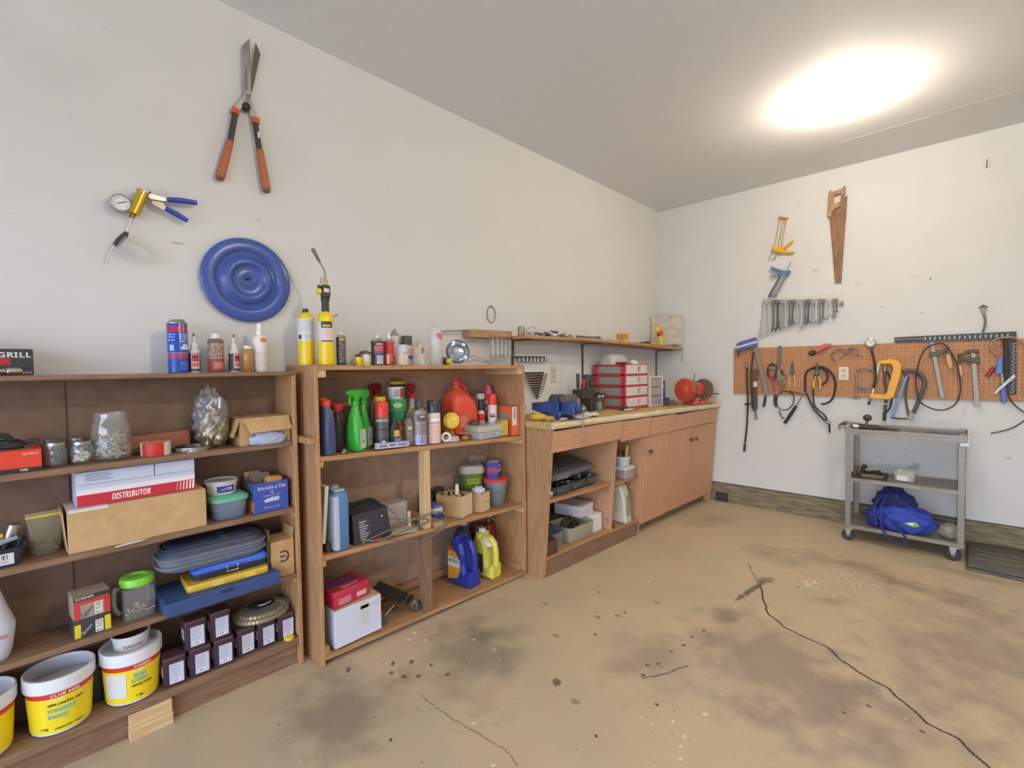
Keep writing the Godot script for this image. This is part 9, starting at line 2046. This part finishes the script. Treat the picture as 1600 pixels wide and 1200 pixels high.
	t = T("parts_cabinet", "small white framed clear parts cabinet beside the red organizer", "organizer", B.call(0.205,0.722))
	st = S()
	for z in [-0.112,0.100]: slab(st,V(-0.12,0, z),V(0.13,0.245, z + 0.012),0.002)
	slab(st,V(-0.12,0.0,-0.1),V(0.13,0.010,0.1),0.002); slab(st,V(-0.12,0.235,-0.1),V(0.13,0.247,0.1),0.002); O(t, "white_frame", st, plastic(C(224,220,216),0.4))
	for i in 3:
		for j in 2:
			st = S(); slab(st,V(-0.10,0.013 + i * 0.074,-0.097 + j * 0.099),V(0.126,0.082 + i * 0.074,-0.002 + j * 0.099),0.002); O(t, "clear_drawer", st, clear(C(186,182,178),0.8,0.2))
	t = T("red_pouch", "red and white soft packet on top of the white parts cabinet", "packet",V(0.205, ty(0.722) + 0.249,0.742))
	st = S(); blob(st,V(0,0.012,0.02),V(0.06,0.020,0.07),54,0.3,2.0,22,12,-0.55); O(t, "white_packet", st, plastic(C(226,218,216),0.4))
	st = S(); box(st,V(-0.02,0.034,-0.05),V(0.06,0.010,0.09),0.003, roty(10)); O(t, "red_packet", st, plastic(C(206,76,84),0.4))
	t = T("blue_manual_box", "open dark blue printed box leaning behind the grinder", "box", B.call(0.245,0.520),0.15)
	st = S(); box(st,V(0,0.135,0),V(0.12,0.15,0.012),0.001, rotz(0) * roty(20)); box(st,V(0.01,0.03,0.0),V(0.16,0.058,0.08),0.002, roty(20)); O(t, "box", st, mat(C(52,54,130),0.45))
	st = S(); box(st,V(0.004,0.175,0.008),V(0.10,0.03,0.004),0.0, roty(20) * rotz(-25)); O(t, "pink_stripe", st, mat(C(206,160,156),0.5))
	clutter("heap of greasy bolts and fittings between cabinet and grinder", B.call(0.385,0.600),[mat(C(126,122,106),0.4,0.5), mat(C(84,80,62),0.5)],22,V(0.05,0.05,0.07),18, "bolt_heap")
	t = T("bench_grinder", "red double wheel bench grinder at the far end of the bench", "grinder", B.call(0.470,0.280), deg_to_rad(-12))
	var rg2 := wood("grinder", C(196,72,56), C(216,92,70), "none",97,0.4,1.3)
	st = S(); loft(st,[[0.0,0.13,0.17,0.02],[0.018,0.13,0.17,0.02],[0.05,0.07,0.10,0.02],[0.07,0.06,0.09,0.02]],4); O(t, "base", st, rg2)
	st = S(); slab(st,V(0.040,0.014,0.004),V(0.066,0.056,0.046),0.004); var sw := O(t, "switch_plate", st, mat(C(190,150,146),0.4,0.3))
	st = S(); slab(st,V(0.066,0.024,0.014),V(0.072,0.046,0.036),0.003); O(sw, "switch", st, mat(C(46,46,44),0.5))
	st = S(); lathe(st,V2([[0,-0.085],[0.045,-0.085],[0.060,-0.070],[0.065,-0.040],[0.065,0.040],[0.060,0.070],[0.045,0.085],[0,0.085]]),28,V(0,0.125,0), rotx(90)); O(t, "motor", st, rg2)
	st = S(); prism(st, rrect(0.05,0.035,0.004),0.002,V(0.0,0.155,0.0) + V(0.042,0.012,0.0), roty(90) * rotx(-40)); O(t, "name_plate", st, mat(C(190,186,180),0.4,0.4))
	for sg in [1.0,-1.0]:
		var zc: float = sg * 0.135
		st = S(); lathe(st,V2([[0,-0.016],[0.098,-0.016],[0.101,-0.012],[0.101,0.012],[0.098,0.016],[0.036,0.017],[0.030,0.026],[0.014,0.030],[0,0.030]] if sg > 0 else [[0,-0.030],[0.014,-0.030],[0.030,-0.026],[0.036,-0.017],[0.086,-0.016],[0.089,-0.012],[0.089,0.012],[0.086,0.016],[0,0.016]]),36,V(0,0.128, zc), rotx(90)); O(t, "wheel_guard", st, rg2)
		st = S(); lathe(st,V2([[0,-0.010],[0.090,-0.010],[0.092,-0.008],[0.092,0.008],[0.090,0.010],[0,0.010]]),32,V(0.016,0.128, zc - sg * 0.028), rotx(90)); O(t, "grinding_wheel", st, mat(C(112,100,86),0.9))
		st = S(); slab(st,V(0.085,0.085, zc - 0.024),V(0.135,0.093, zc + 0.018),0.002); O(t, "tool_rest", st, mat(C(84,74,66),0.5,0.4))
	st = S(); tube(st, curve([V(0.05,0.20,0.09),V(0.06,0.235,0.09),V(0.064,0.262,0.09),V(0.05,0.262,0.09)],4),0.003,6); O(t, "spark_guard_arm", st, steel(0.4,0.4))
	t = T("wood_fence", "low row of pale wooden offcuts standing at the bench's far end", "wood block", B.call(0.505,0.062))
	for i in 4:
		st = S(); slab(st,V(-0.062 + i * 0.031,0,-0.020),V(-0.033 + i * 0.031,0.062 + 0.004 * (i % 2),0.020),0.001); O(t, "offcut", st, pine("y"))
	t = T("flat_chisel", "flat steel chisel lying before the red organizer", "chisel", B.call(0.410,1.240),0.2)
	st = S(); box(st,V(0,0.005,-0.06),V(0.016,0.006,0.15),0.001); O(t, "blade", st, steel(0.62,0.35))
	st = S(); cyl(st,V(0,0.008,0.015),V(-0.03,0.008,0.12),0.008,10,0.002); O(t, "handle", st, mat(C(206,198,186),0.5))
	t = T("greasy_gloves", "dark greasy rag lump before the red organizer", "rag", B.call(0.358,1.290),0.0)
	st = S(); blob(st,V(0,0.012,0),V(0.022,0.020,0.05),58,0.4,2.2,22,12,-0.6); O(t, "rag", st, mat(C(64,60,46),0.85))
	# ---- open bays
	var s1 := 0.4665
	t = T("socket_case", "open grey socket set case with lid folded back on the bench shelf", "tool case",V(0.325, s1 + 0.001,1.990),0.03)
	st = S(); open_tray(st,0.20,0.50,0.055); O(t, "case_base", st, plastic(C(84,90,92),0.45))
	for q in [0.17,0.0,-0.17]:
		st = S(); slab(st,V(0.1005,0.012, q - 0.05),V(0.107,0.046, q + 0.05),0.003); O(t, "grip_rib", st, plastic(C(74,80,84),0.45))
	st = S(); var rg := RandomNumberGenerator.new(); rg.seed = 77
	for i in 70:
		var p := V(rg.randf_range(-0.085,0.085), rg.randf_range(0.03,0.05), rg.randf_range(-0.23,0.23)); cyl(st, p, p + V(rg.randf_range(-0.008,0.008),0.016, rg.randf_range(-0.008,0.008)), rg.randf_range(0.005,0.010),9,0.001)
	for i in 8: cyl(st,V(0.03,0.055,0.02 + i * 0.012),V(-0.04,0.06,0.01 + i * 0.012),0.004,8,0.0005)
	O(t, "sockets", st, steel(0.58,0.3)).set_meta("kind", "stuff")
	st = S(); slab(st,V(-0.092,0.006,-0.24),V(0.092,0.028,0.24),0.0); O(t, "foam", st, mat(C(44,44,44),0.8))
	st = S(); box(st,V(-0.030,0.118,0.0),V(0.20,0.042,0.49),0.010, rotz(-12)); O(t, "lid", st, plastic(C(104,108,112),0.4))
	st = S(); box(st,V(0.069,0.094,0.11),V(0.004,0.028,0.14),0.001, rotz(-12)); O(t, "ribbed_panel", st, plastic(C(132,134,136),0.45))
	st = S(); slab(st,V(-0.10,0.055,-0.2),V(-0.085,0.12,0.2),0.003); O(t, "hinge_back", st, plastic(C(84,90,92),0.45))
	t = T("small_white_box", "small white and grey box at the near end of the bench shelf", "box",V(0.400, s1 + 0.001,2.280),0.0)
	st = S(); slab(st,V(-0.03,0,-0.028),V(0.045,0.022,0.028),0.002); O(t, "grey_base", st, plastic(C(120,122,116),0.4))
	st = S(); slab(st,V(-0.03,0.0225,-0.028),V(0.043,0.040,0.026),0.002); O(t, "white_top", st, plastic(C(216,214,206),0.4))
	var s0 := 0.1285
	t = T("shoe_carton", "larger plain white carton standing behind the clear bin", "box",V(0.335, s0,1.730))
	st = S(); slab(st,V(-0.10,0,-0.052),V(0.072,0.118,0.055),0.001); O(t, "carton", st, mat(C(226,224,222),0.6))
	t = T("lidded_carton", "flat white lidded carton resting on boxes in the low bay", "box",V(0.270, s0 + 0.1195,1.815),0.12)
	st = S(); slab(st,V(-0.10,0,-0.085),V(0.105,0.070,0.085),0.001); O(t, "carton", st, mat(C(214,206,208),0.6))
	st = S(); slab(st,V(-0.102,0.040,-0.087),V(0.107,0.073,0.087),0.002); O(t, "lid", st, mat(C(220,212,214),0.6))
	t = T("support_crate", "dark crate standing under the flat lidded carton", "box",V(0.160, s0,1.905))
	st = S(); slab(st,V(-0.09,0,-0.09),V(0.05,0.118,0.09),0.002); O(t, "crate", st, mat(C(96,84,70),0.8))
	t = T("parts_bin", "open translucent bin of coiled cable and brass parts", "bin",V(0.335, s0,1.930),-0.06)
	st = S(); open_tray(st,0.19,0.25,0.10); O(t, "bin", st, clear(C(196,190,170),0.72,0.25))
	st = S(); tube(st, curve([V(0.0,0.05,0.10),V(0.0,0.11,0.09),V(0.0,0.14,0.04),V(0.0,0.11,0.0),V(0.0,0.06,0.01)],5, true),0.010,8, true); tube(st, curve([V(0.03,0.05,0.09),V(0.03,0.10,0.08),V(0.03,0.12,0.04),V(0.03,0.09,0.01),V(0.03,0.05,0.02)],5, true),0.009,8, true); O(t, "black_cable", st, mat(C(44,42,42),0.5))
	st = S()
	for i in 16:
		var p := V(rg.randf_range(-0.04,0.05), rg.randf_range(0.06,0.095), rg.randf_range(-0.09,-0.02)); cyl(st, p, p + V(rg.randf_range(-0.02,0.02), rg.randf_range(0,0.015), rg.randf_range(-0.02,0.02)),0.008,8,0.001)
	O(t, "brass_parts", st, mat(C(176,146,96),0.4,0.5)).set_meta("kind", "stuff")
	st = S(); slab(st,V(-0.075,0.008,-0.10),V(0.075,0.055,0.10),0.005); O(t, "packed_parts", st, mat(C(112,102,84),0.8))
	t = T("cable_bin", "small grey bin overflowing with black and white wires", "bin",V(0.330, s0,2.140),0.1)
	st = S(); open_tray(st,0.13,0.12,0.095); O(t, "bin", st, plastic(C(130,134,138),0.45))
	st = S()
	for i in 8: tube(st, curve([V(-0.04,0.07,0.04 - i * 0.01),V(0.0,0.12 + 0.008 * (i % 3),0.03 - i * 0.006),V(0.05,0.10,-0.02 + i * 0.004),V(0.055,0.075,0.03 - i * 0.008)],5),0.004,6)
	O(t, "wires", st, mat(C(52,52,54),0.5))
	t = T("wooden_case", "dark brown wooden case at the near end of the low bay", "case",V(0.345, s0,2.262),0.0)
	st = S(); slab(st,V(-0.13,0,-0.045),V(0.10,0.088,0.048),0.003); O(t, "case", st, wood("brownbox", C(74,48,40), C(98,66,54), "none",98,0.45,1.4))
	var s3 := 0.4435
	t = T("tool_pail", "white plastic pail of tools with a yellow handle sticking out", "pail",V(0.415, s3 + 0.0855,1.415))
	st = S(); lathe(st,V2([[0,0.001],[0.044,0.0],[0.046,0.004],[0.051,0.050],[0.055,0.051],[0.055,0.070],[0.052,0.071],[0.048,0.053],[0.043,0.006],[0,0.006]]),30); O(t, "pail", st, plastic(C(206,208,208),0.4))
	st = S(); cyl(st,V(-0.015,0.01,0.02),V(-0.025,0.125,0.032),0.010,10,0.003); cyl(st,V(0.01,0.01,0.0),V(0.01,0.115,0.004),0.010,10,0.003); O(t, "dark_tools", st, mat(C(56,54,52),0.5,0.3))
	st = S(); cyl(st,V(0.015,0.02,-0.02),V(0.022,0.145,-0.030),0.009,10,0.004); O(t, "yellow_handle", st, plastic(C(214,202,96),0.4))
	t = T("lidded_tub", "clear tub with white snap lid under the tool pail", "tub",V(0.425, s3,1.410))
	st = S(); loft(st,[[0.0,0.10,0.125,0.015],[0.066,0.11,0.135,0.02]]); O(t, "tub", st, clear(C(186,178,172),0.75,0.15))
	st = S(); loft(st,[[0.0665,0.118,0.143,0.02],[0.080,0.118,0.143,0.02],[0.084,0.108,0.133,0.02]]); O(t, "lid", st, plastic(C(212,212,210),0.4))
	t = T("wire_bundle", "tangled dark and white wires at the back of the right bay", "wire",V(0.310, s3,1.350))
	st = S()
	for i in 7: tube(st, curve([V(rg.randf_range(-0.05,0.05),0.006,0.03),V(rg.randf_range(-0.05,0.05),0.05 + i * 0.008,0.0),V(rg.randf_range(-0.05,0.05),0.07,-0.03),V(rg.randf_range(-0.04,0.05),0.02,-0.02)],5),0.004,6)
	O(t, "dark_wires", st, mat(C(58,56,52),0.5))
	st = S(); tube(st, curve([V(0.06,0.004,0.0),V(0.06,0.05,0.005),V(0.055,0.09,-0.01),V(0.03,0.10,-0.02)],5),0.005,8); O(t, "white_wire", st, plastic(C(214,210,196),0.4))
	var s4 := 0.1225
	t = T("washer_jug", "off white plastic jug with a long moulded handle in the right bay", "jug",V(0.390, s4,1.425),0.05)
	st = S(); prism(st,[W2(-0.075,0.0),W2(0.075,0.0),W2(0.078,0.02),W2(0.070,0.16),W2(0.045,0.245),W2(0.030,0.275),W2(-0.05,0.275),W2(-0.078,0.18),W2(-0.078,0.02)],0.10,V(0,0,-0.05), Basis(),0.014); O(t, "body", st, plastic(C(206,206,184),0.4))
	st = S(); prism(st,[W2(-0.030,0.05),W2(0.0,0.04),W2(0.026,0.06),W2(0.020,0.18),W2(0.004,0.215),W2(-0.018,0.20)],0.003,V(0.0755,0,0), LB * rotz(0),0.001); O(t, "handle_recess", st, plastic(C(150,146,116),0.5))
	st = S(); slab(st,V(-0.055,0.06,0.0502),V(0.03,0.23,0.0508),0.0); O(t, "faded_label", st, print_mat("jug",48,96, C(196,196,178),[],[[0.1,0.08,0.8,0.8,14, C(150,150,136),5]]))
	t = T("blue_bottle", "dark blue bottle half hidden behind the off white jug", "bottle",V(0.260, s4,1.345))
	st = S(); lathe(st,V2([[0,0.001],[0.036,0.0],[0.039,0.004],[0.039,0.13],[0.020,0.165],[0.016,0.19],[0,0.19]]),22); O(t, "body", st, plastic(C(58,74,120),0.35))
	st = S(); cyl(st,V(0,0.19,0),V(0,0.21,0),0.018,14,0.002); O(t, "cap", st, plastic(C(200,200,196),0.4))
	t = T("short_cord", "short dark cord curled on the floor of the right bay", "cord",V(0.420, s4 + 0.003,1.585))
	st = S(); tube(st, curve([V(-0.05,0.004,0.03),V(0.0,0.004,0.035),V(0.025,0.004,0.0),V(0.0,0.004,-0.03),V(-0.03,0.02,-0.02)],6),0.004,8); O(t, "cord", st, mat(C(66,52,42),0.5))

func open_tray(st: SurfaceTool, x: float, z: float, h: float):
	loft(st,[[0.0, x * 0.88, z * 0.9,0.012],[0.004, x * 0.92, z * 0.93,0.014],[h - 0.006, x * 0.985, z * 0.985,0.016],[h, x * 1.02, z * 1.02,0.018],[h - 0.002, x * 0.96, z * 0.965,0.016],[0.006, x * 0.88, z * 0.9,0.012]])

func V(x: float, y: float, z: float) -> Vector3: return Vector3(x, y, z)
func W2(x: float, y: float) -> Vector2: return Vector2(x, y)
func C(r: int, g: int, b: int) -> Color: return Color8(r, g, b)
